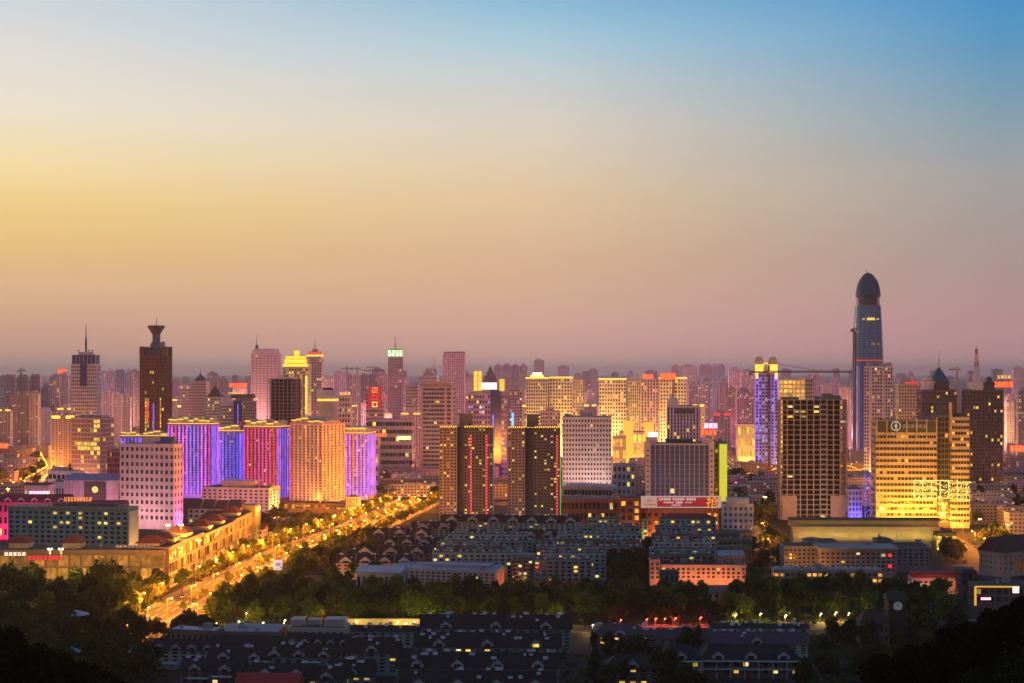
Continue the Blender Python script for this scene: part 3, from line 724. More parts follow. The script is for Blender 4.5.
# tower with the green sign
t = tower('green_sign_tower', 'slim dark tower whose top carries a bright green sign', 'tower', 388, 401.5, 402.5, 349, 2900, 2, 26, 34, 6, 5, mat('green_tower_wall',(.20,.16,.18)), GLASS, .4, .4, .04, cap=60)
b = MB()
for x in (-1.6,1.6):
    for y in (-1.6,1.6): b.tube((x,y,t.h),(x*.3,y*.3,t.h+25),.35)
for k in range(6): z = t.h+3+k*3.6; b.tube((-1.6,-1.6,z),(1.6,-1.6,z+2.5),.25); b.tube((-1.5,-1.5,z),(1.5,-1.5,z),.3)
b.build('lattice_mast', W_WHITE, t.root)
tt = sign('rooftop_sign', 'bright green lit sign panel on top of the slim dark tower', 387.7, 402.8, 349.5, 357, 2896, glow('green_panel',(.03,.62,.08),1.0), NEON_WHITE, 4, 1, legs=0)

# big grey louvred slab
t = tower('louvred_office_block', 'broad grey office block with close horizontal louvres and flat roof slab', 'office block', 420.5, 453, 456, 386, 1900, 6, 26, 22, 12, 4, mat('louvre_grey',(.38,.34,.36)), GLASS, .1, .5, .03, hz=True, cap=100)
MB().box(-t.w*.5,-t.w*.44,-t.d/2-.9,-t.d/2,0,t.h+1).box(t.w*.24,t.w*.30,-t.d/2-.9,-t.d/2,0,t.h).box(t.w*.44,t.w*.5,-t.d/2-.9,-t.d/2,0,t.h+1).build('pier', W_MAUVE, t.root)
MB().box(-t.w*.5-1,t.w*.5+1,-t.d/2-1.5,t.d/2,t.h+4,t.h+5.5,bottom=True).box(-t.w*.45,t.w*.45,-t.d*.4,t.d*.4,t.h,t.h+4).build('roof_slab', W_MAUVE, t.root)
t = tower('stepped_tower', 'hazy stepped tower with a thin mast behind the broad louvred block', 'tower', 419, 437, 438, 376, 2600, 3, 26, 24, 7, 5, far=far_facade('ff_mauve',(.55,.42,.44)))
MB().box(-t.w*.28,t.w*.3,-8,8,t.h,t.h+8).box(-t.w*.15,t.w*.2,-6,6,t.h+8,t.h+13).build('roof_house', W_MAUVE, t.root); mast(t,t.w*.28,t.h+40,.6,0,METAL,'mast',t.h)
t = tower('office_block', 'plain narrow mauve block standing left of the stepped tower', 'office block', 406, 418, 418.5, 385, 2650, 2, 24, 20, 6, 4, far=far_facade('ff_mauve',(.55,.42,.44)))
t = tower('slab_tower', 'tall plain mauve slab tower ribbed with thin vertical lines', 'tower', 443, 464.5, 465.5, 353, 3100, 2, 28, 36, 10, 4, mat('slab_mauve',(.46,.34,.36)), GLASS, .55, .3, .01, cap=60, hz=False)
MB().box(-t.w*.5,t.w*.5,-1,t.d/2,t.h,t.h+3).build('roof_house', W_MAUVE, t.root)

# pyramid-topped bank with the white sign
t = tower('pyramid_office', 'mauve office slab with bluish ribbon windows under a dark pyramid roof', 'office block', 468, 507, 511, 393, 1950, 6, 28, 16, 14, 4, mat('pyr_wall',(.40,.30,.36)), GLASS_BLUE, .35, .5, .16, [LIT_W, lit_window('lit_blue_window',(.25,.3,1),.9)], cap=100)
MB().box(t.w*.08,t.w*.36,-t.d/2-1,-t.d/2,3,t.h+4).build('glass_strip', GLASS_BLUE, t.root); MB().box(t.w*.13,t.w*.16,-t.d/2-1.4,-t.d/2-1,6,t.h*.75).build('light_strip', LED_INDIGO, t.root)
MB().box(-t.w*.16,t.w*.22,-t.d*.3,t.d*.4,t.h,t.h+9).build('roof_house', W_MAUVE, t.root); MB().pyramid(-t.w*.18,t.w*.24,-t.d*.42,t.d*.45,t.h+9,t.h+36).build('pyramid_roof', mat('slate_roof',(.20,.16,.18)), t.root)
sign('rooftop_sign', 'glaring white lit sign below the dark pyramid roof', 481.5, 497, 382.5, 389.5, 1935, glow('white_panel',(1,.85,.8),1.3), NEON_WHITE, 4, 1, legs=2, spill=((1,.7,.7),9000))
sign('billboard', 'tall gold lit board left of the dark pyramid roof', 473.5, 482, 371, 391, 1938, glow('gold_panel',(1,.45,.02),.8), NEON_YELLOW, 2, 4, legs=5)
sign('billboard', 'short gold lit board right of the dark pyramid roof', 499, 505, 379, 391, 1938, glow('gold_panel',(1,.45,.02),.8), NEON_YELLOW, 1, 3, legs=5)
t = tower('apartment_slab', 'slender pale tower with a glowing cyan light tube beside the pyramid-roofed office', 'apartment tower', 507, 522, 523, 388, 2350, 2, 22, 24, 6, 4, W_MAUVE, GLASS, .4, .45, .12, cap=60)
MB().box(-t.w*.2,-t.w*.05,-t.d/2-1,-t.d/2-.2,t.h*.22,t.h*.66).build('light_strip', NEON_CYAN, t.root)

# the gold-lit hotel blocks
W_GOLD = mat('gold_lit_wall',(.70,.60,.46))
def gold_block(label, pl, pc, pr, yt, D, fl, nb, ns, power, crown=0, lit=.12, roofline=True, **k):
    t = tower('floodlit_block', label, 'office block', pl, pc, pr, yt, D, 3, 30, fl, nb, ns, W_GOLD, GLASS, .42, .42, lit, [LIT_Y, LIT_W], cap=100, **k)
    wash(t, (1,.56,.13), power*2.6, off=30, up=.7); wash(t, (1,.56,.13), power*1.5, 'left' if pl > 512 else 'right')
    if roofline: edge_lights(t, GOLD, r=.9); bulbs(t, NEON_YELLOW, nb+1, r=1.0)
    if crown:
        MB().box(-t.w*.3,t.w*.3,-t.d*.4,t.d*.3,t.h,t.h+crown*.6).box(-t.w*.2,t.w*.22,-t.d*.35,t.d*.2,t.h+crown*.6,t.h+crown).build('crown', W_GOLD, t.root)
        MB().box(-t.w*.3,t.w*.32,-t.d*.4-.6,-t.d*.4-.1,t.h+1,t.h+crown*.55).build('crown_light', NEON_YELLOW, t.root)
        MB().box(-t.w*.2,t.w*.24,-t.d*.4-.9,-t.d*.4-.6,t.h+crown*.6,t.h+crown).build('crown_light', NEON_WHITE, t.root)
    return t
gold_block('floodlit pinkish white block with a blazing white-gold crown', 526, 547.5, 549, 378, 2450, 22, 9, 5, 15, crown=9)
gold_block('floodlit cream block with gold edge lights joined to the white-crowned block', 549.5, 572.5, 573.5, 377.5, 2470, 22, 8, 5, 16)
gold_block('broad floodlit gold block with square windows and a flat light-studded roof', 599, 626, 627.5, 379, 2500, 20, 10, 5, 18)
t = gold_block('floodlit gold block carrying a red rooftop sign', 660, 686.5, 688, 378, 2550, 20, 9, 5, 16)
sign('rooftop_sign', 'red lit sign on the light-studded roof of a floodlit gold block', 660.5, 675.5, 373, 379.5, 2545, NEON_RED, NEON_ORANGE, 4, 1, legs=4, spill=((1,.2,.1),9000))
sign('rooftop_sign', 'small red lit sign on a dim striped block between two gold blocks', 642.5, 653, 374, 378.5, 2640, NEON_RED, NEON_ORANGE, 3, 1, legs=4)
for a, c, yt, D, lb in ((573.5,585,380,2650,'beige striped apartment tower right of the floodlit cream block'),(628,641,381,2600,'gold-striped apartment tower beside the broad floodlit gold block'),(641,659,378.5,2660,'dim gold-striped apartment tower carrying the small red sign')):
    t = tower('apartment_tower', lb, 'apartment tower', a, c-.5, c, yt, D, 3, 24, 22, 6, 4, W_BEIGE, GLASS, .5, .25, .18, [LIT_Y, LIT_O], cap=60); wash(t, (1,.5,.12), 14, off=24)
t = tower('office_block', 'cream block with a small roof house in front of the floodlit cream block', 'office block', 540, 560, 561, 411, 2050, 2, 24, 16, 8, 4, W_CREAM, GLASS, .45, .5, .15, cap=80); roof_boxes(t, [(.3,.7,.3,.7,5)], W_CREAM)

# bright yellow podium
t = tower('shopping_podium', 'low blazing yellow building below the gold-lit blocks', 'shop building', 620, 655, 656.5, 432, 2150, 2, 30, 3, 8, 3, W_GOLD, LIT_Y, .3, .3, 1.0, [LIT_Y], cap=60)
MB().box(-t.w*.40,-t.w*.12,-t.d/2-1,-t.d/2-.3,4,t.h+16).box(t.w*.2,t.w*.46,-t.d/2-1,-t.d/2-.3,6,t.h+14).build('light_panel', glow('podium_yellow',(1,.55,.04),1.0,True), t.root); wash(t,(1,.5,.06),14)
# hotel with vertical ribs and red signs
t = tower('ribbed_hotel', 'grey hotel tower with white vertical ribs and a rooftop lattice mast', 'hotel', 667, 699, 701.5, 406, 1800, 5, 26, 22, 10, 5, W_WHITE, GLASS_BLUE, .45, .12, .06, cap=100, hz=False)
MB().box(-t.w*.5,-t.w*.14,-t.d*.5,t.d*.2,t.h+.2,t.h+7).box(-t.w*.42,-t.w*.22,-t.d*.4,0,t.h+7,t.h+11).build('roof_house', W_WHITE, t.root)
MB().box(-t.w*.22,t.w*.36,-t.d/2-.5,-t.d/2-.1,t.h-9,t.h-3).build('dark_panel', W_DARK, t.root)
b = MB()
for x in (-2,2):
    for y in (-2,2): b.tube((-t.w*.28+x,y,t.h+10),(-t.w*.28+x*.3,y*.3,t.h+32),.4)
for k in range(6): z = t.h+11+k*3.4; b.tube((-t.w*.28-1.7,-1.7,z),(-t.w*.28+1.7,-1.7,z+3),.28); b.tube((-t.w*.28+1.7,-1.7,z),(-t.w*.28-1.7,-1.7,z+3),.28)
b.build('lattice_mast', W_DARK, t.root)
sign('rooftop_sign', 'red lit character sign beside the ribbed hotel', 700.5, 716.5, 429.5, 435.5, 1760, glow('deep_red_panel',(.9,.02,.03),1.0), NEON_ORANGE, 4, 1, legs=8, spill=((1,.08,.1),16000))
sign('rooftop_sign', 'pinkish white lit sign stacked over the red sign beside the ribbed hotel', 704, 717.5, 423, 428.5, 1775, NEON_PINK, NEON_WHITE, 3, 1, legs=10)
sign('rooftop_sign', 'white lit sign on the low roof in front of the ribbed hotel', 648, 658, 432, 437, 1700, NEON_WHITE, NEON_WHITE, 3, 1, legs=6, spill=((1,.9,.8),9000))

# violet twin-turret tower
t = tower('violet_lit_tower', 'violet lit tower with twin gold turrets and a central arch', 'tower', 755.5, 777.5, 779, 373, 2100, 4, 30, 28, 7, 5, mat('violet_wall',(.5,.45,.55)), GLASS_BLUE, .4, .4, .25, [lit_window('lit_violet_window',(.5,.45,1),.8)], cap=100)
for i in range(8): MB().box(-t.w/2+t.w*i/7-.7 if i else -t.w/2-.3, -t.w/2+t.w*i/7+.7, -t.d/2-.6,-t.d/2-.1,4,t.h-2).build('light_strip', LED_INDIGO if i in (0,1,6,7) else glow('dim_violet',(.25,.16,.8),.45,True), t.root)
MB().box(-t.w*.5,t.w*.5,-t.d/2-1,-t.d/2-.6,2,4.4).build('light_strip', LED_INDIGO, t.root)
for sx in (-1,1):
    o = MB().box(sx*t.w*.32-5.5,sx*t.w*.32+5.5,-t.d*.4,t.d*.1,t.h,t.h+17).pyramid(sx*t.w*.32-6,sx*t.w*.32+6,-t.d*.42,t.d*.12,t.h+17,t.h+23,.5).build('turret', W_CREAM, t.root)
    MB().box(sx*t.w*.32-5.7,sx*t.w*.32+5.7,-t.d*.4-.6,-t.d*.4-.1,t.h+1,t.h+12).build('crown_light', GOLD, o)
    MB().box(sx*t.w*.45-2,sx*t.w*.45+2,-t.d*.5-.6,-t.d*.5-.1,t.h-8,t.h+2).build('crown_light', GOLD, t.root)
b = MB()
for k in range(8):
    a0, a1 = math.pi*k/8, math.pi*(k+1)/8
    b.tube((6*math.cos(a0),-t.d*.4,t.h+2+12*math.sin(a0)),(6*math.cos(a1),-t.d*.4,t.h+2+12*math.sin(a1)),.9)
b.build('arch', GOLD, t.root); MB().box(-5,5,-t.d*.35,t.d*.1,t.h,t.h+9).build('roof_house', W_CREAM, t.root); mast(t,-t.w*.2,t.h+36,.3,0,METAL,'mast',t.h+10)
t = tower('shop_block', 'low gold arcaded building at the foot of the violet tower', 'shop building', 738, 755, 755.5, 424, 2080, 2, 24, 4, 6, 3, W_GOLD, LIT_Y, .35, .4, .9, [LIT_Y,LIT_O], cap=60); wash(t,(1,.6,.1),25)
t = tower('yellow_ribbed_block', 'yellow lit block of bright vertical bays behind the concrete frame', 'office block', 779.5, 805, 806, 379, 2350, 3, 30, 18, 6, 4, W_GOLD, LIT_Y, .22, .3, .85, [LIT_Y, LIT_O], cap=100); wash(t,(1,.6,.08),14)
t = tower('office_block', 'dim beige block adjoining the yellow vertical-bay block', 'office block', 805.5, 813, 813.5, 378, 2370, 3, 28, 20, 3, 4, far=far_facade('ff_beige',(.46,.38,.32),.05,WARM))

# the supertall
D = 2450; cx = gx(871.5,D); z_ = lambda y: gz(y,D)
t = Bld(); t.root = thing('skyscraper', 'tallest blue glass skyscraper with a dark rounded bullet top', 'skyscraper', (cx, D+26, 0))
take([(cx-30,D),(cx+30,D+60)])
def ring(r, n=32, sq=2.8):
    out = []
    for i in range(n):
        a = 2*math.pi*i/n; c, s = math.cos(a), math.sin(a)
        out.append((r*math.copysign(abs(c)**(2/sq), c), r*math.copysign(abs(s)**(2/sq), s)))
    return out
def loft(prof_, uvh=None, n=32, sq=2.8):
    b = MB()
    for (r0,z0),(r1,z1) in zip(prof_, prof_[1:]):
        A, Bq = ring(r0,n,sq), ring(r1,n,sq)
        for i in range(n):
            j = (i+1) % n
            b.face([(*A[i],z0),(*A[j],z0),(*Bq[j],z1),(*Bq[i],z1)], [(i,z0/4),(i+1,z0/4),(i+1,z1/4),(i,z1/4)])
    b.face([(*p,prof_[-1][1]) for p in ring(prof_[-1][0],n,sq)]); b.face([(*p,prof_[0][1]) for p in ring(prof_[0][0],n,sq)][::-1])
    return b
zs = z_(305); px2m = D/F
CURT = far_facade('curtain_wall',(.13,.28,.44),.003,(1,.6,.1),.6,.86,.74,(.06,.16,.31),0); CURT.node_tree.nodes['Principled BSDF'].inputs['Roughness'].default_value = .25
loft([(15.2*px2m,0),(15.0*px2m,z_(400)),(14.4*px2m,z_(365)),(13.3*px2m,z_(330)),(12.0*px2m,zs)]).build('glass_shaft', CURT, t.root)
b = MB()
for k in range(16):
    a = 2*math.pi*(k+.5)/16
    for (r0,y0),(r1,y1) in (((15.0,400),(14.5,365)),((14.5,365),(13.4,330)),((13.4,330),(12.1,305))):
        p0 = ring(r0*px2m+.2,16)[k]; p1 = ring(r1*px2m+.2,16)[k]; b.tube((*p0,z_(y0)),(*p1,z_(y1)),.28)
b.build('mullion', W_STEEL, t.root)
for k in range(5):
    za = zs+.4+k*(z_(296)-zs)/5; loft([(11.6*px2m,za),(11.6*px2m,za+1.4)]).build('louvre_ring', W_STEEL, t.root)
loft([(8.4*px2m,zs),(8.4*px2m,z_(295))]).build('core', W_DARK, t.root)
DOME = far_facade('dome_glass',(.03,.12,.21),0,(1,.6,.1),0,.8,.7,(.012,.05,.10),0); DOME.node_tree.nodes['Principled BSDF'].inputs['Roughness'].default_value = .6
dome = [(11.7,296),(11.5,291.5),(10.7,286.5),(9.4,282),(7.5,278),(5.0,274.6),(2.6,272.7),(.8,272)]
loft([(r*px2m,z_(y)) for r, y in dome]).build('dome', DOME, t.root)
b = MB()
for k in (5,6,7,8,10,11,12,13):
    a = 2*math.pi*(k+12)/18
    for (r0,y0),(r1,y1) in zip(dome,dome[1:]): b.tube((r0*px2m*math.cos(a)*1.06,r0*px2m*math.sin(a)*1.06,z_(y0)),(r1*px2m*math.cos(a)*1.06,r1*px2m*math.sin(a)*1.06,z_(y1)),.7)
b.build('dome_rib', mat('dome_rib',(.15,.24,.32),.4,.1,.2,.4), t.root)
MB().tube((-3,-4,z_(273)),(-3,-4,z_(268)),.5,5).build('mast', METAL, t.root)
fr = -13.2*px2m
o = MB().box(-6,6,fr-2.2,fr+3,z_(320),z_(317.6)).build('lit_floor', LIT_Y, t.root)
MB().box(-13,-10,fr-1,fr+3,z_(319.4),z_(318.6)).box(10,13,fr-1,fr+3,z_(319.4),z_(318.6)).build('lit_floor', LIT_W, t.root)
loft([(14.9*px2m,z_(361)),(14.95*px2m,z_(359.6))]).build('light_band', glow('dim_red',(.9,.08,.06),.5), t.root)
MB().box(-24,-20,fr-9,fr-3,10,z_(366)).build('light_strip', glow('dim_violet2',(.3,.2,.7),.25), t.root)

# towers around it
t = tower('apartment_tower', 'tall warm-lit grey apartment tower directly in front of the skyscraper', 'apartment tower', 864, 893, 898.5, 366, 1900, 14, 24, 32, 11, 4, W_WHITE, GLASS, .42, .38, .10, [LIT_Y, LIT_O], cap=100)
roof_boxes(t, [(.08,.3,.2,.8,4),(.4,.62,.2,.8,4.5),(.72,.95,.2,.8,4)], W_WHITE); wash(t, (1,.5,.12), 7, frac=.4)
MB().box(-t.w*.34,-t.w*.24,-t.d/2-.8,-t.d/2,0,t.h).box(t.w*.12,t.w*.2,-t.d/2-.8,-t.d/2,0,t.h).build('pier', W_WHITE, t.root)
t = tower('apartment_tower', 'beige gridded block right of the warm-lit apartment tower', 'apartment tower', 898.5, 921, 922.5, 384, 2050, 4, 24, 26, 8, 4, W_CREAM, GLASS, .5, .4, .05, cap=80)
sign('rooftop_sign', 'dim red sign on the beige gridded block', 905, 918, 381.5, 384, 2048, glow('dim_red',(.9,.08,.06),.5), NEON_RED, 4, 1, legs=1)
MB().frustum(0,0,4,3,t.h,t.h+4,10).frustum(0,0,4.5,0,t.h+4,t.h+10,10).build('roof_turret', W_MAUVE, t.root)
W_TWIN = mat('dark_twin_wall',(.14,.12,.105))
t = tower('dark_apartment_tower', 'dark tower with a round drum and a teal pyramid spire', 'apartment tower', 922, 957, 959, 390, 1700, 4, 26, 28, 12, 5, W_TWIN, GLASS, .4, .3, .05, [LIT_Y], cap=100)
MB().frustum(-t.w*.26,-4,6.5,6.5,t.h,t.h+8,18).frustum(-t.w*.26,-4,8.5,8.5,t.h+8,t.h+10,18).frustum(-t.w*.26,-4,6,7.5,t.h+10,t.h+13,18).frustum(-t.w*.26,-4,4,2,t.h+13,t.h+17,12).build('drum', W_WHITE, t.root)
MB().box(-t.w*.12,t.w*.3,-8,9,t.h,t.h+10).build('roof_house', W_DARK, t.root); MB().pyramid(-t.w*.2,t.w*.3,-10,11,t.h+10,t.h+27).build('pyramid_roof', mat('teal_copper',(.05,.13,.15)), t.root); mast(t,t.w*.05,t.h+46,.5,0,METAL,'spire',t.h+25)
t = tower('dark_apartment_tower', 'dark tower with a white roof house and a tall red and white lattice mast', 'apartment tower', 964, 1003, 1005.5, 390, 1700, 4, 26, 28, 13, 5, W_TWIN, GLASS, .4, .3, .07, [LIT_Y], cap=100)
MB().box(-t.w*.32,-t.w*.02,-6,8,t.h,t.h+9).box(-t.w*.22,-t.w*.08,-4,5,t.h+9,t.h+18).build('roof_house', W_WHITE, t.root)
MB().box(t.w*.08,t.w*.28,-6,6,t.h,t.h+6).pyramid(t.w*.04,t.w*.32,-8,8,t.h+6,t.h+10,.5).box(t.w*.13,t.w*.23,-4,4,t.h+10,t.h+12).pyramid(t.w*.10,t.w*.26,-6,6,t.h+12,t.h+16,0).build('pagoda_house', W_DARK, t.root)
xm = -t.w*.15
for nm, k0, k1, mm in (('mast_section',0,3,W_WHITE),('mast_section',3,5,mat('red_paint',(.45,.10,.08))),('mast_section',5,8,W_WHITE),('mast_section',8,10,mat('red_paint',(.45,.10,.08)))):
    b = MB()
    for k in range(k0,k1):
        z0, z1 = t.h+18+k*2.9, t.h+18+(k+1)*2.9; s0, s1 = 2.3-.14*k, 2.3-.14*(k+1)
        for x in (-1,1):
            for y in (-1,1): b.tube((xm+x*s0,y*s0,z0),(xm+x*s1,y*s1,z1),.3)
        b.tube((xm-s0,-s0,z0),(xm+s1,-s1,z1),.25); b.tube((xm+s0,-s0,z0),(xm-s1,-s1,z1),.25); [b.tube((xm+a*s0,c*s0,z0),(xm+e*s0,g*s0,z0),.3) for a,c,e,g in ((-1,-1,1,-1),(1,-1,1,1),(1,1,-1,1),(-1,1,-1,-1))]
    b.build(nm, mm, t.root)
MB().tube((xm,0,t.h+46),(xm,0,t.h+52),.5,5,.1).build('mast_tip', W_WHITE, t.root)
sign('rooftop_sign', 'red lit character sign behind the tower with the lattice mast', 993.5, 1013, 381.5, 387.5, 2000, NEON_RED, NEON_ORANGE, 5, 1, legs=6, spill=((1,.1,.1),20000))
sign('rooftop_sign', 'faint gold lit sign over the red one behind the lattice mast tower', 997, 1011, 375, 379, 2600, None, GOLD, 4, 1, legs=0)

# red vertical sign tower
t = tower('office_tower', 'mauve tower carrying a tall red neon board of three characters', 'tower', 366, 383, 384, 392, 2400, 2, 22, 16, 6, 4, far=far_facade('ff_mauve',(.55,.42,.44)))
sign('neon_board', 'tall glowing red neon board with three stacked characters', 367.5, 382, 386.5, 408, 2380, glow('dark_red_panel',(.9,.008,.012),.42), [NEON_ORANGE, NEON_RED, NEON_YELLOW], 1, 3, legs=0, spill=((1,.05,.05),26000))
t = tower('banded_office', 'long low pale building with horizontal bands below the red neon board', 'office block', 366, 412, 413, 419, 2000, 3, 24, 7, 14, 4, W_PINK, GLASS, .08, .5, .08, hz=True, cap=80)
t = tower('office_block', 'pink block with a row of dark windows below the banded building', 'office block', 349, 378, 379, 428, 1850, 3, 22, 6, 12, 4, W_PINK, GLASS, .4, .45, .08, cap=80)
sign('rooftop_sign', 'gold lit bar sign right of the round cream tower', 339.5, 350.5, 391.5, 395.5, 2300, None, GOLD, 4, 1, legs=3)
t = tower('office_block', 'plain gold-lit block right of the round cream tower', 'office block', 339, 350, 350.5, 396, 2310, 3, 22, 12, 4, 4, W_CREAM, GLASS, .4, .5, .2, cap=50); wash(t, AMBER, 12)
sign('rooftop_sign', 'red lit roof-shaped sign on a far block left of the tall mauve tower', 229, 247, 383, 387.5, 2800, NEON_RED, NEON_ORANGE, 5, 1, legs=3)
sign('rooftop_sign', 'gold lit bar sign over the dark flat cap', 228, 243, 391.8, 394.2, 2500, None, GOLD, 6, 1, legs=3)
sign('rooftop_sign', 'small orange-red lit sign left of the white blue-crowned tower', 58, 67, 369, 374, 3000, NEON_RED, NEON_ORANGE, 3, 1, legs=4)
sign('street_sign', 'red row of lights at a low shop beside the violet apartment tower', 373, 387, 433, 437, 1780, glow('red_shop_panel',(.8,.02,.03),.5), NEON_ORANGE, 5, 1, legs=3, spill=((1,.05,.1),9000))
sign('street_sign', 'yellow white glaring shopfront sign near the avenue junction', 397, 411, 436, 440, 1790, NEON_YELLOW, NEON_WHITE, 4, 1, legs=4, spill=((1,.6,.2),14000))
sign('street_sign', 'red sign with a round white emblem east of the yellow bank', 1010, 1026, 445, 452, 1500, glow('red_sign_panel',(.95,.04,.05),.9), NEON_ORANGE, 4, 1, legs=5, spill=((1,.2,.1),9000))
sign('street_sign', 'red lit sign above the western trees', -4, 8, 443, 448.5, 1700, glow('red_sign_panel',(.95,.04,.05),.9), NEON_ORANGE, 3, 1, legs=6, spill=((1,.1,.1),9000))
# ------------------------------------------------------------------ LED-lit apartment towers
def led_tower(label, pl, pc, pr, yt, D, th, fl, nb, ns, wall, front, side, crown=True, lit=.05, strip_w=.32, cap=100, depth=22, par_led=GOLD, skip=()):
    t = tower('led_lit_apartment_tower', label, 'apartment tower', pl, pc, pr, yt, D, th, depth, fl, nb, ns, wall, GLASS, .55, .4, lit, LITS, rec=.9, cap=cap)
    bw = t.w/nb
    for i in range(nb+1):
        m = front[i*len(front)//(nb+1)]
        if m is None: continue
        x = max(-t.w/2, min(t.w/2-bw*strip_w, -t.w/2+i*bw-bw*strip_w/2))
        MB().box(x, x+bw*strip_w, -t.d/2-.45, -t.d/2-.02, 5, t.h-2).build('light_strip', m, t.root)
    if side:
        sw = (t.d)/ns
        for i in range(ns+1):
            m = side[i*len(side)//(ns+1)]
            if m is None: continue
            y = max(-t.d/2+.5, min(t.d/2-sw*strip_w, -t.d/2+i*sw-sw*strip_w/2))
            MB().box(t.w/2+.02, t.w/2+.45, y, y+sw*strip_w, 5, t.h-2).build('light_strip', m, t.root)
    if crown:
        rr = random.Random(len(label)); x = -t.w/2
        while x < t.w/2-3:
            w = min(rr.uniform(5,9), t.w/2-x); hh = rr.uniform(2,6.5)
            o = MB().box(x+.3, x+w-.3, -t.d*.4, t.d*.3, t.h, t.h+hh).pyramid(x, x+w, -t.d*.43, t.d*.33, t.h+hh, t.h+hh+2, .4).build('roof_house', W_CREAM, t.root)
            MB().box(x, x+w-.6, -t.d*.43-.7, -t.d*.43-.2, t.h+hh-.5, t.h+hh+.4).build('crown_light', rr.choice([GOLD, GOLD, NEON_YELLOW]), o)
            x += w
        edge_lights(t, par_led, r=.28, z=t.h+.5)
    return t
W_LED = mat('led_wall', (.55,.45,.55)); W_LEDR = mat('led_wall_red', (.50,.26,.25))
V, Bl, Mg, Rd, Og, In = LED_VIOLET, LED_BLUE, LED_MAGENTA, LED_RED, LED_ORANGE, LED_INDIGO
led_tower('blue-violet lit apartment tower half hidden behind the pinkish white slab', 121, 139.5, 142, 436, 1800, 5, 24, 5, 3, W_LED, [In,Bl,In], [In], cap=60)
led_tower('magenta-lit roofs of a second tower behind the pinkish white slab', 143, 168, 171, 436, 1830, 5, 24, 6, 3, W_LED, [Mg,V,Mg], [V], cap=60)
t1 = led_tower('tallest violet and magenta lit apartment tower with a blazing gold crown', 168, 213, 219, 424, 1660, 8, 27, 12, 3, W_LED, [V,Mg,V,V,In,In,V,Mg,In], [In,V], strip_w=.36)
t2 = led_tower('deep blue lit apartment tower between the violet and magenta ones', 219, 241, 243.5, 431, 1640, 5, 25, 6, 3, W_LED, [In,Bl,Bl,In], [Bl], strip_w=.42)
t3 = led_tower('magenta lit apartment tower with a blue lit right end', 244, 277.5, 290, 427, 1600, 20, 26, 9, 5, W_LEDR, [Mg,Rd,Mg,Mg,Mg,Rd,Mg], [In,Bl,In], strip_w=.3)
t4 = led_tower('red and orange lit apartment tower at the end of the coloured row', 290, 322, 345, 424, 1570, 30, 27, 8, 6, W_PINK, [Rd,None,None,Og,None,None,Og,Rd], [Og,None,Og,None,Og], strip_w=.14, crown=True, par_led=LED_RED)
wash(t4, (1,.45,.25), 2.5, off=26, up=.7); wash(t4, (1,.36,.05), 6, 'right', off=24, up=.6)
t5 = led_tower('violet-blue lit apartment tower standing alone near the junction', 346, 368, 375.5, 433, 1640, 15, 25, 6, 4, W_LED, [V,None,V,In,V,In], [In,V,In], strip_w=.32)
for t, c in ((t1,(.6,.15,1)),(t2,(.2,.2,1)),(t3,(1,.05,.4)),(t5,(.45,.2,1))): wash(t, c, 3.5, off=12)

# ------------------------------------------------------------------ left quarter
t = tower('office_tower', 'pink-lit glass-fronted office tower with yellow lit floors', 'tower', 71, 100, 114, 418, 1850, 26, 30, 14, 9, 5, mat('rosy_wall',(.55,.42,.40)), glass('rosy_glass',(.32,.2,.2),.2), .12, .28, .1, [LIT_Y], cap=100, hz=True,
          litband=lambda j,i,p: .95 if j in (7,8) and 1 < i < 8 else (.35 if i > 6 else .06))
roof_boxes(t, [(.2,.45,.2,.7,3),(.6,.9,.3,.8,2.5)], W_MAUVE)
wash(t, (1,.5,.42), 4.0)
t = tower('white_slab_building', 'pinkish white slab building with square dark windows and a blue-grey roof plant', 'office block', 120, 174, 183, 444, 1330, 15, 30, 10, 11, 3, W_PINK, GLASS, .5, .5, .015, [LIT_O], cap=100, base=7)
roof_boxes(t, [(.36,.7,.25,.75,5.5)], W_PINK); MB().gable(t.w*.12,t.w*.44,-t.d*.35,t.d*.3,t.h,t.h+6).build('roof_plant', W_STEEL, t.root)
MB().box(-t.w/2-.3,t.w/2+.3,-t.d/2-.35,-t.d/2-.1,t.h*.235,t.h*.25,bottom=True).build('cornice', W_PINK, t.root)
wash(t, (1,.50,.50), 7.5, off=26, up=.7); wash(t, (1,.10,.34), 11, 'right', off=16)
t = tower('office_block', 'small red and white block squeezed left of the pinkish white slab', 'office block', 107, 119.5, 121, 450, 1500, 4, 20, 10, 5, 3, mat('rosered_wall',(.40,.14,.17)), GLASS, .4, .35, .08, cap=50)
wash(t, (1,.3,.4), 6)
t = tower('modern_pavilion', 'white stepped modern building with strip windows and curved corner', 'public building', 48, 74, 84, 471, 1450, 25, 26, 4, 6, 4, W_WHITE, GLASS, .25, .55, .0, hz=True, cap=40, base=6)
roof_boxes(t, [(.1,.5,.3,.8,2.5)], W_WHITE); wash(t, (1,.5,.6), 9)
t = tower('modern_pavilion', 'lower white wing in front of the stepped modern building', 'public building', 50, 64, 66, 482, 1400, 10, 16, 2, 5, 3, W_WHITE, GLASS, .4, .55, .0, cap=20); wash(t, (1,.45,.6), 8)
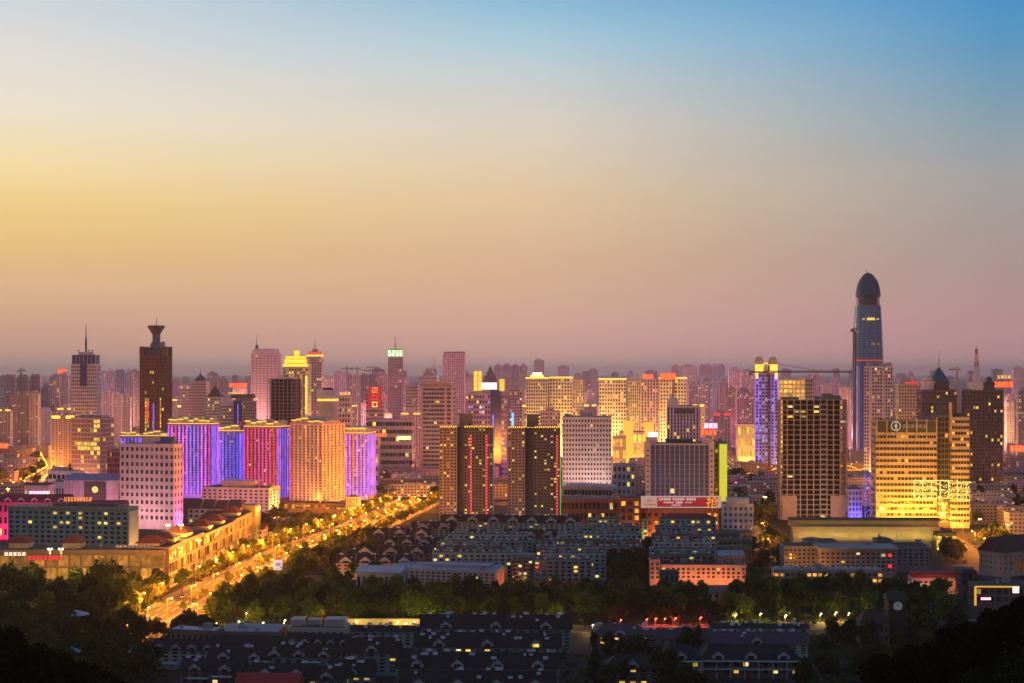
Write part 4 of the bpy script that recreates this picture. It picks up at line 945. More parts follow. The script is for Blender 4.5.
# hall with a round emblem
t = tower('assembly_hall', 'pale hall with a blue-violet roof and a gold round emblem over dark doors', 'public building', 64, 118, 120, 480.5, 1360, 5, 40, 1, 6, 3, W_PINK, W_PINK, .9, .9, 0, cap=20, base=2)
MB().box(-t.w*.12,t.w*.28,-t.d/2-.5,-t.d/2-.1,.3,t.h-1).build('entrance', W_DARK, t.root); MB().gable(-t.w*.5,t.w*.52,-t.d/2-2,t.d/2,t.h+.1,t.h+5).build('hall_roof', mat('violet_roof',(.30,.26,.42)), t.root)
b = MB()
for k in range(16):
    a = 2*math.pi*k/16; b.tube((t.w*.08+2.3*math.cos(a),-t.d/2-.8,t.h*.8+2.3*math.sin(a)),(t.w*.08+2.3*math.cos(a+.4),-t.d/2-.8,t.h*.8+2.3*math.sin(a+.4)),.5)
b.tube((t.w*.08-1,-t.d/2-.8,t.h*.8),(t.w*.08+1,-t.d/2-.8,t.h*.8),.9); b.build('emblem', NEON_YELLOW, t.root)
for k in range(7): MB().box(-t.w*.5+k*t.w*.06,-t.w*.5+k*t.w*.06+.8,-t.d/2-.9,-t.d/2-.1,0,t.h-.5).build('fin', W_WHITE, t.root)
wash(t, (1,.25,.55), 9)
# magenta-lit dormered long roof with red letters
def long_house(name, label, cat, pl, pr, yt, D, th, depth, fl, nb, wall, roofm, rise=5, dormers=0, lit=.05, group=None, gl=None, heaters=0, side=2, cap=100, hip=0.0, over=.8, dm=None, pc=None, lits=None, base=1.5, split=1, step=0.0, balcony=False, dscale=1.0):
    """long housing block under a pitched tile roof with dormers, roof water heaters and parapet gables"""
    ev = gz(yt, D)-rise
    t = tower(name, label, cat, pl, pr if pc is None else pc, pr, yt, D, th, depth, fl, nb, side, wall, gl or GLASS, .5, .45, lit, lits, rec=.35, par=.5, base=base, cap=cap, group=group, zt=ev, roofm=roofm, clut=0)
    o = None; sw = t.w/split
    for s_ in range(split):
        x0 = -t.w/2+s_*sw; dz = step*(s_ % 2)
        r = MB().gable(x0-(over if s_ == 0 else 0), x0+sw+(over if s_ == split-1 else -.3), -t.d/2-over-.2, t.d/2+over, t.h+.13+dz, t.h+rise+dz, hip).build('tile_roof', roofm, t.root)
        o = o or r
        if split > 1:
            b = MB(); xx = x0+sw-.2
            b.face([(xx-.25,-t.d/2-1.2,t.h),(xx-.25,t.d/2+.9,t.h),(xx-.25,0,t.h+rise+1)]); b.face([(xx+.25,t.d/2+.9,t.h),(xx+.25,-t.d/2-1.2,t.h),(xx+.25,0,t.h+rise+1)])
            b.face([(xx-.25,-t.d/2-1.2,t.h),(xx-.25,0,t.h+rise+1),(xx+.25,0,t.h+rise+1),(xx+.25,-t.d/2-1.2,t.h)]); b.build('fire_wall', wall, t.root)
    if not hip:
        b = MB()
        for sx in (-1,1):
            x = sx*(t.w/2-.05); pts = [(x,-t.d/2,t.h),(x,t.d/2,t.h),(x,0,t.h+rise-.4)]
            b.face(pts if sx > 0 else pts[::-1])
        b.build('gable_wall', wall, t.root)
    dm = dm or wall
    for k in range(dormers):
        x = -t.w/2+t.w*(k+.5)/dormers; dw = min(5.5*dscale, t.w/dormers*.62)
        q = MB().gable_y(x-dw*.62,x+dw*.62,-t.d/2-.9,-t.d*.1,t.h+rise*.32,t.h+rise*.32+dw*.38).build('dormer_roof', roofm, o)
        q = MB(); q.box(x-dw/2,x+dw/2,-t.d/2-.55,-t.d*.1,t.h+.2,t.h+rise*.32); q.face([(x-dw/2,-t.d/2-.92,t.h+rise*.32+.02),(x+dw/2,-t.d/2-.92,t.h+rise*.32+.02),(x,-t.d/2-.92,t.h+rise*.32+dw*.36)]); q = q.build('dormer', dm, o)
        inst(pane(dw*.5, rise*.2+.8, LIT_Y if rnd.random() < lit else GLASS), 'window', t.root, (x,-t.d/2-.6,t.h+rise*.17+.1))
    if heaters:
        for k in range(int(heaters*1.5)):
            x = rnd.uniform(-.48,.48)*t.w; v = rnd.choice([0,0,.15,-.22,-.45]); y = v*t.d*.5; z = t.h+rise*(1-abs(v))+.05
            inst(HEATER, 'water_heater', o, (x, y, z), rnd.uniform(-.3,.3), (rnd.uniform(.6,1.3),rnd.uniform(.7,1.1),rnd.uniform(.7,1.2)))
    if balcony:
        for j in range(1, fl):
            for k in range(max(2, nb//3)):
                x = -t.w/2+t.w*(k+.5)/max(2,nb//3); z = base+j*t.floor_h
                inst(BALC, 'balcony', t.root, (x,-t.d/2-.0,z))
    return t
b = MB(); b.box(-.9,.9,-.9,-.1,.15,.25,bottom=True); b.tube((-1,.1,.9),(1,.1,.9),.32,8); b.face([(-.9,-.9,.2),(.9,-.9,.2),(.9,.1,.95),(-.9,.1,.95)])
HEATER = b.mesh('water_heater', mat('heater_grey',(.46,.50,.60),.5,.25))
b = MB(); b.box(-1.7,1.7,-1.3,.1,-.15,0,bottom=True); b.box(-1.7,1.7,-1.3,-1.2,0,.95,bottom=True); b.box(-1.7,-1.6,-1.2,0,0,.95); b.box(1.6,1.7,-1.2,0,0,.95)
BALC = b.mesh('balcony', mat('balcony_grey',(.32,.33,.34)))
t = long_house('dormered_shop_house', 'long magenta-lit shop house with small white dormers on a red roof', 'shop building', -12, 68, 495, 1250, 2, 20, 3, 16, mat('magenta_wall',(.45,.15,.2)), mat('red_metal_roof',(.34,.05,.07)), 6, 6, .1, dm=W_WHITE, cap=60)
wash(t, (1,.05,.35), 16)
t2_ = long_house('dormered_shop_house', 'lower red-roofed shop house behind the teal slab under red roof letters', 'shop building', 66, 122, 501, 1235, 2, 20, 3, 12, mat('magenta_wall',(.45,.15,.2)), mat('red_metal_roof',(.34,.05,.07)), 4, 0, .1, cap=50)
sign('rooftop_letters', 'row of orange lit characters on the red roof left of the hall', 64, 92, 496.5, 502, 1222, None, NEON_ORANGE, 9, 1, legs=3, spill=((1,.1,.12),30000))
sign('rooftop_sign', 'pinkish white glaring sign strip above the magenta-lit shop house', 29, 49, 491, 494.5, 1290, NEON_PINK, NEON_WHITE, 6, 1, legs=3, spill=((1,.1,.6),30000))
t = long_house('shop_house', 'low white-walled shop house with arched windows lit by pink light', 'shop building', 24, 48, 483, 1330, 3, 16, 2, 6, W_PINK, FLAT_ROOF, 2, 0, .2, cap=20); wash(t, (1,.5,.4), 10)
# the teal hotel slab
t = tower('teal_hotel_slab', 'long teal-grey hotel slab with a flat roof and a few yellow lit windows', 'hotel', 8, 128, 138.5, 509.5, 1117, 9, 18, 9, 19, 2, W_TEAL, glass('slab_glass',(.02,.03,.03)), .42, .45, .06, [LIT_Y], hz=True, cap=100,
          litband=lambda j,i,p: .5 if (j == 6 and i in (3,6,7,8,9,17)) or (j in (5,7,8) and i in (7,11,14)) else .03)
MB().box(-t.w*.5,t.w*.5,-t.d/2-.7,t.d/2,t.h-1,t.h+1.2,bottom=True).build('roof_slab', mat('hotel_roof',(.22,.24,.22)), t.root)
b = MB()
for k in range(12): b.box(t.w*(-.16+k*.045),t.w*(-.16+k*.045)+3.4,-2,3,t.h+.4,t.h+3.2)
b.build('roof_plant', W_DARK, t.root)
MB().box(t.w/2+.1,t.w/2+.4,-t.d*.45,t.d*.45,2,t.h-2).build('end_wall', W_CREAM, t.root); wash(t, (1,.5,.15), 3, 'right')
# gold-lit arcade: front wing and the wing running back along the avenue
def pavilion_roof(B, x, y, w, d, h0, h1, m=RED_TILE):
    o = MB().box(x-w*.4,x+w*.4,y-d*.4,y+d*.4,h0,h0+(h1-h0)*.45).build('roof_pavilion', W_CREAM, B.root)
    MB().pyramid(x-w/2,x+w/2,y-d/2,y+d/2,h0+(h1-h0)*.45,h1,.35).build('tile_roof', m, o)
W_ARC = mat('arcade_wall',(.30,.24,.17))
GOLDROOM = lit_window('gold_room',(1,.40,.05),.45)
t = tower('glazed_arcade', 'long gold-lit glazed arcade front with red tiled roof pavilions', 'shopping arcade', -14, 164, 166, 550, 965, 1, 26, 2, 15, 3, W_ARC, GOLDROOM, .14, .16, .55, [GOLDROOM, LIT_O], cap=100, par=3, base=6, rec=1.1)
for fx, ww in ((-.34,15),(-.04,14),(.40,18)): pavilion_roof(t, t.w*fx, 0, ww, 16, t.h, t.h+8)
b = MB()
for k in range(10): b.tube((t.w*(.22+.022*k),-t.d*.3,t.h+1.6),(t.w*(.22+.022*k)+1.6,-t.d*.3,t.h+1.6),.9,8)
b.build('roof_plant', W_WHITE, t.root); wash(t, AMBER, 2.5, off=14)
sign('shop_sign', 'long red lit character sign on the gold-lit arcade front', 28, 63, 555.5, 560, 958, glow('dim_red_panel',(.6,.01,.04),.5), NEON_RED, 9, 1, legs=0, spill=((1,.05,.1),6000))
sign('shop_sign', 'white lit shop sign at the far end of the arcade front', 4, 26, 552, 556, 957, GOLDROOM, NEON_WHITE, 5, 1, legs=0, spill=((1,.7,.3),6000))
sign('shop_sign', 'small red lit sign board over the arcade entrance', 104, 119, 570, 576, 957, glow('red_sign_panel',(.95,.04,.05),.9), NEON_PINK, 3, 1, legs=0, spill=((1,.15,.1),6000))
xw = gx(166,965); wing = [(xw+1, 968), (xw+5, 1060), (xw+9, 1160), (xw+12, 1240)]
for k, ((xa,ya),(xb,yb)) in enumerate(zip(wing, wing[1:])):
    L_ = math.dist((xa,ya),(xb,yb)); t = Bld(); t.w, t.d, t.h = L_-1, 22, (27, 25.5, 26.5)[k]
    ang = math.atan2(yb-ya, xb-xa)
    t.root = thing('glazed_arcade', ('gold-lit glazed arcade wing nearest the front, under floodlights','middle gold-lit arcade wing along the avenue','farthest gold-lit arcade wing, ending in a glazed tower bay')[k], 'shopping arcade', (xa,ya,0), ang)
    mb = MB(); mb.box(.4,t.w-.4,.6,t.d,0,t.h-.5); mb.box(0,t.w,-.4,t.d,t.h-2.2,t.h,bottom=True)
    for j in (0,8,16): mb.box(.02,t.w-.02,.02,.65,j,j+1.4,bottom=True)
    nbay = 12
    for i in range(nbay+1): x = (t.w-.8)*i/nbay; mb.box(x,x+.8,0 if i % 3 else -.5,.65,0,t.h-2)
    mb.build('wall', W_ARC, t.root)
    for j in range(3):
        for i in range(nbay):
            x = (t.w-.8)*(i+.5)/nbay+.4; z = j*8+4.8
            inst(pane((t.w-.8)/nbay-1, 6.2, rnd.choice([GOLDROOM,GOLDROOM,LIT_O,GLASS,GLASS])), 'window', t.root, (x,.56,z))
    MB().box(1,t.w-1,.8,t.d-.4,t.h,t.h+.15).build('roof', FLAT_ROOF, t.root)
    t.root2 = t.root
    if k == 2: 
        o = MB().box(t.w-20,t.w,-2.5,8,0,t.h+5).build('tower_bay', W_ARC, t.root)
        for i in range(5): MB().box(t.w-19.4+i*4,t.w-16.2+i*4,-2.8,-2.4,3,t.h+3).build('glazing', GOLDROOM, o)
        for j in range(2): MB().box(t.w-.1,t.w+.25,-2+j*5,2+j*5,3,t.h+3).build('glazing', GOLDROOM, o)
    for q in ([.3,.7] if k != 2 else [.3]):
        o = MB().box(t.w*q-7,t.w*q+7,3,16,t.h,t.h+3.2).build('roof_pavilion', W_CREAM, t.root); MB().pyramid(t.w*q-9,t.w*q+9,1,18,t.h+3.2,t.h+7.5,.3).build('tile_roof', RED_TILE, o)
        MB().box(t.w*q-6.5,t.w*q+6.5,2.6,2.9,t.h+.6,t.h+2.8).build('glazing', GOLDROOM, o)
    lamp_light('AREA','floodlight',AMBER,11000,(L_*.9,1.2),t.root,(t.w/2,-7,1),(t.w/2,0,14))
TAKEN.append((xw-35,xw+14,940,1260))
# red-roofed houses and pale slab behind
long_house('tiled_house', 'maroon-roofed house row with a white gable behind the arcade', 'house row', 188, 246, 501, 1290, 8, 18, 5, 9, W_PINK, mat('maroon_tile',(.16,.06,.055),.8,.3,.5), 7, 0, .12, split=4, step=.6, cap=60, pc=240)
long_house('tiled_house', 'nearer maroon hipped roof beside the arcade tower bay', 'house row', 198, 240, 512, 1255, 4, 22, 4, 8, W_CREAM, mat('maroon_tile',(.16,.06,.055),.8,.3,.5), 7, 0, .3, hip=6, cap=40)
long_house('tiled_house', 'small red-roofed cottage among trees near the avenue', 'house', 240, 263, 525, 1235, 10, 12, 2, 4, W_PINK, mat('maroon_tile',(.16,.06,.055),.8,.3,.5), 4, 0, .05, cap=20)
t = tower('pale_slab_building', 'pale pink slab building with paired windows in front of the magenta tower', 'office block', 202, 269, 279.5, 488, 1420, 12, 22, 8, 13, 3, W_PINK, GLASS, .5, .5, .01, cap=100, base=3)
roof_boxes(t, [(.27,.72,.2,.8,4.5)], W_PINK); MB().box(-t.w*.25,t.w*.25,-t.d*.36,t.d*.36,t.h+4.8,t.h+6).build('roof_slab', W_PINK, t.root); wash(t, (1,.4,.5), 5); wash(t, (1,.45,.1), 24, 'right')
sign('rooftop_sign', 'orange lit rooftop characters at the corner of the pale pink slab', 272, 281, 485, 490, 1405, None, NEON_ORANGE, 2, 1, legs=3, spill=((1,.3,.05),12000))
t = tower('long_podium', 'long brown shop podium under the red and orange lit tower', 'shop building', 284, 352, 360, 504, 1480, 14, 24, 2, 18, 4, mat('podium_brown',(.20,.10,.06)), GLASS, .2, .5, .4, [LIT_O, LIT_Y], hz=True, cap=60); wash(t, (1,.4,.05), 20)
t = tower('office_block', 'narrow orange-lit block at the junction end of the brown podium', 'shop building', 346, 358, 361, 497, 1460, 14, 16, 6, 4, 3, W_BEIGE, GLASS, .5, .4, .2, [LIT_O], cap=40); wash(t, (1,.45,.05), 16)

# ------------------------------------------------------------------ centre: twin towers, white tower
def twin(label, pl, pc1, pc2, pr, yt, D, reds, green=False):
    """dark residential tower of two bays either side of a recessed dark core"""
    t = Bld(); x0, xa, xb, x1 = (gx(p,D) for p in (pl,pc1,pc2,pr)); h = gz(yt,D); cx = (x0+x1)/2
    t.root = thing('dark_apartment_tower', label, 'apartment tower', (cx, D+14, 0)); t.w, t.d, t.h = x1-x0, 28, h
    take([(x0,D),(x1,D+28)])
    fl = 30; fh = (h-5)/fl
    wl, wr = mat('twin_light_wall',(.30,.25,.23)), mat('twin_dark_wall',(.13,.13,.12))
    MB().box(xa-cx-.2, xb-cx+.2, -8, 13, 0, h-1).build('core', W_DARK, t.root)
    for (a, b_, nb, m) in ((x0,xa,5,wl),(xb,x1,8,wr)):
        a -= cx; b_ -= cx; w = b_-a; mb = MB(); mb.box(a+.6,b_-.6,-13.4,14,0,h-1.2); bw = w/nb
        for i in range(nb+1):
            pw = bw*(.5 if i % 2 else .34); xx0 = max(a, a+i*bw-pw/2); xx1 = min(b_, a+i*bw+pw/2); mb.box(xx0,xx1,-14,-13.3,0,h-1.3)
        for j in range(fl+1): mb.box(a+.05,b_-.05,-13.85,-13.35,max(0,4+j*fh-fh*.25),4+j*fh+fh*.25,bottom=True)
        for sx, xx in ((-1,a),(1,b_)):
            for i in range(6): y = -13.2+i*5.3; mb.box(xx-.0 if sx < 0 else xx-.7, xx+.7 if sx < 0 else xx+.0, y, y+1.4, 0, h-1.3)
            for j in range(fl+1): mb.box(min(xx-sx*.15,xx-sx*.7),max(xx-sx*.15,xx-sx*.7),-13.2,13.9,max(0,4+j*fh-fh*.25),4+j*fh+fh*.25,bottom=True)
        mb.box(a-.3,b_+.3,-14.3,14,h-1.3,h,bottom=True)
        mb.build('wall', m, t.root)
        cells = [(j,i) for j in range(fl) for i in range(nb)]; rr = random.Random(int(a*7)+len(label)); rr.shuffle(cells)
        rest = MB()
        for n_, (j,i) in enumerate(cells):
            lit_ = n_ < len(cells)*.13; x = a+(i+.5)*bw; z = 4+(j+.5)*fh
            if n_ < 100//2: inst(pane(bw*.58, fh*.5, rr.choice(LITS) if lit_ else GLASS), 'window', t.root, (x,-13.42,z))
            else: rest.face([(x-bw*.29,-13.45,z-fh*.25),(x+bw*.29,-13.45,z-fh*.25),(x+bw*.29,-13.45,z+fh*.25),(x-bw*.29,-13.45,z+fh*.25)])
        rest.build('window', GLASS, t.root, kind='stuff')
        for sx, xx in ((-1,a),(1,b_)):
            q = MB()
            for j in range(fl):
                z = 4+(j+.5)*fh
                for i in range(5):
                    y = -11.8+i*5.3+.3; q.box(xx-.62 if sx > 0 else xx+.55, xx-.55 if sx > 0 else xx+.62, y, y+3.4, z-fh*.25, z+fh*.25)
            q.build('side_window', GLASS, t.root, kind='stuff')
        k = ('bulb', .62, GOLD.name)
        if k not in PANES: PANES[k] = MB().frustum(0,0,.5,.62,-.6,0,8).frustum(0,0,.62,.3,0,.6,8).mesh('roof_bulb', GOLD)
        n = int(w/1.9)
        for i in range(n): inst(PANES[k], 'roof_bulb', t.root, (a+w*(i+.5)/n, -14.4, h+.3+(.35 if i % 2 else 0)))
        MB().box(a+1,b_-1,-12,13,h,h+.2).build('roof', FLAT_ROOF, t.root)
    k = ('bulb', .9, 'rled')
    if k not in PANES: PANES[k] = MB().box(-.95,.95,-.3,0,-.95,.85,bottom=True).mesh('balcony_light', glow('balcony_red',(.95,.03,.08),1.1,True))
    for px in reds:
        x = gx(px,D)-cx
        for j in range(1,fl-2): inst(PANES[k], 'balcony_light', t.root, (x,-14.1,4+(j+.5)*fh))
    if green:
        MB().tube((x1-cx+.3,-13.5,3),(x1-cx+.3,-13.5,h-2),.5,6).build('light_strip', glow('green_tube',(.1,.85,.1),.7), t.root)
    else: MB().tube((x1-cx+.3,-13.5,3),(x1-cx+.3,-13.5,h-2),.3,6).build('light_strip', glow('faint_blue',(.25,.2,.8),.35), t.root)
    MB().box(gx((pl+pr)/2-7,D)-cx, gx((pl+pr)/2+7,D)-cx-2, -4, 10, h, h+11).box(-9,7,-5,11,h+11,h+11.6).build('roof_house', mat('core_grey',(.16,.15,.14)), t.root)
    wash(t, (1,.42,.26) if not green else (.9,.7,.5), 1.8 if not green else 1.1, off=34, up=.6)  # added floodlight that lifts the dark facade
    return t
twin('dark twin tower with two columns of red lights and a gold-beaded roof', 439.5, 457, 464, 493, 427, 1372, (471,486.5))
twin('dark twin tower with a green light tube down its edge and one red column', 508, 525, 534, 560, 427.5, 1380, (557,), True)
t = tower('white_grid_tower', 'white tower with a regular grid of small square dark windows', 'office tower', 562.5, 611.5, 612.5, 417, 1600, 3, 34, 17, 16, 7, W_WHITE, GLASS, .48, .5, .015, [LIT_Y], cap=100, base=3)
roof_boxes(t, [(.36,.62,.3,.7,6.5)], W_PINK); wash(t, (1,.66,.6), 10, off=30, up=.75)  # added floodlight that brightens the white front
t = tower('green_glass_hall', 'low long building with a green glass front and flat pale roof', 'public building', 564, 612, 616, 488, 1480, 10, 24, 3, 14, 4, W_BLUEWHITE, GLASS_TEAL, .12, .2, .0, cap=60)
MB().box(-t.w*.5-1,t.w*.5+1,-t.d/2-1.5,t.d/2,t.h,t.h+1.4,bottom=True).build('roof_slab', mat('pale_roof',(.5,.45,.5)), t.root)
tower('low_flat_block', 'low bluish flat-roofed block in front of the green glass hall', 'shop building', 562, 622, 624, 499, 1360, 3, 22, 2, 14, 3, W_BRICK, GLASS, .3, .4, .15, cap=40, roofm=mat('blue_roof',(.18,.24,.32)))
# orange-lit low house
t = tower('apartment_block', 'small orange-lit block below the broad floodlit gold block', 'apartment block', 612.5, 626, 627, 436, 1850, 3, 18, 4, 4, 3, W_BEIGE, LIT_O, .3, .3, .5, [LIT_O], cap=20); wash(t, AMBER, 25)
tower('apartment_block', 'small blue-white block with a red lantern between trees', 'apartment block', 613, 635, 637, 464, 1650, 4, 16, 4, 5, 3, W_BLUEWHITE, GLASS, .45, .45, .1, cap=30)
# navy glass tower
t = tower('navy_glass_tower', 'navy glass office tower with pale vertical ribs and white corner strips', 'office tower', 645.5, 714, 716, 443.5, 1400, 3, 30, 15, 14, 5, mat('rib_cream',(.50,.44,.42)), mat('navy_coated_glass',(.17,.23,.52),.22,.2,.05,.7), .16, .04, .006, [LIT_W], cap=100, rec=.9)
for sx in (-1,1):
    x = sx*t.w*.465; o = MB().box(x-t.w*.035,x+t.w*.035,-t.d/2-.8,-t.d/2-.1,0,t.h+2).build('corner_strip', W_PINK, t.root)
    for j in range(14): inst(pane(1.8,1.6,LIT_W if (sx > 0 and j in (4,)) else GLASS), 'window', t.root, (x,-t.d/2-.83,4+j*(t.h-6)/14))
roof_boxes(t, [(.02,.17,.1,.8,4.5),(.83,.98,.1,.8,4.5)], W_PINK); roof_boxes(t, [(.3,.7,.3,.8,3)], W_DARK); wash(t, (1,.7,.6), 1.6)
t = tower('lime_lit_block', 'narrow block with a glowing lime-yellow end wall beside the navy glass tower', 'office block', 710, 727, 728, 442, 1460, 3, 22, 14, 4, 3, W_OLIVE, GLASS, .4, .4, .1, [LIT_G], cap=40)
MB().box(t.w*.05,t.w*.5,-t.d/2-.6,-t.d/2-.1,9,t.h-2).build('light_panel', glow('lime_panel',(.75,.72,.03),.85,True), t.root)
# brick mall with the billboard
t = tower('brick_mall', 'red brick mall with small arched windows beneath a wide red billboard', 'shop building', 640, 719, 722, 509, 1250, 2, 34, 3, 12, 4, W_BRICK, GLASS, .5, .6, .3, [LIT_O, LIT_W], cap=60); wash(t, (1,.36,.06), 14, off=5, up=.7)
t_ = tower('brick_mall', 'red brick corner wing with large lit windows left of the billboard', 'shop building', 620, 640, 641, 498, 1245, 2, 30, 5, 3, 4, W_BRICK, GLASS, .4, .4, .5, [LIT_O, LIT_Y], cap=40); wash(t_, (1,.4,.08), 14, off=5)
D = 1243; x0, x1 = gx(641,D), gx(721,D); zb, zt2 = gz(508,D), gz(496,D); w, h = x1-x0, zt2-zb
bb = thing('billboard', 'wide red billboard with white characters and one big gold character', 'billboard', ((x0+x1)/2, D, zb)); BW, BH = w, h
lit_white = glow('billboard_pale',(.85,.55,.48),.55)
MB().box(-w/2,w/2,0,1,0,h,bottom=True).build('frame', lit_white, bb)
MB().box(-w*.30,w*.46,-.15,-.01,h*.10,h*.9,bottom=True).build('panel', glow('billboard_red',(.42,.008,.012),.7), bb)
MB().box(-w*.485,-w*.305,-.15,-.01,h*.06,h*.94,bottom=True).build('panel', glow('billboard_cream',(.80,.42,.34),.6), bb)
rr = random.Random(5)
for (n, u0, u1, v, s) in ((5,-.285,-.125,.74,.20),(5,-.11,.045,.74,.20),(4,.065,.185,.74,.20),(9,-.22,-.09,.46,.1),(4,-.07,.02,.46,.16),(6,.05,.14,.46,.08),(8,-.12,0,.24,.09)):
    for i in range(n):
        o = glyph((u1-u0)*w/n*.8, h*s, rr).build('character', glow('billboard_white',(.95,.8,.75),.8), bb); o.location = (w*(u0+(u1-u0)*(i+.5)/n), -.3, h*v)
for i in range(7):
    o = glyph(w*.018, h*.10, rr).build('character', mat('billboard_ink',(.35,.12,.1)), bb); o.location = (-w*.46+w*.022*i, -.3, h*.28)
b = MB()
for k in range(9): a = math.pi*k/8; b.tube((-w*.395+1.3*math.cos(a),-.3,h*.62+.9*math.sin(a)),(-w*.395+1.3*math.cos(a+.39),-.3,h*.62+.9*math.sin(a+.39)),.18)
b.tube((-w*.395-2.4,-.3,h*.58),(-w*.395+2.4,-.3,h*.58),.16); b.build('emblem', mat('billboard_ink',(.35,.12,.1)), bb)
cu = D_.curves.new('gold_character', 'FONT'); cu.body = '\u62a2'; cu.size = h*1.05; cu.extrude = .12; cu.offset = .02; cu.align_x = 'CENTER'; cu.shear = .1
co = D_.objects.new('tmp', cu); C.objects.link(co); cm = D_.meshes.new_from_object(co.evaluated_get(bpy.context.evaluated_depsgraph_get())); D_.objects.remove(co); co = D_.objects.new('gold_character', cm); C.objects.link(co); co.parent = bb; co.location = (w*.385,-.32,h*.10); co.rotation_euler = (math.pi/2,0,0); cm.materials.clear(); cm.materials.append(glow('billboard_gold',(1,.42,.03),.95))
for sx in (-.4,-.13,.13,.4): MB().tube((w*sx,1.5,-3),(w*sx,1.2,h*.8),.3,4).build('post', METAL, bb)
# blue-white block and green stepped block right of the mall
t = tower('blue_white_block', 'pale blue-white block with a curved roof front', 'office block', 723, 753.5, 756, 504, 1200, 4, 26, 6, 6, 4, W_BLUEWHITE, GLASS, .55, .5, .0, cap=40)
b = MB()
for k in range(8):
    a0, a1 = math.pi*k/8, math.pi*(k+1)/8
    p, q = (-9*math.cos(a0), -t.d*.42-4*math.sin(a0)), (-9*math.cos(a1), -t.d*.42-4*math.sin(a1))
    b.face([(p[0],p[1],t.h),(q[0],q[1],t.h),(q[0],q[1],t.h+4.5),(p[0],p[1],t.h+4.5)])
b.box(-9,9,-t.d*.42,2,t.h,t.h+4.5); b.build('roof_house', W_BLUEWHITE, t.root)
for k, (yt, D, lb) in enumerate(((533,1140,'rear'),(540,1112,'middle'),(548,1084,'front'))):
    tower('terraced_block', ('highest dark green flat-roofed block stepping down from the blue-white block','middle dark green flat-roofed block of the stepping group','lowest dark green flat-roofed block of the stepping group')[k], 'office block', 719-k, 752, 753, yt, D, 2, 22, 5, 7, 3, mat('green_flat_wall',(.12,.14,.09)), GLASS, .4, .3, .02, cap=35, roofm=mat('green_felt',(.06,.085,.04)))
t = tower('grey_glass_block', 'grey block with a slanted glazed roof above the pink long building', 'office block', 718, 745, 746, 556, 1052, 2, 18, 4, 7, 3, mat('rosy_grey',(.35,.27,.26)), GLASS, .4, .3, .02, cap=30)
MB().gable(-t.w/2,t.w/2,-t.d/2-1,t.d/2,t.h+.15,t.h+3).build('glazed_roof', mat('glazed_roof',(.25,.30,.40),.3,.2,.3), t.root)
t = tower('pink_long_building', 'long two-storey orange-pink lit building with white window bays', 'school', 661, 746, 748, 565, 985, 2, 16, 3, 17, 3, mat('salmon_wall',(.58,.36,.28)), GLASS, .45, .4, .18, [LIT_Y, LIT_O], cap=60); wash(t, (1,.32,.10), 12, off=10)
tp = tower('pink_long_building', 'salmon stair tower at the left end of the long lit building', 'school', 650, 660, 661, 559.5, 983, 2, 14, 4, 2, 3, mat('salmon_wall',(.58,.36,.28)), GLASS, .5, .4, .1, cap=20); wash(tp, (1,.32,.10), 12, off=10)
tower('site_hut', 'dark grey boxy shed in front of the long salmon building', 'shed', 660, 679, 680, 571.5, 960, 2, 10, 1, 4, 2, mat('shed_grey',(.10,.11,.13)), GLASS, .5, .5, 0, cap=8)

# ------------------------------------------------------------------ right quarter
FR = mat('raw_concrete',(.40,.33,.25))
t = concrete_frame('unfinished_tower', 'tall concrete frame tower with open dark floors and lit upper bays', 780, 847.5, 848, 400, 1419, 2, 22, 24, 10, 3, FR, inner=mat('void_shade',(.02,.02,.02)))
for j in range(23):
    for i in range(10):
        if (j in (20,21,22) and i in (1,2,3) and rnd.random() < .85) or (j in (21,22) and i == 5 and rnd.random() < .7) or rnd.random() < .025:
            fh = t.h/24; x = -t.w/2+.6+(t.w-1.2)*(i+.5)/10
            MB().box(x-2.2,x+2.2,-t.d/2+2.2,-t.d/2+2.5,j*fh+2.2,j*fh+4).build('work_lamp_bay', rnd.choice([LIT_O,LIT_Y,LIT_W]), t.root)
b = MB()
for j in range(24): b.box(-t.w/2+.6+(t.w-1.2)*6.1/10,-t.w/2+.6+(t.w-1.2)*6.9/10,-t.d/2-.5,-t.d/2+.3,j*t.h/24+.3,j*t.h/24+1.3,bottom=True)
b.build('balcony_wall', mat('grey_blue',(.28,.30,.36)), t.root)
b = MB(); b.box(t.w*.16,t.w*.3,-6,6,t.h+.3,t.h+6); b.box(t.w*.22,t.w*.42,-4,8,t.h+.3,t.h+4); b.box(-t.w*.45,-t.w*.2,-4,8,t.h+.3,t.h+2.5); b.box(t.w*.05,t.w*.12,-4,8,t.h+.3,t.h+3.5); b.build('roof_house', mat('green_net',(.16,.20,.15)), t.root)
for sx in (-1,1): MB().box(sx*t.w*.36-t.w*.11,sx*t.w*.36+t.w*.11,-t.d/2-.4,-t.d/2,0,t.h*.2).build('finished_base', mat('salmon_grey',(.45,.30,.26)), t.root)
wash(t, (1,.62,.35), 3.0, off=40, up=.8)  # added warm light so the bare frame reads brighter
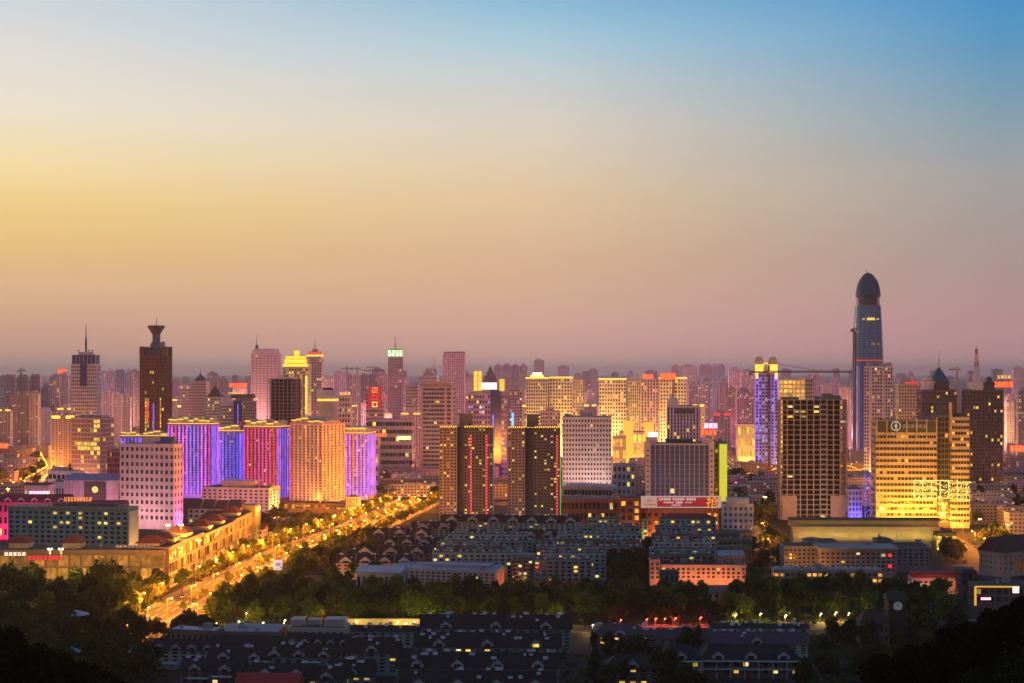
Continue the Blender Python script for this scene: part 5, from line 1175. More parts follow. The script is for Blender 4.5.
# the gold-floodlit bank
W_BANK = mat('bank_stone',(.55,.44,.27))
GLB = glass('bank_glass',(.04,.05,.04))
t = tower('floodlit_bank_tower', 'broad gold-floodlit bank with ribbon windows and a ring emblem at its top', 'office tower', 876, 937, 938, 420, 1346, 2, 22, 17, 17, 6, W_BANK, GLB, .12, .52, .10, [LIT_O, LIT_Y], hz=True, cap=100, litband=lambda j,i,p: .8 if j in (14,) and 4 < i < 10 else (.5 if j in (10,) and 4 < i < 9 else (.45 if j < 3 else .05)))
DK = mat('bank_dark_band',(.09,.10,.07))
MB().box(-t.w*.485,t.w*.485,-t.d/2-.5,-t.d/2-.16,t.h*.885,t.h*.99).build('sign_band', DK, t.root)
for k in range(7): MB().box(-t.w*.49+t.w*.98*k/6-.5,-t.w*.49+t.w*.98*k/6+.5,-t.d/2-1.2,-t.d/2-.1,t.h*.8,t.h+1).build('fin', W_BANK, t.root)
b = MB(); cxr, czr = -t.w*.18, t.h*.945
for k in range(20):
    a, a2 = 2*math.pi*k/20, 2*math.pi*(k+1)/20; b.tube((cxr+4*math.cos(a),-t.d/2-1.3,czr+4*math.sin(a)),(cxr+4*math.cos(a2),-t.d/2-1.3,czr+4*math.sin(a2)),.42)
b.box(cxr-1.1,cxr+1.1,-t.d/2-1.5,-t.d/2-1.2,czr-1.1,czr+1.1,bottom=True); b.tube((cxr,-t.d/2-1.3,czr+1),(cxr,-t.d/2-1.3,czr+3.6),.3); b.tube((cxr,-t.d/2-1.3,czr-1),(cxr,-t.d/2-1.3,czr-3.6),.3)
b.build('ring_emblem', glow('emblem_pale',(.85,.72,.6),.55), t.root)
rr = random.Random(9)
for k in range(6): 
    o = glyph(2.6,3,rr).build('character', glow('dim_letter',(.8,.5,.4),.35), t.root); o.location = (cxr+7.5+k*3.6,-t.d/2-.7,czr-.2)
BK = t
wash(t, (1,.42,.03), 6, off=18, up=.45); wash(t, (1,.58,.09), 10, off=30, up=.85)
t = tower('floodlit_bank_tower', 'dark recessed glass link between the two bank blocks', 'office tower', 937.5, 952, 952.5, 415, 1352, 2, 26, 20, 4, 4, mat('link_wall',(.17,.15,.09)), GLB, .2, .3, .06, [LIT_O], cap=60); wash(t, (1,.45,.06), 5, up=.35)
t = tower('floodlit_bank_tower', 'narrow gold-floodlit bank wing with a tall thin fin', 'office tower', 952, 969.5, 970.5, 417, 1344, 2, 32, 18, 6, 5, W_BANK, GLB, .1, .5, .08, [LIT_O], hz=True, cap=80); wash(t, (1,.42,.03), 6, off=18, up=.45); wash(t, (1,.58,.09), 10, off=30, up=.85)
MB().box(-t.w/2-1.2,-t.w/2-.3,-t.d/2-1.5,-t.d/2+6,t.h*.78,t.h+13).build('fin', W_BANK, t.root); roof_boxes(t, [(.2,.7,.3,.8,3)], W_OLIVE)
# garland of star lights hung over both fronts
D = 1338; gl = thing('light_garland', 'hanging garland of yellow star lights across the bank front', 'light garland', (gx(942,D), D, gz(498,D)))
STAR = MB().frustum(0,0,.15,.62,-.55,0,6).frustum(0,0,.62,.15,0,.55,6).mesh('star_light', glow('star_yellow',(1,.86,.22),1.6))
cells = []
for i in range(46):
    for j in range(16):
        if rnd.random() < (.95 if (j in (0,15) or i % 7 == 0 or (j == 7 and i % 7 < 5) or (i+j*2) % 11 == 0) else .07): cells.append((i,j))
rnd.shuffle(cells); stuff_ = MB()
for n_, (i,j) in enumerate(cells):
    x = gx(914+56*i/45,D)-gx(942,D); z = (15.5*j/15)+rnd.uniform(-.3,.3)+ (0 if i < 36 else -1.5)
    if n_ < 99: inst(STAR, 'star_light', gl, (x, rnd.uniform(-.2,.2), z))
    else: stuff_.frustum(x,0,.12,.5,z-.45,z,5,False).frustum(x,0,.5,.12,z,z+.45,5,False)
stuff_.build('star_light', glow('star_yellow',(1,.86,.22),1.6), gl, kind='stuff')
b = MB()
for j in (0,7,15): b.tube((gx(914,D)-gx(942,D),.3,15.5*j/15),(gx(970,D)-gx(942,D),.3,15.5*j/15),.08)
b.build('cable', METAL, gl)
# small blue-lit shop beside it
t = tower('blue_lit_shop', 'small shop block glowing deep blue left of the gold-floodlit bank', 'shop building', 848.5, 862, 863, 489, 1400, 3, 16, 5, 4, 3, mat('blue_shop_wall',(.30,.30,.55)), GLASS, .4, .4, 0, cap=20)
wash(t, (.12,.08,1), 42, off=5); 
b = thing('blue_light_frame', 'tall zigzag frame of blue light tubes between the shop and the bank', 'light frame', (gx(868,1390),1390,0))
xs_ = (-2.6,2.6); zt3 = gz(472,1390)
for x in xs_: MB().tube((x,0,0),(x,0,zt3),.45,5).build('upright', LED_BLUE, b)
for k in range(8): MB().tube((xs_[0],0,4+k*(zt3-6)/8),(xs_[1],0,4+(k+.8)*(zt3-6)/8),.3,4).build('brace', LED_BLUE, b)
# long low hall with a lit stripe
W_HALL = mat('hall_wall',(.34,.32,.24))
t = tower('long_hall', 'long low exhibition hall with a dark overhanging roof and a yellow-lit wall band', 'hall', 793, 940, 944, 527, 1190, 2, 60, 1, 12, 4, W_HALL, W_HALL, .9, .9, 0, cap=12, base=2)
MB().box(-t.w*.5-2,t.w*.5-1,-t.d*.42,t.d/2,t.h,t.h+5).build('upper_wall', mat('hall_green',(.20,.22,.17)), t.root); MB().box(-t.w*.5-3,t.w*.5+1,-t.d*.5,t.d/2+1,t.h+5,t.h+6.2,bottom=True).build('roof_slab', mat('dark_felt',(.05,.05,.05)), t.root)
lamp_light('AREA','floodlight',(1,.62,.10),8000,(t.w*.95,.8),t.root,(0,-t.d/2-5,t.h-9),(0,-t.d/2,t.h-1))
t = tower('long_hall', 'lime-lit glazed end block of the exhibition hall', 'hall', 937, 956, 958, 536, 1180, 3, 40, 2, 6, 5, mat('lime_wall',(.45,.45,.16)), glow('lime_glass',(.6,.5,.04),.18), .2, .3, .0, cap=20)
MB().box(-t.w*.5-.6,t.w*.5+.6,-t.d/2-1,t.d/2,t.h,t.h+2.5).build('roof_slab', mat('dark_felt',(.05,.05,.05)), t.root); lamp_light('AREA','floodlight',(1,.80,.10),5000,(t.w*.9,1),t.root,(0,-t.d/2-7,1),(0,-t.d/2,t.h*.6))
# grey school complex
W_SCH = mat('school_grey',(.22,.245,.25))
t = tower('grey_school', 'grey school block with square windows left of its taller stair tower', 'school', 784, 820, 820.5, 546, 1040, 2, 22, 5, 8, 4, W_SCH, GLASS, .45, .45, .0, cap=50)
t = tower('grey_school', 'plain grey flat-topped stair block of the school', 'school', 806, 837, 838, 541, 1062, 2, 18, 6, 1, 3, W_SCH, GLASS, .9, .9, 0, cap=6)
t = tower('grey_school', 'long grey school front with an overhanging roof and two red lit windows', 'school', 820.5, 896, 897, 549.5, 1018, 2, 26, 5, 15, 5, W_SCH, GLASS, .35, .5, .01, cap=90)
MB().box(-t.w*.5-1.5,t.w*.5+1.5,-t.d/2-2.5,t.d/2,t.h,t.h+1.2,bottom=True).build('roof_slab', mat('school_roof',(.26,.29,.32)), t.root)
for (fx,fz,m) in ((.42,.80,NEON_RED),(.42,.42,NEON_RED),(.33,.80,LIT_W)): MB().box(t.w*fx-1.3,t.w*fx+1.3,-t.d/2-.3,-t.d/2-.05,t.h*fz-1,t.h*fz+1).build('window', m, t.root)
tower('grey_school', 'grey school end wing with dark windows near the small pink house', 'school', 897, 930, 931, 546.5, 1050, 2, 24, 5, 6, 4, W_SCH, GLASS, .4, .45, .0, cap=40)
tower('grey_school', 'dark cubic roof block above the long school front', 'school', 877, 893, 893.5, 540, 1075, 2, 16, 6, 1, 2, mat('dark_cube',(.11,.12,.13)), GLASS, .9, .9, 0, cap=4)
t = tower('low_shop_row', 'low shop row with warm lit ground floor before the grey school', 'shop building', 774, 883, 884, 570, 965, 2, 14, 2, 20, 2, CONC, GLASS, .3, .45, .3, [LIT_O], cap=50, roofm=mat('pale_felt',(.30,.32,.36)))
b = MB(); 
for k in range(14): b.box(-t.w*.48+k*t.w*.07,-t.w*.48+k*t.w*.07+2.6,-3,0,t.h+.1,t.h+1.3)
b.build('roof_plant', W_BLUEWHITE, t.root)
t = tower('pink_house', 'small pink-lit two-storey house with red roof railing', 'house', 913, 959, 960, 578, 948, 2, 14, 2, 9, 3, mat('pink_house_wall',(.60,.38,.34)), GLASS, .35, .45, .45, [LIT_O, LIT_W], cap=30); MB().box(-t.w/2,t.w/2,-t.d/2-.4,-t.d/2-.1,t.h+.2,t.h+2.6).build('roof_railing', mat('dark_red_paint',(.30,.05,.05)), t.root)
MB().box(-t.w/2+1,t.w/2-1,-t.d/2+.5,t.d/2,t.h+.2,t.h+3).build('upper_floor', mat('dark_red_paint',(.30,.05,.05)), t.root); wash(t, (1,.36,.2), 11, off=8)
# oval green roof among the trees
t = thing('oval_pavilion', 'low oval pavilion with a pale green domed roof among trees', 'pavilion', (gx(826,950),985,0)); b = MB(); b.frustum(0,0,21,21,0,7.5,28,sy=.55); b.build('wall', CONC, t)
MB().frustum(0,0,23.5,20,7.5,8.6,28,sy=.55).frustum(0,0,20,10,8.6,10,28,sy=.55).frustum(0,0,10,1,10,10.4,28,sy=.55).build('domed_roof', mat('copper_green_roof',(.16,.24,.19)), t); take([(gx(826,950)-24,970),(gx(826,950)+24,1000)])
for px, yt, D, lb, m in ((612,590,905,'long low pale green-grey shed roof behind the tree belt',(.20,.24,.22)),(665,592,895,'low bluish white workshop roof in front of the salmon building',(.35,.40,.48)),(560,582,960,'rusty small workshop roof near the red lit trees',(.20,.08,.05)),(720,588,915,'dim greenish low roof behind the tree belt',(.13,.15,.13)),(905,588,915,'low bluish white roof beside the clock tower trees',(.30,.34,.40))):
    long_house('workshop', lb, 'workshop', px-26, px+26, yt, D, 1, 16, 1, 8, CONC, mat('roof_'+lb.split()[0]+lb.split()[1],m), 2.5, 0, .0, cap=10)
# tan house with a dark roof at the frame's edge
t = tower('tan_hall', 'tan hall with a dark sloping roof and one gable turned to the street', 'hall', 979, 1003, 1062, 553, 1020, 58, 40, 3, 5, 12, mat('tan_wall',(.42,.35,.28)), GLASS, .7, .6, .0, cap=60, roofm=mat('dark_felt',(.05,.05,.05)))
MB().gable_y(-t.w/2-1,t.w/2+1,-t.d/2-1.5,t.d/2+1,t.h+.2,t.h+10).build('sloping_roof', mat('dark_maroon_roof',(.09,.05,.045)), t.root); MB().box(t.w/2,t.w/2+.4,-t.d*.3,t.d*.5,3,12).build('glazing', lit_window('dim_brown_room',(.6,.22,.08),.25), t.root)
t = tower('roadside_bar', 'low dark bar with a glowing yellow neon frame', 'shop building', 975, 1030, 1031, 585, 880, 2, 16, 2, 8, 3, W_DARK, GLASS, .3, .4, .1, cap=20)
b = MB(); b.tube((-t.w*.5,-t.d/2-.8,3),(-t.w*.5,-t.d/2-.8,t.h-1),.7); b.tube((-t.w*.5,-t.d/2-.8,t.h-1),(t.w*.3,-t.d/2-.8,t.h-1),.45); b.build('neon_frame', glow('neon_yellow_frame',(1,.55,.04),.75,True), t.root)
sign('shop_sign', 'pink lit strip sign on the dark bar with the neon frame', 981, 991, 597.5, 600, 872, NEON_PINK, NEON_WHITE, 4, 1, legs=0)
sign('shop_sign', 'white and red round lit sign on the dark bar', 1013, 1019, 587, 593, 872, NEON_WHITE, NEON_RED, 1, 1, legs=0)
tower('dark_shed', 'dark boxy building between the pink house and the neon bar', 'shed', 962, 976, 977, 570, 930, 2, 16, 3, 3, 3, mat('shed_dark',(.06,.06,.06)), GLASS, .4, .4, 0, cap=12)
# clock tower and its little hall
t = thing('clock_tower', 'dark square clock tower with a pale round clock face', 'clock tower', (gx(895.5,775),775,0)); zt4 = gz(600,775)
MB().box(-4.6,4.6,-4.6,4.6,0,zt4).box(-5,5,-5,5,zt4-5,zt4-4.4).box(-5.2,5.2,-5.2,5.2,zt4,zt4+.6).build('shaft', mat('clock_brick',(.05,.04,.04)), t); MB().gable(-5.4,5.4,-5.4,5.4,zt4+.6,zt4+4.2).build('gable_roof', DARK_ROOF, t)
o = MB(); o.face([(2.3*math.cos(2*math.pi*k/24),-4.72,zt4-2.4+2.3*math.sin(2*math.pi*k/24)) for k in range(24)]); o = o.build('clock_face', glow('clock_pale',(.5,.55,.6),.16), t)
MB().box(-.15,.15,-4.9,-4.75,zt4-2.5,zt4-.7).box(-1.1,.1,-4.88,-4.76,zt4-2.55,zt4-2.3).build('clock_hand', W_DARK, o)
long_house('garden_hall', 'small tiled hall with a white verandah rail beside the clock tower', 'hall', 861, 889, 612, 765, 3, 14, 2, 6, mat('estate_wall_brown',(.17,.15,.14)), DARK_ROOF, 6, 0, .0, hip=4, cap=20)
# ------------------------------------------------------------------ foreground housing and the dark estates behind the tree belt
W_FG = mat('estate_wall',(.16,.29,.29)); W_FG2 = mat('estate_wall_pale',(.27,.40,.40)); W_FG3 = mat('estate_wall_brown',(.17,.22,.21)); T_FG = mat('estate_tile',(.024,.027,.029),.85,.35,.6); T_PUR = mat('purple_tile',(.085,.06,.085),.85,.3,.6)
W_DORM = mat('dormer_grey',(.36,.41,.43))
FG = 'terraced housing blocks at the foot of the hill'
def fg(label, pl, pr, yr, D, th=1, depth=13, fl=6, nb=None, rise=5, dm=3, lit=.04, heat=8, wall=None, roof=None, hip=0.0, pc=None, name='housing_block', cap=70, split=1, bal=False, dscale=1.0):
    w = (gx(pr,D)-gx(pl,D)); nb = nb or max(4,int(w/4.2))
    return long_house(name, label, 'housing block', pl, pr, yr, D, th, depth, fl, nb, wall or W_FG, roof or T_FG, rise, dm, lit, None, None, heat, 3, cap, hip, .9, W_DORM, None, LITS, 1.5, split, .4, bal, dscale)
fg('longest gabled block with three dormers, rearmost of the front estate', 421, 571, 617, 745, 2, 13, 6, None, 6.2, 3, .03, 12, pc=562, bal=True)
fg('gabled block with two pediments just below the rearmost one of the front estate', 415, 560, 635, 690, 2, 13, 6, None, 6, 3, .06, 12, pc=551, bal=True)
fg('gabled block with small pediment dormers and a roof skylight in the front estate', 397, 558, 655, 640, 2, 13, 6, None, 6, 4, .06, 12, pc=549, bal=True)
fg('dark gabled block cut by the bottom edge of the front estate', 400, 555, 674, 602, 2, 13, 6, None, 6, 4, .04, 10, pc=546)
fg('small gabled block with a single wide pediment left of the front estate', 345, 398, 640, 690, 2, 13, 5, None, 6, 1, .03, 5)
fg('dark gabled block with a yellow lit window at the bottom left of the front estate', 330, 372, 662, 640, 2, 13, 5, None, 6, 1, .25, 4)
fg('dark block with one long low roof along the lamp-lit belt road', 345, 420, 627, 760, 2, 11, 4, None, 2.5, 0, .02, 6, wall=W_FG2)
# left cluster
t = tower('workshop_block', 'flat pale blue-grey roofed workshop beside the belt road', 'workshop', 170, 215, 224, 631, 725, 14, 30, 2, 8, 3, W_FG3, GLASS, .5, .5, .0, cap=20, roofm=mat('pale_blue_roof',(.42,.47,.60)))
t = tower('workshop_block', 'grey flat-roofed workshop with a small lean-to beside the pale blue roof', 'workshop', 216, 278, 280, 632, 735, 4, 24, 2, 10, 3, W_FG3, GLASS, .5, .5, .0, cap=20, roofm=mat('grey_blue_roof',(.24,.27,.34)))
t = tower('villa', 'pale stepped villa with roof terraces between the belt trees and the dark roofs', 'villa', 288, 345, 346, 628, 740, 3, 16, 4, 8, 3, mat('villa_wall',(.42,.45,.42)), GLASS, .5, .5, .02, cap=40)
roof_boxes(t, [(.02,.22,.2,.8,3),(.62,.98,.2,.8,3.2),(.3,.5,.5,.9,2.2)], mat('villa_wall',(.42,.45,.42)))
LS = [('dark tiled house with four arched attic dormers, farthest of the hillside roofs', 152, 216, 641, 705, 4, 0),
      ('dark tiled house with a raised white parapet beside the workshop', 212, 276, 638, 712, 0, 0),
      ('dark ridge house with five small dormers below the pale villa', 286, 350, 636, 705, 5, 0),
      ('low dark house with bluish skylights below the workshop', 208, 270, 650, 668, 2, 3),
      ('dark gabled house whose white gable end faces the estate', 262, 336, 648, 665, 3, 4),
      ('low tiled house with a white lean-to awning among the hillside roofs', 180, 240, 662, 640, 2, 3),
      ('dark house with a pale gable, nearest the single yellow lamp', 250, 312, 666, 628, 2, 3),
      ('low house with two yellow lit windows at the foot of the hill', 308, 345, 669, 620, 1, 2)]
for i, (lb, pl, pr, yr, D, dmn, he) in enumerate(LS):
    t = fg(lb, pl, pr, yr, D, 4+i % 3*2, 12, 4, None, 4.5, dmn, .12 if 'yellow' in lb else .01, he, wall=(W_FG2,W_FG,W_FG3)[i % 3], pc=pr-4, cap=40)
    if 'awning' in lb or 'skylights' in lb or i in (4,6):
        for k in range(2): MB().box(-t.w*.35+k*t.w*.4,-t.w*.35+k*t.w*.4+9,-t.d/2-4,-t.d/2-.5,t.h-2.6+k,t.h-2.4+k,bottom=True).build('awning', mat('awning_blue',(.40,.46,.58)), t.root)
t = fg('house with a red tiled roof at the very bottom of the view', 236, 296, 676, 608, 2, 13, 4, None, 5, 0, .0, 0, roof=mat('bright_red_tile',(.40,.05,.045)), cap=30)
for i, (lb, pl, pr, yr, D) in enumerate((('small pale kiosk roof under the dark hillside trees',122,146,0,735),('tiny white shed beside the yellow yard lamp',140,160,0,722),('small pale awning hut by the red parasol',150,176,0,705))):
    long_house('hut', lb, 'hut', pl, pr, HY+(H-4.6)*F/D, D, 10, 8, 1, 3, W_FG2, mat('hut_roof',(.34,.37,.45)), 2, 0, .2 if i == 1 else 0, cap=8)
# right cluster of villas
fg('purple hipped house with two wide yellow lit windows beside the estate end wall', 592, 648, 626, 742, 2, 14, 4, 8, 5, 1, .22, 6, roof=T_PUR, hip=7, wall=W_FG3)
fg('purple-roofed house row along the red lit lane', 640, 712, 630, 750, 2, 13, 4, None, 4.5, 0, .0, 5, roof=T_PUR, wall=W_FG)
fg('long purple-roofed block with a pointed porch gable by the belt road', 706, 808, 634, 735, 2, 14, 4, None, 5, 1, .02, 8, roof=T_PUR, wall=W_FG2)
fg('pale long low block between the purple roofs and the belt trees', 712, 808, 625, 772, 2, 10, 4, None, 2, 0, .04, 8, wall=W_FG2)
for i, (pl, pr, lb) in enumerate(((662, 700, 'verandah villa with one round white dormer and a lit garden window'),(702, 800, 'long verandah villa with three white round dormers under a dark tiled roof'))):
    t = fg(lb, pl, pr, 647, 685, 2, 15, 2, None, 6, (1,3)[i], .1, 0, hip=5, wall=W_FG3, name='villa')
    b = MB()
    for k in range(int(t.w/6)+1): x = -t.w/2+k*t.w/int(t.w/6); b.box(x-.25,x+.25,-t.d/2-3.2,-t.d/2-2.7,0,t.h)
    b.box(-t.w/2-.5,t.w/2+.5,-t.d/2-3.4,-t.d/2-.4,t.h-.5,t.h-.1,bottom=True); b.box(-t.w/2,t.w/2,-t.d/2-3.1,-t.d/2-2.9,t.h*.5,t.h*.5+.9,bottom=True); b.build('verandah', W_FG2, t.root)
fg('dark villa hidden among trees with scattered lit windows', 606, 660, 657, 665, 2, 14, 4, None, 5, 1, .3, 0, hip=6, wall=W_FG3, name='villa')

# estate between the avenue and the twin towers
E1 = [('row house with gabled attic bays at the foot of the first dark twin tower', 441, 504, 515, 1285, 3, 5, 0),
      ('row house with five gabled attic bays at the foot of the second dark twin tower', 503, 580, 516, 1275, 4, 5, 0),
      ('row house with three arched attic bays in the second row of the dark estate', 470, 556, 530, 1180, 5, 5, 1),
      ('low corner house with a white arched attic facing the avenue', 412, 455, 522, 1245, 2, 4, 1),
      ('four-gabled tile-roofed row house beside the avenue', 381, 450, 538, 1120, 4, 5, 2),
      ('dark stepped row house right behind the four-gabled one', 368, 432, 529, 1185, 3, 4, 2),
      ('salmon-lit four-gabled row house nearest the avenue trees', 336, 414, 556, 1010, 4, 4, 3),
      ('dark tile-roofed row behind the salmon-lit one', 352, 430, 547, 1062, 3, 4, 2)]
for lb, pl, pr, yr, D, dmn, fl, k in E1:
    t = fg(lb, pl, pr, yr, D, 2, 12, fl, None, 6 if k < 2 else 5, dmn, .07, 5, wall=[W_FG2,W_FG,W_FG3,mat('salmon_row_wall',(.40,.33,.30))][k], split=dmn if k >= 2 else 1, name='row_house', cap=60, pc=None, dscale=1.7)
    if k == 3: wash(t, (1,.40,.15), 7, off=6)
E2 = [('flat-roofed six-storey block with a few yellow windows, in the heart of the dark estate', 440, 533, 541, 1085),
      ('flat-roofed six-storey block right behind the white school', 432, 524, 553, 1012),
      ('flat-roofed block with stacked lit stair windows beside the red lit tree', 512, 533, 559, 985),
      ('flat-roofed block farthest back in the middle estate', 588, 648, 519, 1250),
      ('long flat-roofed block with water heaters in the middle estate', 562, 642, 534, 1130),
      ('flat-roofed block with a row of warm windows behind the dark round trees', 536, 642, 547, 1046),
      ('short flat-roofed block with lit ground windows beside the rusty workshop', 534, 592, 560, 975),
      ('flat-roofed block with a dark red roof in front of the brick mall', 660, 716, 519, 1215),
      ('flat-roofed block with a full row of lit windows below the brick mall', 652, 716, 535, 1123),
      ('flat-roofed block nearest the salmon long building', 650, 716, 549, 1034),
      ('flat-roofed block behind the few-yellow-windows block in the dark estate', 448, 528, 534.5, 1126),
      ('flat-roofed block two rows behind the white school', 436, 508, 547, 1047),
      ('flat-roofed block three rows in front of the billboard', 656, 712, 527, 1180),
      ('flat-roofed block between the full lit row and the salmon building rows', 654, 716, 542, 1076),
      ('flat-roofed block just in front of the long one with water heaters', 548, 640, 540.5, 1086),
      ('narrow flat-roofed block behind the long one with water heaters', 566, 640, 527, 1180),
      ('flat-roofed block half under the dark round trees', 540, 606, 553.5, 1009),
      ('low flat-roofed block tight behind the salmon stair tower', 650, 714, 555, 1000)]
for i, (lb, pl, pr, yt, D) in enumerate(E2):
    w = gx(pr,D)-gx(pl,D); nb = max(4,int(w/4.0))
    t = tower('housing_block', lb, 'housing block', pl, pr, pr, yt, D, 2, 13, 6, nb, 3, (W_FG,W_FG2,W_FG3)[i % 3] if i != 5 else mat('warm_row_wall',(.30,.25,.22)), GLASS, .42, .4, (.10,.08,.35,.12,.10,.07,.12,.12,.16,.14,.05,.12,.08,.06,.14,.05,.12,.1)[i], LITS, rec=.4, par=.9, base=1.2, cap=90)
    for k in range(int(w/5)):
        inst(HEATER, 'water_heater', t.root, (-t.w/2+t.w*(k+.5)/int(w/5)+rnd.uniform(-1,1), rnd.uniform(-4,4), t.h+.12), rnd.uniform(-.2,.2))
    roof_boxes(t, [(q,q+4/t.w,.4,.7,2.4) for q in (.15,.48,.8)], W_FG)
    for j in range(1,6):
        for k in range(max(2,nb//4)): inst(BALC, 'balcony', t.root, (-t.w/2+t.w*(k+.5)/max(2,nb//4), -t.d/2, 1.2+j*t.floor_h))
    if i == 7: MB().gable(-t.w/2-.6,t.w/2+.6,-t.d/2-.8,t.d/2+.8,t.h+.15,t.h+4,8).build('tile_roof', mat('maroon_tile',(.16,.06,.055),.8,.3,.5), t.root)
t = tower('white_school', 'long pale school building with a flat bluish roof and an orange-lit end wall', 'school', 388, 495, 507.5, 571, 965, 14, 16, 4, 20, 2, mat('school_white',(.42,.45,.42)), GLASS, .42, .5, .01, cap=85, base=2, roofm=mat('pale_felt2',(.33,.36,.46)))
roof_boxes(t, [(.35,.9,.3,.7,1.6)], mat('pale_felt2',(.33,.36,.46))); MB().box(t.w/2+.1,t.w/2+.4,-t.d*.45,t.d*.45,.5,t.h-1).build('end_wall', mat('salmon_wall',(.58,.36,.28)), t.root); wash(t,(1,.3,.08),4,'right')
long_house('sports_hall', 'pale blue-grey low hall roof behind the bright green trees', 'hall', 356, 400, 568, 945, 10, 22, 1, 8, W_FG2, mat('pale_blue_roof',(.42,.47,.60)), 3, 0, 0, cap=10)
# ------------------------------------------------------------------ low-rise sprawl and the hazy skyline
fr_ = random.Random(77)
FF = [far_facade('low_brown',(.30,.24,.22),.07,(1,.6,.2),1.0,.5,.45), far_facade('low_grey',(.34,.31,.33),.07,(1,.7,.3),1.0,.55,.45), far_facade('low_rose',(.36,.27,.27),.06,(1,.55,.2),1.0,.5,.45), far_facade('low_pale',(.42,.38,.38),.05,(1,.75,.4),1.0,.5,.45)]
TONE = ['brown','grey','rosy','pale']
def low_block(px, D, w, d, h, k, name, label, cat, group):
    x = gx(px,D)
    if not free(x-w/2-3, x+w/2+3, D-2, D+d+2): return None
    for P, hw in ((AVENUE,30),(CROSS,17),(BANKROAD,14),(LANE,8),(WESTROAD,12)):
        if any(abs(p.x-x) < w/2+hw and D-hw*.6 < p.y < D+d+hw*.6 for p in P): return None
    b = MB(); fl = max(2,round(h/3.1)); b.box(-w/2,w/2,0,d,0,h,(max(3,round(w/3.6)),max(2,round(d/3.6)),fl))
    b.box(-w/2-.2,w/2+.2,-.2,d+.2,h,h+.6,bottom=True)
    for q in range(fr_.randint(4,9)):
        u = fr_.uniform(-.46,.4)*w; v = fr_.uniform(.12,.7)*d; b.box(u,u+fr_.uniform(1.2,4.5),v,v+fr_.uniform(1,3),h+.6,h+fr_.uniform(1.4,3.4))
    o = b.build(name, FF[k], None); o.location = (x,D,0); o.rotation_euler.z = fr_.uniform(-.12,.12)
    tag(o, label, cat, group); TAKEN.append((x-w/2-5,x+w/2+5,D-8,D+d+8)); return o
ZONES = [('west of the white needle tower',0,70,1560,3200,34),('between the needle tower and the coloured towers',100,170,1900,3200,14),('behind the coloured towers',170,345,1850,3200,20),
         ('around the avenue junction',375,440,1680,2700,24),('behind the dark twin towers',440,562,1560,2600,16),('between the white grid tower and the ribbed hotel',612,668,1640,2600,12),('below the violet tower',715,780,1500,2700,30),
         ('beside the yellow-lit viaduct',846,872,1500,2600,10),('east of the gold bank',968,1040,1260,3000,32)]
for zn, a, b_, D0, D1, n in ZONES:
    made = 0
    for tr in range(n*9):
        if made >= n: break
        k = fr_.randrange(4); D = 1/fr_.uniform(1/D1,1/D0)
        o = low_block(fr_.uniform(a,b_), D, fr_.uniform(24,58), fr_.uniform(11,16), fr_.choice([9,13,16,18,18,20]), k, 'low_block', f'low {TONE[k]} housing block {zn}', 'housing block', f'low blocks {zn}')
        if o: made += 1
# hazy high-rise skyline (px0, px1, top row, distance, kind)
SK = far_facade('sky_mauve',(.46,.40,.45),.05,(1,.6,.25),1.0,.5,.5); SKB = far_facade('sky_blue',(.34,.37,.46),.04,(1,.7,.4),.9,.5,.5); SKR = far_facade('sky_rose',(.58,.45,.42),.06,(1,.55,.25),1.0,.5,.5); SKL = far_facade('sky_lit',(.46,.38,.40),.16,(1,.62,.2),1.2,.5,.45)  # pale wall colours: part of the far haze is put into them
def sky_tower(p0, p1, y, D, m, label, group, top=0, rz=0):
    w = gx(p1,D)-gx(p0,D); h = gz(y,D); d = min(26, max(14, w*.6)); b = MB()
    nb = max(3, round(w/4.5)); b.box(-w/2,w/2,0,d,0,h,(nb,max(3,round(d/4.5)),max(4,round(h/3.2))))
    if top == 0: b.box(-w*.3,w*.2,d*.3,d*.7,h,h+4.5)
    elif top == 1: b.box(-w*.34,w*.34,d*.2,d*.8,h,h+4); b.box(-w*.2,w*.2,d*.3,d*.7,h+4,h+8)
    elif top == 2: b.pyramid(-w*.5,w*.5,0,d,h+.01,h+8,.5)
    elif top == 3:
        for q in (-.38,-.08,.22): b.box(w*q,w*(q+.16),d*.2,d*.8,h,h+5)
    # a recessed stair bay breaks the long front
    b.box(-w*.5-.6,-w*.5+.9,-.7,d*.2,0,h-2); b.box(w*.5-.9,w*.5+.6,-.7,d*.2,0,h-2); b.box(-w*.12,w*.12,-.9,.1,0,h+1.5,(2,1,max(4,round(h/3.2))))
    o = b.build('skyline_tower', m, None); o.location = ((gx(p0,D)+gx(p1,D))/2, D, 0); o.rotation_euler.z = rz
    tag(o, label, 'tower', group); x_ = o.location.x; TAKEN.append((x_-w/2-4,x_+w/2+4,D-4,D+d+4)); return o
def cluster(where, group, items):
    n = len(items); last = {}
    for i, (p0,p1,y,D,m,tp) in enumerate(items):
        nm = {SK.name:'mauve',SKB.name:'bluish grey',SKR.name:'rosy',SKL.name:'light-speckled'}[m.name]
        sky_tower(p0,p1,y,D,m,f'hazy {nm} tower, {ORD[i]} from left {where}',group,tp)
cluster('in the clump west of the needle tower','clump of towers west of the needle tower',[(4,15,377,3000,SK,3),(17,28,377,3020,SK,3),(29.5,40,376.5,3040,SK,3),(12,20,394,2600,SKR,0),(20.5,29,393.5,2590,SKR,0),(29.5,38,393,2580,SKR,0),(41,51,386,3000,SKB,0),(50,59,376,2950,SKL,0),(59.5,68,375.5,2970,SK,1)])
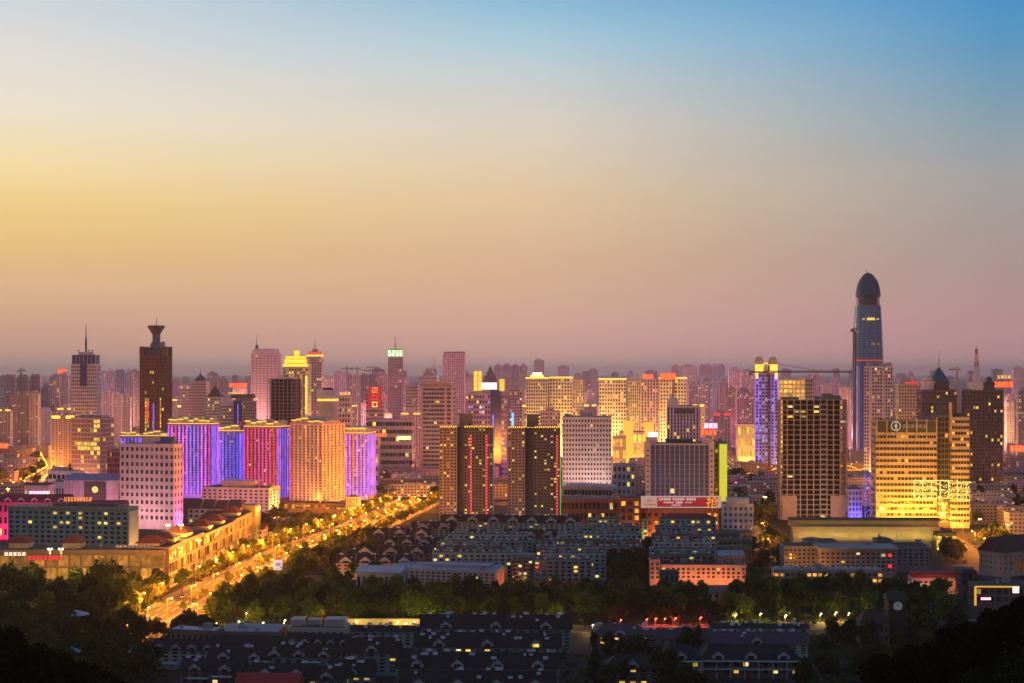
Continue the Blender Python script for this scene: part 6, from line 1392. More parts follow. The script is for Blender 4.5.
cluster('between the needle tower and the funnel tower','towers between needle and funnel',[(99,106,374,3600,SKB,2),(106.5,114,372,3700,SK,1),(114.5,124,371,3750,SKB,3),(125,133,372,3800,SK,1),(103,112,392,3000,SKR,0),(113,121,394,3020,SKR,0),(121.5,130,396,3040,SKR,0),(131,139,371,3900,SK,0)])
cluster('between the funnel tower and the tall mauve tower','towers right of the funnel tower',[(172,180,381,3600,SK,0),(207.5,217,373,4200,SK,0),(219,227,379,4300,SK,1),(233,246,388,3000,SKR,0),(244,250,384,3900,SK,0)])
cluster('right of the red-crowned tower','row of rosy towers right of the red crown',[(323,333,377,3300,SKR,0),(334,345,372,3500,SK,0),(344,352,375,3700,SK,3),(352.5,360,375.5,3710,SKR,3),(360.5,368,375,3720,SK,3),(368.5,377,374.5,3730,SK,3),(377.5,387,374,3740,SKR,3)])
cluster('behind the dark twin towers','skyline behind the twin towers',[(403,409,379,3600,SK,0),(457,465,385,3600,SKR,0),(465,473,378,4300,SK,0),(494,502,366,5200,SK,1),(502.5,511,365.5,5200,SK,1),(511.5,519,366,5250,SK,1),(519.5,527,366,5250,SK,1),(534,544,360,5200,SK,0),(558,569,366.5,5400,SK,0),(525,533,390,3200,SKR,0),(515,524,402,2900,SKR,0)])
cluster('between the gold-lit blocks','skyline between the gold blocks',[(574,582,374,4600,SK,0),(583,590,381,3400,SKL,0),(590,598,369.5,5000,SK,0),(586,594,392,3000,SKR,0),(628,634,372,4800,SK,0),(635,641,376,4500,SKL,0),(646,657,371,5000,SK,0)])
cluster('behind the ribbed hotel','skyline behind the ribbed hotel',[(672,680,366,4400,SK,0),(682,697,366,4400,SK,0),(700,712,365.5,4300,SK,3),(712.5,725,365.5,4300,SKB,3),(729,741,370,3700,SKL,1),(741.5,755,371,3650,SKL,0),(689,698,386,2850,SKL,2),(698.5,708,384,2800,SKL,0),(710,719,388,2800,SKB,0),(719.5,728,384,2750,SKL,2),(728.5,737,388,2700,SKR,0),(737,754,390,2650,SKL,0),(703,712,379,3300,SK,2)])
cluster('between the concrete frame and the skyscraper','skyline beside the skyscraper',[(813,822,376,3400,SK,0),(823,831,385,3200,SKR,0),(831.5,840,380,3900,SK,0),(840.5,850,387,2900,SKR,0),(850,857,392,2700,SKR,0)])
cluster('east of the lattice mast tower','skyline east of the lattice mast',[(1013.5,1024,368,3600,SK,0),(1006,1012,380,4000,SK,0),(1007,1018,396,2700,SKR,0),(1018.5,1032,391,2500,SKL,0)])
cluster('between the skyscraper and the pyramid spire','skyline left of the pyramid spire',[(900,907,378,4200,SK,0),(908,914,374,4600,SK,2),(921,927,382,4000,SK,0)])
# the faintest line of the city, out where the haze closes
for i in range(42):
    px = (i+fr_.uniform(.0,1.0))*1040/42-8; D = fr_.uniform(5200,8200); w = fr_.uniform(4,13)
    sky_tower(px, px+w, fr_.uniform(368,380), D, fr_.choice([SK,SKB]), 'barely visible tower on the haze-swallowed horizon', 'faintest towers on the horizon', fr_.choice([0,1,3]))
# mid-rise blocks filling in between
MZ = [('west of the needle tower',0,70,2000,3000,6),('behind the coloured towers',172,340,2350,3600,10),('left of the louvred office',345,420,2100,3400,9),('around the pyramid-roofed office',456,530,2200,3400,9),('below the gold-lit blocks',575,665,2150,3300,8),('left of the violet tower',690,756,2200,3200,8),('right of the violet tower',800,862,2450,3600,6),('behind the lattice mast tower',965,1030,2100,3400,6)]
for zn, a, b_, D0, D1, n in MZ:
    made = 0
    for tr in range(n*8):
        if made >= n: break
        D = fr_.uniform(D0,D1); px = fr_.uniform(a,b_); w = fr_.uniform(16,34); x = gx(px,D)
        if not free(x-w/2,x+w/2,D,D+20): continue
        y = fr_.uniform(392,418); h = gz(y,D)
        if h < 14 or h > 95: continue
        m, nm = fr_.choice([(SK,'mauve'),(SKR,'rosy'),(SKL,'light-speckled')]); p0 = px-w/2/D*F; p1 = px+w/2/D*F
        o = sky_tower(p0,p1,y,D,m,f'{nm} mid-rise block in the haze {zn}',f'mid-rise blocks {zn}',fr_.randrange(4)); o.name = 'mid_rise_block'; o['category'] = 'office block'
        if fr_.random() < .6:
            dd = min(26, max(14, w*.6)); MB().box(-w*.5,w*.5,-.5,-.1,h-fr_.uniform(1,4),h+.6).build('roof_light', fr_.choice([GOLD,GOLD,NEON_YELLOW,NEON_RED,NEON_ORANGE]), o)
        made += 1

# ------------------------------------------------------------------ cranes
def crane(label, px, yt, D, jib_l, jib_r, apex, m, group=None, w=1.1, r=.16):
    """tower crane: lattice mast, slewing jib and counter-jib, cab, counterweight, apex and tie bars"""
    h = gz(yt, D); t = thing('tower_crane', label, 'crane', (gx(px,D),D,0), 0, group)
    def lattice(p, q, wd, n, tri=False):
        b = MB(); p = Vector(p); q = Vector(q); d = (q-p).normalized(); u = Vector((0,1,0)); v = d.cross(u).normalized()
        cs = [u*wd+v*wd, u*-wd+v*wd, u*-wd-v*wd, u*wd-v*wd]
        for c in cs: b.tube(p+c, q+c, r*1.3)
        for k in range(n):
            a = p+(q-p)*k/n; e = p+(q-p)*(k+1)/n
            for i in range(4):
                j = (i+1) % 4
                b.tube(a+cs[i], e+cs[j], r) if k % 2 else b.tube(a+cs[j], e+cs[i], r)
        return b
    lattice((0,0,0),(0,0,h),w,int(h/2.6)).build('mast', m, t)
    xl, xr = gx(jib_l,D)-gx(px,D), gx(jib_r,D)-gx(px,D)
    jib, cj = (xr, xl) if abs(xr) > abs(xl) else (xl, xr)
    sg = 1 if jib > 0 else -1
    lattice((sg*w,0,h+1),(jib,0,h+1),w*.7,int(abs(jib)/2.6)).build('jib', m, t); lattice((-sg*w,0,h+.6),(cj,0,h+.6),w*.6,max(2,int(abs(cj)/2.6))).build('counter_jib', m, t)
    MB().box(cj-2,cj+2,-1,1,h-3,h+1,bottom=True).build('counterweight', CONC, t); MB().box(sg*1.2,sg*3.2,-2.2,-.6,h-2.4,h+.2,bottom=True).build('cab', W_WHITE, t)
    b = MB(); b.tube((-.6,0,h+1),(0,0,h+apex),r*2); b.tube((.8,0,h+1),(0,0,h+apex),r*2); b.build('apex', m, t)
    b = MB(); b.tube((0,0,h+apex),(jib*.62,0,h+1.6),r*.8); b.tube((0,0,h+apex),(cj*.9,0,h+1.4),r*.8); b.tube((jib*.55,0,h),(jib*.55,0,h*.72),r*.5); b.build('tie_bar', m, t)
    return t
RUST = mat('rust_crane',(.22,.08,.06))
crane('rust-red tower crane in front of the violet tower with a long jib reaching right', 769, 372.5, 1900, 750, 852, 13, RUST, w=1.3, r=.3)
crane('slim dark climbing crane standing close against the skyscraper', 854.3, 330, 2430, 851.5, 857.5, 4, mat('dark_crane',(.10,.08,.08)), w=1.6, r=.4)
for px, y, D, a, c, lb in ((347,369,4200,341,352,'faint crane over the rosy towers, leftmost of three'),(357,369,4250,349,360,'faint crane over the rosy towers, middle of three'),(375,368,4300,366,379,'faint crane over the rosy towers, rightmost of three'),(21,371,3300,18,26,'faint crane above the clump west of the needle tower'),(957,370,3200,949,960,'faint crane between the pyramid spire and the lattice mast'),(376,371,3900,362,384,'faint long-jibbed crane left of the green sign')):
    crane(lb, px, y, D, a, c, 7, mat('faint_crane',(.2,.13,.12)), 'faint cranes on the skyline', 1.2, .38)
# yellow-lit viaduct
b = thing('viaduct', 'yellow-lit elevated road on arches beside the concrete frame', 'viaduct', (0,0,0)); dk = slab(VIADUCT,-9,9,9,10.4); dk.build('deck', CONC, b)
for s_ in (-9,9): slab(VIADUCT,s_-.3,s_+.3,10.4,11.4).build('parapet', W_BEIGE, b)
for i in range(0,len(VIADUCT),2):
    p = VIADUCT[i]; MB().box(p.x-1.4,p.x+1.4,p.y-6,p.y+6,0,9).build('pier', CONC, b)
b2 = MB()
for i in range(2,len(VIADUCT)-3,4):
    p, q = VIADUCT[i], VIADUCT[min(i+4,len(VIADUCT)-1)]
    for k in range(8):
        f0, f1 = k/8, (k+1)/8
        b2.tube(tuple(p.lerp(q,f0)+Vector((0,-9,11.4+7*math.sin(math.pi*f0)))), tuple(p.lerp(q,f1)+Vector((0,-9,11.4+7*math.sin(math.pi*f1)))), .45)
b2.build('light_arch', GOLD, b)
# ------------------------------------------------------------------ trees
tr_ = random.Random(5)
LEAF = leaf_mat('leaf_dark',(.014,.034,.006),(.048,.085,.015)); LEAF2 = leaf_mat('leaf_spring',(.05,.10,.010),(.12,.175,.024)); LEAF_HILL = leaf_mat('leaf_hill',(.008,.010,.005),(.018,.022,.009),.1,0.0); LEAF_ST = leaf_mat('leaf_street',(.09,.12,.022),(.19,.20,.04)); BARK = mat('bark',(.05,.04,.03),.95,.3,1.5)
def tree_proto(name, seed, h, r, n, size, lm, tall=1.0, lobes=7):
    q = random.Random(seed); root = D_.objects.new(name, None)
    tb = MB(); zt = h*.52; tb.tube((0,0,-.6),(0,0,zt*.6),h*.022,7,h*.016); tb.tube((0,0,zt*.6),(q.uniform(-.3,.3),q.uniform(-.3,.3),h*.85),h*.016,6,h*.004)
    L = []
    for k in range(lobes):
        a = 2*math.pi*k/lobes+q.uniform(-.5,.5); rr = r*q.uniform(.28,.68) if k else 0; z = h*q.uniform(.42,.80) if k else h*.84
        L.append((Vector((rr*math.cos(a),rr*math.sin(a),z)), r*q.uniform(.34,.56)))
        p0 = Vector((0,0,min(zt,z*.7))); tb.tube(p0, L[-1][0], h*.009, 5, h*.003)
    m = MB()
    for k in range(n):
        c, lr = L[q.randrange(lobes)]
        d = Vector((q.gauss(0,1),q.gauss(0,1),q.gauss(0,1)*tall)).normalized()*lr*(q.random()**.38)
        p = c+d
        if q.random() < .08: p = c+d*1.35
        u = Vector((q.gauss(0,1),q.gauss(0,1),q.gauss(0,.7))).normalized(); v = u.orthogonal().normalized(); v = (v*q.uniform(-1,1)+u.cross(v)*q.uniform(-1,1)).normalized()
        s_ = size*q.uniform(.55,1.25); w = u.cross(v)
        m.face([tuple(p-u*s_*.5-v*s_*.32),tuple(p+u*s_*.1-v*s_*.5),tuple(p+u*s_*.55),tuple(p+v*s_*.5+w*s_*.15),tuple(p-u*s_*.45+v*s_*.25)])
    t_ = D_.objects.new('trunk', tb.mesh('trunk', BARK)); t_.parent = root
    c_ = D_.objects.new('crown', m.mesh('crown', lm)); c_.parent = root
    return root
PR = {'dark':[tree_proto('leafy_tree',10+i,12,4.6,620,1.15,LEAF,1,7+i % 3) for i in range(4)],
      'spring':[tree_proto('green_tree',30+i,13,4.6,640,1.1,LEAF2,1.15,8) for i in range(4)],
      'far':[tree_proto('small_tree',50+i,11,4.8,220,1.9,LEAF,1,6) for i in range(3)],
      'farspring':[tree_proto('street_tree',60+i,11,4.8,260,1.7,LEAF_ST,1,6) for i in range(3)],
      'poplar':[tree_proto('poplar_tree',70+i,16,2.6,520,1.0,LEAF,1.6,8) for i in range(2)],
      'hill':[tree_proto('hill_tree',80+i,9,3.9,2300,.55,LEAF_HILL,1,9) for i in range(4)]}
def plant(kind, x, y, z, sc, label, group):
    o = copy_thing(tr_.choice(PR[kind]), (x,y,z), tr_.uniform(0,6.28), (sc*tr_.uniform(.9,1.12),sc*tr_.uniform(.9,1.12),sc*tr_.uniform(.88,1.15)), label, group); o['category'] = 'tree'
    return o
def hits(x, y, r=3): return any(a+3-r < x < b-3+r and c+3-r < y < d-3+r for a,b,c,d in TAKEN)
def on_road(x, y):
    for P, hw in ((AVENUE,21),(BELT,8.5),(LANE,6),(BANKROAD,12),(CROSS,14),(WESTROAD,10)):
        if any(abs(p.x-x)+abs(p.y-y) < hw*1.25 for p in P): return True
    return False
# zones: (where, px0, px1, D0, D1, number, kinds, scale)
TZ = [('in front of the gold-lit arcade',0,160,800,945,56,('dark','dark','spring'),1.5),
      ('in the dark grove at the hill foot',0,150,650,800,44,('dark',),1.45),
      ('between the arcade wing and the avenue',168,225,850,1010,12,('dark','spring'),1.15),
      ('in the belt below the avenue lamps',190,345,822,900,40,('dark','spring','poplar'),1.35),
      ('before the lamp-lit white wall of the belt road',338,440,822,900,34,('spring','spring','dark'),1.4),
      ('in the belt before the white school',430,560,822,905,44,('dark','dark','spring'),1.3),
      ('in the belt before the salmon building',555,740,826,905,58,('dark','dark','spring'),1.25),
      ('in the belt before the grey school',735,900,832,925,48,('dark','spring'),1.25),
      ('among the purple-roofed villas',590,700,640,740,26,('dark','poplar'),1.05),
      ('by the clock tower',850,960,780,900,26,('dark','spring'),1.25),
      ('below the pale pink slab by the avenue',250,330,1240,1440,20,('far','far','farspring'),1.2),
      ('between estate blocks in the dark middle estate',590,650,985,1050,12,('dark',),1.35),
      ('along the side street right of the mall',726,775,1200,1480,22,('far','farspring'),1.25),
      ('below the white grid tower',562,645,1380,1600,20,('far','farspring'),1.2),
      ('around the orange-lit west road',0,75,1700,2450,40,('farspring','far'),1.35),
      ('between the old blocks by the junction',380,440,1640,2000,18,('far','farspring'),1.2),
      ('below the violet tower',715,775,1500,1950,26,('far','farspring'),1.3),
      ('east of the gold bank',972,1040,1180,1700,26,('farspring','far'),1.2),
      ('west beyond the pink-lit quarter',0,110,1900,2500,18,('far',),1.4),
      ('on the dark strip between the avenue and the salmon-lit row',285,345,960,1250,26,('spring','dark'),1.0),
      ('on the open ground below the clock tower',800,960,650,780,30,('dark',),1.1),
      ('between the exhibition hall and the bank road',944,962,1090,1200,12,('farspring',),1.1),
      ('between the rows of the dark estate',440,716,985,1240,34,('dark','far'),.95),
      ('at the near end of the avenue',128,215,735,785,16,('dark',),1.2),
      ('along the narrow side street',745,790,1000,1200,14,('far','farspring'),1.1),
      ('left of the dark estate along the avenue',330,420,930,1280,22,('dark','spring'),.95)]
for wh, a, b_, D0, D1, n, kinds, sc in TZ:
    made = 0
    for tr in range(n*6):
        if made >= n: break
        D = tr_.uniform(D0,D1); x = gx(tr_.uniform(a,b_),D)
        if hits(x,D,2) or on_road(x,D): continue
        k = tr_.choice(kinds); g = f'trees {wh}'
        nm = {'dark':'dark leafy tree','spring':'fresh green leafy tree','far':'small dark leafy tree','farspring':'small fresh green tree','poplar':'narrow dark poplar'}[k]
        plant(k, x, D, 0, sc*tr_.uniform(.8,1.2), f'{nm} standing {wh}', g+(' '+k if k == 'poplar' else '')); made += 1
# undergrowth that covers the ground between the trees
ug = MB()
for a, b_, D0, D1, n in ((-5,170,640,950,900),(190,560,815,960,800),(560,960,820,960,800),(170,240,840,1020,120),(330,430,930,1290,240),(960,1040,880,1250,260),(560,720,620,760,200),(560,770,980,1500,420),(250,340,1240,1440,120),(280,340,960,1280,200),(740,790,980,1300,200),(800,960,640,800,400)):
    for k in range(n):
        D = tr_.uniform(D0,D1); x = gx(tr_.uniform(a,b_),D)
        if hits(x,D,0) or on_road(x,D): continue
        r = tr_.uniform(1.6,3.4)
        for q in range(11):
            th = tr_.uniform(0,6.28); rr_ = r*tr_.random()**.5; z = (1-(rr_/r)**2)*r*.8*tr_.uniform(.5,1)+.2; c = Vector((x+rr_*math.cos(th),D+rr_*math.sin(th),z))
            u = Vector((tr_.gauss(0,1),tr_.gauss(0,1),tr_.gauss(0,.5))).normalized(); v = u.orthogonal().normalized(); s_ = tr_.uniform(.6,1.2)
            ug.face([tuple(c-u*s_),tuple(c+v*s_*.7),tuple(c+u*s_),tuple(c-v*s_*.7)])
hg = MB()
for k in range(9000):
    y = 1/tr_.uniform(1/540,1/130); x = gx(tr_.choice([tr_.uniform(-60,240),tr_.uniform(700,1110)]),y); z = hill_z(x,y); r = tr_.uniform(1.2,2.6)
    for q in range(6):
        c = Vector((x+tr_.gauss(0,r*.5),y+tr_.gauss(0,r*.5),z+tr_.uniform(-.2,r*.9))); u = Vector((tr_.gauss(0,1),tr_.gauss(0,1),tr_.gauss(0,.6))).normalized(); v = u.orthogonal().normalized(); s_ = tr_.uniform(.5,1.0)*min(1,y/380)
        hg.face([tuple(c-u*s_),tuple(c+v*s_*.7),tuple(c+u*s_),tuple(c-v*s_*.7)])
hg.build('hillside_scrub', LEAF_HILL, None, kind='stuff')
ug.build('undergrowth', LEAF, None, kind='stuff')
# street trees along the avenue, lit by its lamps
for sd, nm in ((-24.5,'west'),(24.5,'east')):
    for i in range(4, len(AVENUE)-2, 1):
        p = AVENUE[i]+normal_at(AVENUE,i)*(sd+tr_.uniform(-1.5,1.5))
        if hits(p.x,p.y,1) or p.y > 1600 or tr_.random() < .04: continue
        plant('farspring', p.x, p.y, .1, .98*tr_.uniform(.75,1.25), f'lamp-lit street tree on the {nm} pavement of the avenue', f'street trees on the {nm} side of the avenue')
for i in range(6, len(AVENUE)-4, 2):
    p = AVENUE[i]; plant('farspring', p.x, p.y, .15, .72*tr_.uniform(.7,1.2), 'small clipped tree on the median of the avenue', 'median trees of the avenue')
for i in range(2, 34):
    for sd in (-30,30):
        p = AVENUE[i]+normal_at(AVENUE,i)*(sd+tr_.uniform(-3,6)*(1 if sd > 0 else -1))
        if hits(p.x,p.y,1): continue
        near = p.y < 960; plant(tr_.choice(['dark','spring']) if near else 'farspring', p.x, p.y, 0, (1.2 if near else .95)*tr_.uniform(.8,1.15), f'{"tall leafy tree at the near end" if near else "lamp-lit tree in the outer row"} of the avenue, {"west" if sd < 0 else "east"} side', f'outer trees on the {"west" if sd < 0 else "east"} side of the avenue'+(' near end' if near else ''))
# the hill's own dark trees
n = 0
for tr in range(3000):
    if n >= 285: break
    y = tr_.uniform(250,500); px = tr_.choice([tr_.uniform(-40,200),tr_.uniform(760,1060)]); x = gx(px,y); z = hill_z(x,y)
    if z < 10: continue
    plant('hill', x, y, z-.5, tr_.uniform(.8,1.25), f'black silhouetted hillside tree on the {"west" if px < 400 else "east"} spur of the hill', f'trees on the {"west" if px < 400 else "east"} spur of the hill'); n += 1

# ------------------------------------------------------------------ street lamps
BULB_S = glow('sodium_lens',(1,.55,.10),14); BULB_W = glow('white_lens',(1,.85,.45),12)
def lamp_proto(name, label, h, arm, lens, col, power, two=False):
    t = thing(name, label, 'street lamp'); b = MB(); b.tube((0,0,-.3),(0,0,h),.16,6,.09); b.build('pole', METAL, t)
    for s_ in ((1,-1) if two else (1,)):
        MB().tube((0,0,h-.4),(s_*arm,0,h+.3),.08,5).build('arm', METAL, t)
        hd = MB().box(s_*arm-.7,s_*arm+.7,-.28,.28,h+.2,h+.42,bottom=True).build('lamp_head', METAL, t)
        MB().frustum(s_*arm,0,.25,.55,h-.25,h+.19,8).build('lens', lens, hd)
    lamp_light('POINT','lamp_light',col,power,.35,t,(arm*.0 if two else arm,0,h-.9))
    return t
SOD = (1,.29,.02)
lp = lamp_proto('street_lamp','sodium lamp on the west kerb of the avenue',12.5,2.6,BULB_S,SOD,62000)
ls = lamp_proto('street_lamp','orange street lamp at the mouth of the narrow side street',9,1.6,BULB_S,SOD,28000)
ls.location = (196,1010,0)
first = True
def lamp(x, y, rz, label, group, proto=lp):
    global first
    if proto is lp and first:
        first = False; lp.location = (x,y,0); lp.rotation_euler.z = rz; lp['label'] = label; lp['group'] = group; return lp
    return copy_thing(proto, (x,y,0), rz, None, label, group)
for i in range(2, len(AVENUE)-2, 3):
    for sd in (-22,22):
        p = AVENUE[i]+normal_at(AVENUE,i)*sd
        if hits(p.x,p.y,1): continue
        nn = 'west' if sd < 0 else 'east'; lamp(p.x,p.y,0 if sd < 0 else math.pi, f'sodium street lamp on the {nn} kerb of the avenue', f'sodium lamps on the {nn} kerb of the avenue')
for i in range(3, len(AVENUE)-2, 4):
    p = AVENUE[i]; lamp(p.x,p.y+6,0,'twin-headed sodium lamp on the avenue median','sodium lamps on the avenue median',lp)
for i in range(4, len(LANE), 5):
    p = LANE[i]+Vector((6.5,0,0)); lamp(p.x,p.y,math.pi,'orange street lamp in the narrow side street right of the mall','lamps of the side street',ls)
for i in range(6, len(CROSS), 4):
    p = CROSS[i]+normal_at(CROSS,i)*15
    if not hits(p.x,p.y,0): lamp(p.x,p.y,math.pi/2,'sodium lamp on the cross street at the junction','lamps of the cross street',ls)
for i in range(8, len(BANKROAD), 4):
    p = BANKROAD[i]+Vector((13,0,0)); lamp(p.x,p.y,math.pi,'sodium lamp on the road beside the gold bank','lamps of the bank road')
for i in range(1, len(VIADUCT), 3):
    p = VIADUCT[i]; o = lamp(p.x,p.y,0,'sodium lamp on the yellow-lit viaduct','lamps of the viaduct',ls); o.location.z = 10.4
big = lamp_proto('flood_lamp','mast floodlight',17,1.0,BULB_W,(1,.55,.06),30000,True)
BIGS = [(50,549,905,'glaring twin floodlight among the arcade front trees, western one',1),(61,549,905,'glaring twin floodlight among the arcade front trees, eastern one',1),(168,525,1010,'glaring floodlight over the nearest arcade wing, western one',1),(181,525,1010,'glaring floodlight over the nearest arcade wing, eastern one',1),
        (905,518,1300,'glaring orange floodlight at the foot of the gold bank',0),(980,519,1290,'glaring orange floodlight right of the gold bank',0),(1008,525,1240,'glaring floodlight above the tan hall',0),(358,505,1490,'glaring starry lamp at the avenue junction',0),(765,497,1300,'lone glaring lamp in the side street trees',0),(8,489,1480,'glaring lamp on the orange-lit west road',0),(400,497,1600,'glaring lamp on the cross street',0),(280,571,1010,'bright lamp beside the blue-white road sign',0)]
bf = True
ORS = lamp_proto('flood_lamp','mast floodlight',17,1.0,BULB_S,(1,.38,.04),90000,True)
used_ = {}
for px, py, D, lb, w in BIGS:
    pr = big if w else ORS; z = gz(py,D); o = pr if pr.name not in used_ else copy_thing(pr,(0,0,0)); used_[pr.name] = 1
    o.location = (gx(px,D),D,0); o.scale = (1,1,z/17); o['label'] = lb; o['group'] = 'mast floodlights'
    if (px in (50,61,168,181)) : o.location.y = D
for i in range(0, len(WESTROAD), 2):
    for sd in (-11,11):
        p = WESTROAD[i]+normal_at(WESTROAD,i)*sd
        if not hits(p.x,p.y,0): lamp(p.x,p.y,0 if sd < 0 else math.pi,'sodium lamp on the orange-lit west road','lamps of the west road',ls)
cq = random.Random(21)  # lamps added at random so far streets and facades glow
QL = [('sodium',SOD,BULB_S,42000),('amber',(1,.5,.1),BULB_S,42000),('red neon',(1,.06,.10),glow('red_lens',(1,.12,.05),10),36000),('rosy neon',(1,.18,.45),glow('rosy_lens',(1,.3,.5),10),36000)]
qp = {}
for k, (nm, c, l, pw) in enumerate(QL): qp[k] = lamp_proto('street_lamp' if k < 2 else 'added_glow_lamp', nm+' lamp', 9, 1.5, l, c, pw)
fq = set()
for zn, a, b_, D0, D1, n in (('west of the needle tower',0,60,1750,3000,8),('behind the coloured towers',100,345,1850,3200,26),('around the red neon board',345,440,1750,2800,18),('around the pyramid-roofed office',440,530,1800,2800,14),('below the gold-lit blocks',530,690,1750,2700,24),('below the violet tower',690,800,1700,2700,18),('beside the skyscraper',800,900,1600,2600,14),('east of the gold bank',968,1040,1400,2800,18)):
    made = 0
    for tr in range(n*50):
        if made >= n: break
        D = cq.uniform(D0,D1); x = gx(cq.uniform(a,b_),D)
        if any(a1-9 < x < b1+9 and c1-16 < D < d1+8 for a1,b1,c1,d1 in TAKEN): continue
        k = cq.choice([0,1,1,2,3,3]); o = qp[k] if k not in fq else copy_thing(qp[k],(0,0,0)); fq.add(k)
        o.location = (x,D,0); o.rotation_euler = (0,0,cq.uniform(0,6)); o['label'] = f'{QL[k][0]} lamp added for glow in the hazy streets {zn}'; o['group'] = f'{QL[k][0]} lamps {zn}'; made += 1
# tall mast lights added to brighten the far facades and the haze
MQ = [('rosy',(1,.42,.40),glow('rosy_lens',(1,.3,.5),10),480000),('amber',(1,.46,.16),BULB_S,360000),('magenta',(1,.22,.5),glow('rosy_lens',(1,.3,.5),10),440000)]
mp = [lamp_proto('added_mast_light', nm+' mast light', 30, 2.0, l, c, pw, True) for nm, c, l, pw in MQ]
fm = set()
for zn, a, b_, n in (('west of the needle tower',-30,60,9),('behind the funnel tower',75,250,18),('behind the red neon board',250,440,20),('behind the pyramid-roofed office',440,560,16),('behind the gold-lit blocks',560,690,20),('behind the violet tower',690,810,18),('beyond the skyscraper',810,920,14),('beyond the lattice mast tower',920,1060,16)):
    made = 0
    for tr in range(n*60):
        if made >= n: break
        D = 1/cq.uniform(1/6500,1/2500); x = gx(cq.uniform(a,b_),D)
        if any(a1-20 < x < b1+20 and c1-34 < D < d1+12 for a1,b1,c1,d1 in TAKEN): continue
        k = cq.choice([0,0,0,1,2]); o = mp[k] if k not in fm else copy_thing(mp[k],(0,0,0)); fm.add(k)
        o.location = (x,D,0); o.rotation_euler = (0,0,cq.uniform(0,6)); o['label'] = f'{MQ[k][0]} added mast light in the far districts {zn}'; o['group'] = f'{MQ[k][0]} added mast lights {zn}'; made += 1
yl = lamp_proto('garden_lamp','yard lamp',5,.6,BULB_W,(1,.60,.08),6000)
GL = [(397,812,1,'yellow wall lamp behind the bright green trees, western one'),(413,812,1,'yellow wall lamp behind the bright green trees, eastern one'),(405,806,1,'middle yellow lamp on the lamp-lit white wall'),(389,808,1,'westernmost yellow lamp on the lamp-lit white wall'),(29,690,1,'single yellow yard lamp in the dark grove'),(318,818,1,'yellow lamp by the red lit canopy'),(326,818,1,'second yellow lamp by the red lit canopy'),(246,840,1,'pale lamp deep in the belt trees'),(820,838,1,'yellow lamp at the east end of the belt road'),(835,842,1,'second yellow lamp at the east end of the belt road'),(848,840,1,'third yellow lamp at the east end of the belt road'),(592,800,1,'yellow lamp beside the purple hipped house')]+[(px,D,1,'yellow road lamp under the belt trees') for px,D in ((215,806),(238,812),(262,808),(284,815),(356,814),(436,818),(470,822),(505,818),(560,826),(735,835),(760,838),(785,832),(865,846),(100,880),(130,900),(20,905),(75,912),(148,860))]
fy = True
for px, D, w, lb in GL:
    o = yl if fy else copy_thing(yl,(0,0,0)); fy = False; o.location = (gx(px,D),D,0); o['label'] = lb; o['group'] = 'yard and wall lamps'
RED = glow('red_lens',(1,.12,.05),10)
rl = lamp_proto('red_lantern','red lantern',4.5,.6,RED,(1,.09,.04),4500)
RL = [(646,822,'red lantern at the west end of the red lit lane'),(655,824,'second red lantern along the red lit lane'),(664,824,'third red lantern along the red lit lane'),(675,826,'fourth red lantern along the red lit lane'),(620,820,'fifth red lantern, nearest the hipped house'),(531,905,'red lantern under the red lit tree by the white school'),(534,880,'lower red lantern under the red lit tree'),(700,828,'easternmost red lantern of the red lit lane'),(322,842,'red round lantern near the road sign')]
fy = True
for px, D, lb in RL:
    o = rl if fy else copy_thing(rl,(0,0,0)); fy = False; o.location = (gx(px,D),D,0); o['label'] = lb; o['group'] = 'red lanterns'
# lit wall behind the bright trees
t = thing('garden_wall','long white wall lit by yellow lamps behind the belt trees','wall',(gx(398,818),822,0)); MB().box(-36,36,0,.5,0,4.5).build('panel', mat('lit_wall_white',(.30,.27,.2)), t); MB().box(-36.3,36.3,-.25,.75,4.5,4.9,bottom=True).build('coping', mat('coping',(.2,.2,.2)), t)
# blue-white road sign and lit kiosk at the avenue's foot
t = thing('road_sign','tilted blue-white backlit sign board on a post beside the avenue','sign',(gx(278,1000),1000,0),.15); MB().tube((0,0,0),(0,0,10),.25,6).build('post', METAL, t)
MB().box(-2.9,2.9,-.3,.3,8,14.5,bottom=True).build('panel', glow('sign_blue_white',(.55,.66,.9),.75), t); o = MB().box(-1.8,1.8,-.4,-.31,10.6,13,bottom=True).build('emblem', glow('sign_blue',(.08,.16,.5),.6), t); MB().box(-2.2,2.2,-.4,-.31,8.8,9.6,bottom=True).build('lettering', glow('sign_grey',(.5,.55,.6),.6), t)
t = thing('lit_kiosk','yellow glowing glass kiosk row beside the avenue foot','kiosk',(gx(292,945),945,0),.25); MB().box(-12,12,0,7,5.2,5.9,bottom=True).build('roof', W_BEIGE, t)
for k in range(6): MB().box(-11.6+k*3.9,-8.4+k*3.9,.4,.6,.4,5,bottom=True).build('glazing', glow('kiosk_yellow',(1,.78,.08),.95,True), t)
b = MB()
for k in range(7): b.box(-12+k*3.9,-11.7+k*3.9,.1,6.8,0,5.2)
b.build('frame', METAL, t)
for k,(px,D,lb) in enumerate(((700,1090,'red glowing shop door lamp at the corner of the mall'),)):
    pass
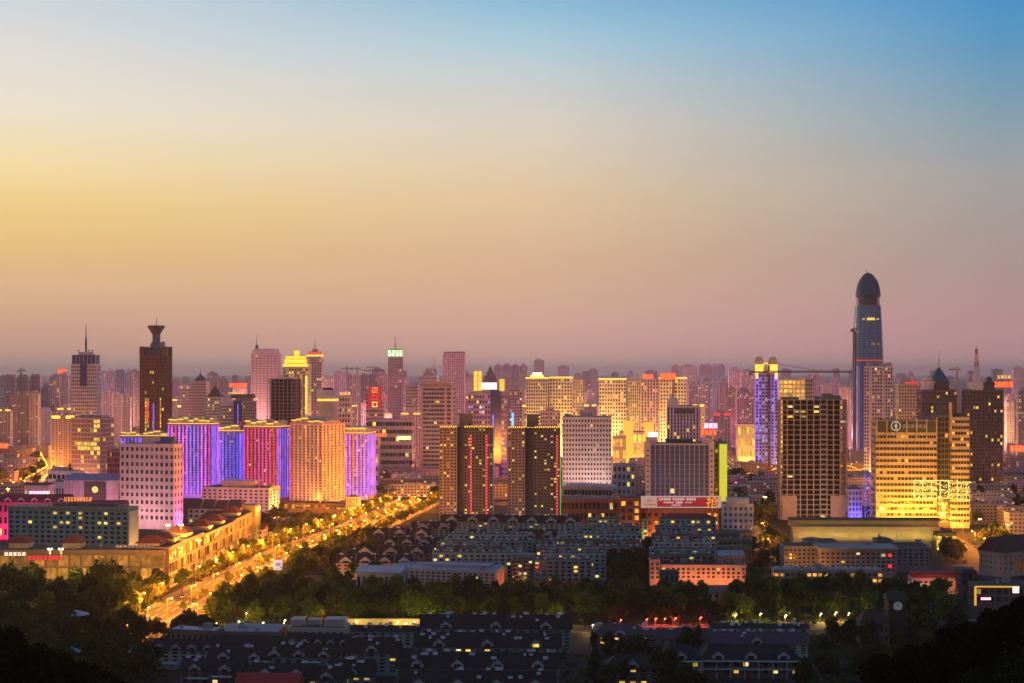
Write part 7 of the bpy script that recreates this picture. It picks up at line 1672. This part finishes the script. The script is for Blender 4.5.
# cars
def car_proto(col, nm):
    t = thing('parked_car', nm, 'car'); b = MB(); b.prism([(-2.2,-.85),(2.2,-.85),(2.3,0),(2.2,.85),(-2.2,.85),(-2.3,0)],.35,.85); b.build('body', mat('car_'+nm.split()[0],col,.35,.05,.3,.3,.5), t)
    MB().pyramid(-1.5,1.3,-.78,.78,.85,1.45,.68).build('cabin', GLASS, t)
    for x in (-1.35,1.35):
        for y in (-.82,.82): MB().tube((x,y-.12,.33),(x,y+.12,.33),.33,10).build('wheel', W_DARK, t)
    for y in (-.55,.55): MB().box(2.22,2.3,y-.2,y+.2,.55,.75,bottom=True).build('headlight', NEON_WHITE, t); MB().box(-2.3,-2.22,y-.2,y+.2,.55,.75,bottom=True).build('tail_light', NEON_RED, t)
    return t
cars = [car_proto((.55,.55,.55),'white parked car'), car_proto((.03,.03,.035),'black parked car'), car_proto((.3,.3,.32),'silver parked car')]
used_c = set(); ct = random.Random(3)
def car(x, y, rz, k, label, group, z=.08):
    o = cars[k] if k not in used_c else copy_thing(cars[k],(0,0,0)); used_c.add(k); o.location = (x,y,z); o.rotation_euler = (0,0,rz); o['label'] = label; o['group'] = group
CN = ['white','black','silver']
for i in range(6, len(AVENUE)-4, 2):
    for sd in (-11.5,11.5):
        if ct.random() < .45: continue
        p = AVENUE[i]+normal_at(AVENUE,i)*(sd+ct.choice([-4,0,4])*.8); k = ct.randrange(3); tv = AVENUE[i+1]-AVENUE[i]
        car(p.x,p.y,math.atan2(tv.y,tv.x)+(0 if sd > 0 else math.pi),k,f'{CN[k]} car driving {"away" if sd > 0 else "towards the hill"} on the avenue',f'cars on the avenue {"outbound" if sd > 0 else "inbound"}')
structure(MB().box(gx(963,1060),gx(978,1060),1030,1090,.02,.14).build('parking_ground', PAVING)); 
for i in range(8):
    k = i % 3; car(gx(965+(i % 4)*3.2,1060), 1040+(i//4)*26, math.pi/2, k, f'{CN[k]} car parked in the yard between the hall and the tan hall', 'cars parked in the yard')
# parasols in the dark grove
for i,(px,D,c,lb) in enumerate(((76,770,(.40,.47,.62),'pale blue umbrella roof among the dark grove trees'),(30,720,(.55,.03,.05),'small red parasol in the dark grove'),(62,705,(.45,.05,.07),'low red parasol beside the grey canopy'),(70,700,(.20,.22,.27),'grey round canopy in the dark grove'))):
    t = thing('parasol', lb, 'parasol', (gx(px,D),D,0)); r = (7,3,4,6)[i]; z = (17,15,10,11)[i]; MB().tube((0,0,0),(0,0,z),.12,5).build('pole', METAL, t); MB().frustum(0,0,r,.2,z-1.4,z+.9,8).build('canopy', mat('parasol_%d'%i,c), t)

# ------------------------------------------------------------------ the evening haze over the city
hm_ = D_.materials.new('evening_haze'); hm_.use_nodes = True; nt = hm_.node_tree; nt.nodes.clear()
pv = nt.nodes.new('ShaderNodeVolumePrincipled'); pv.inputs['Density'].default_value = HAZE; pv.inputs['Color'].default_value = (1,.89,.86,1); pv.inputs['Anisotropy'].default_value = .5
ou = nt.nodes.new('ShaderNodeOutputMaterial'); nt.links.new(pv.outputs[0], ou.inputs['Volume'])
MB().box(-32000,32000,-700,61000,-1,330,bottom=True).build('haze', hm_, None, kind='stuff')
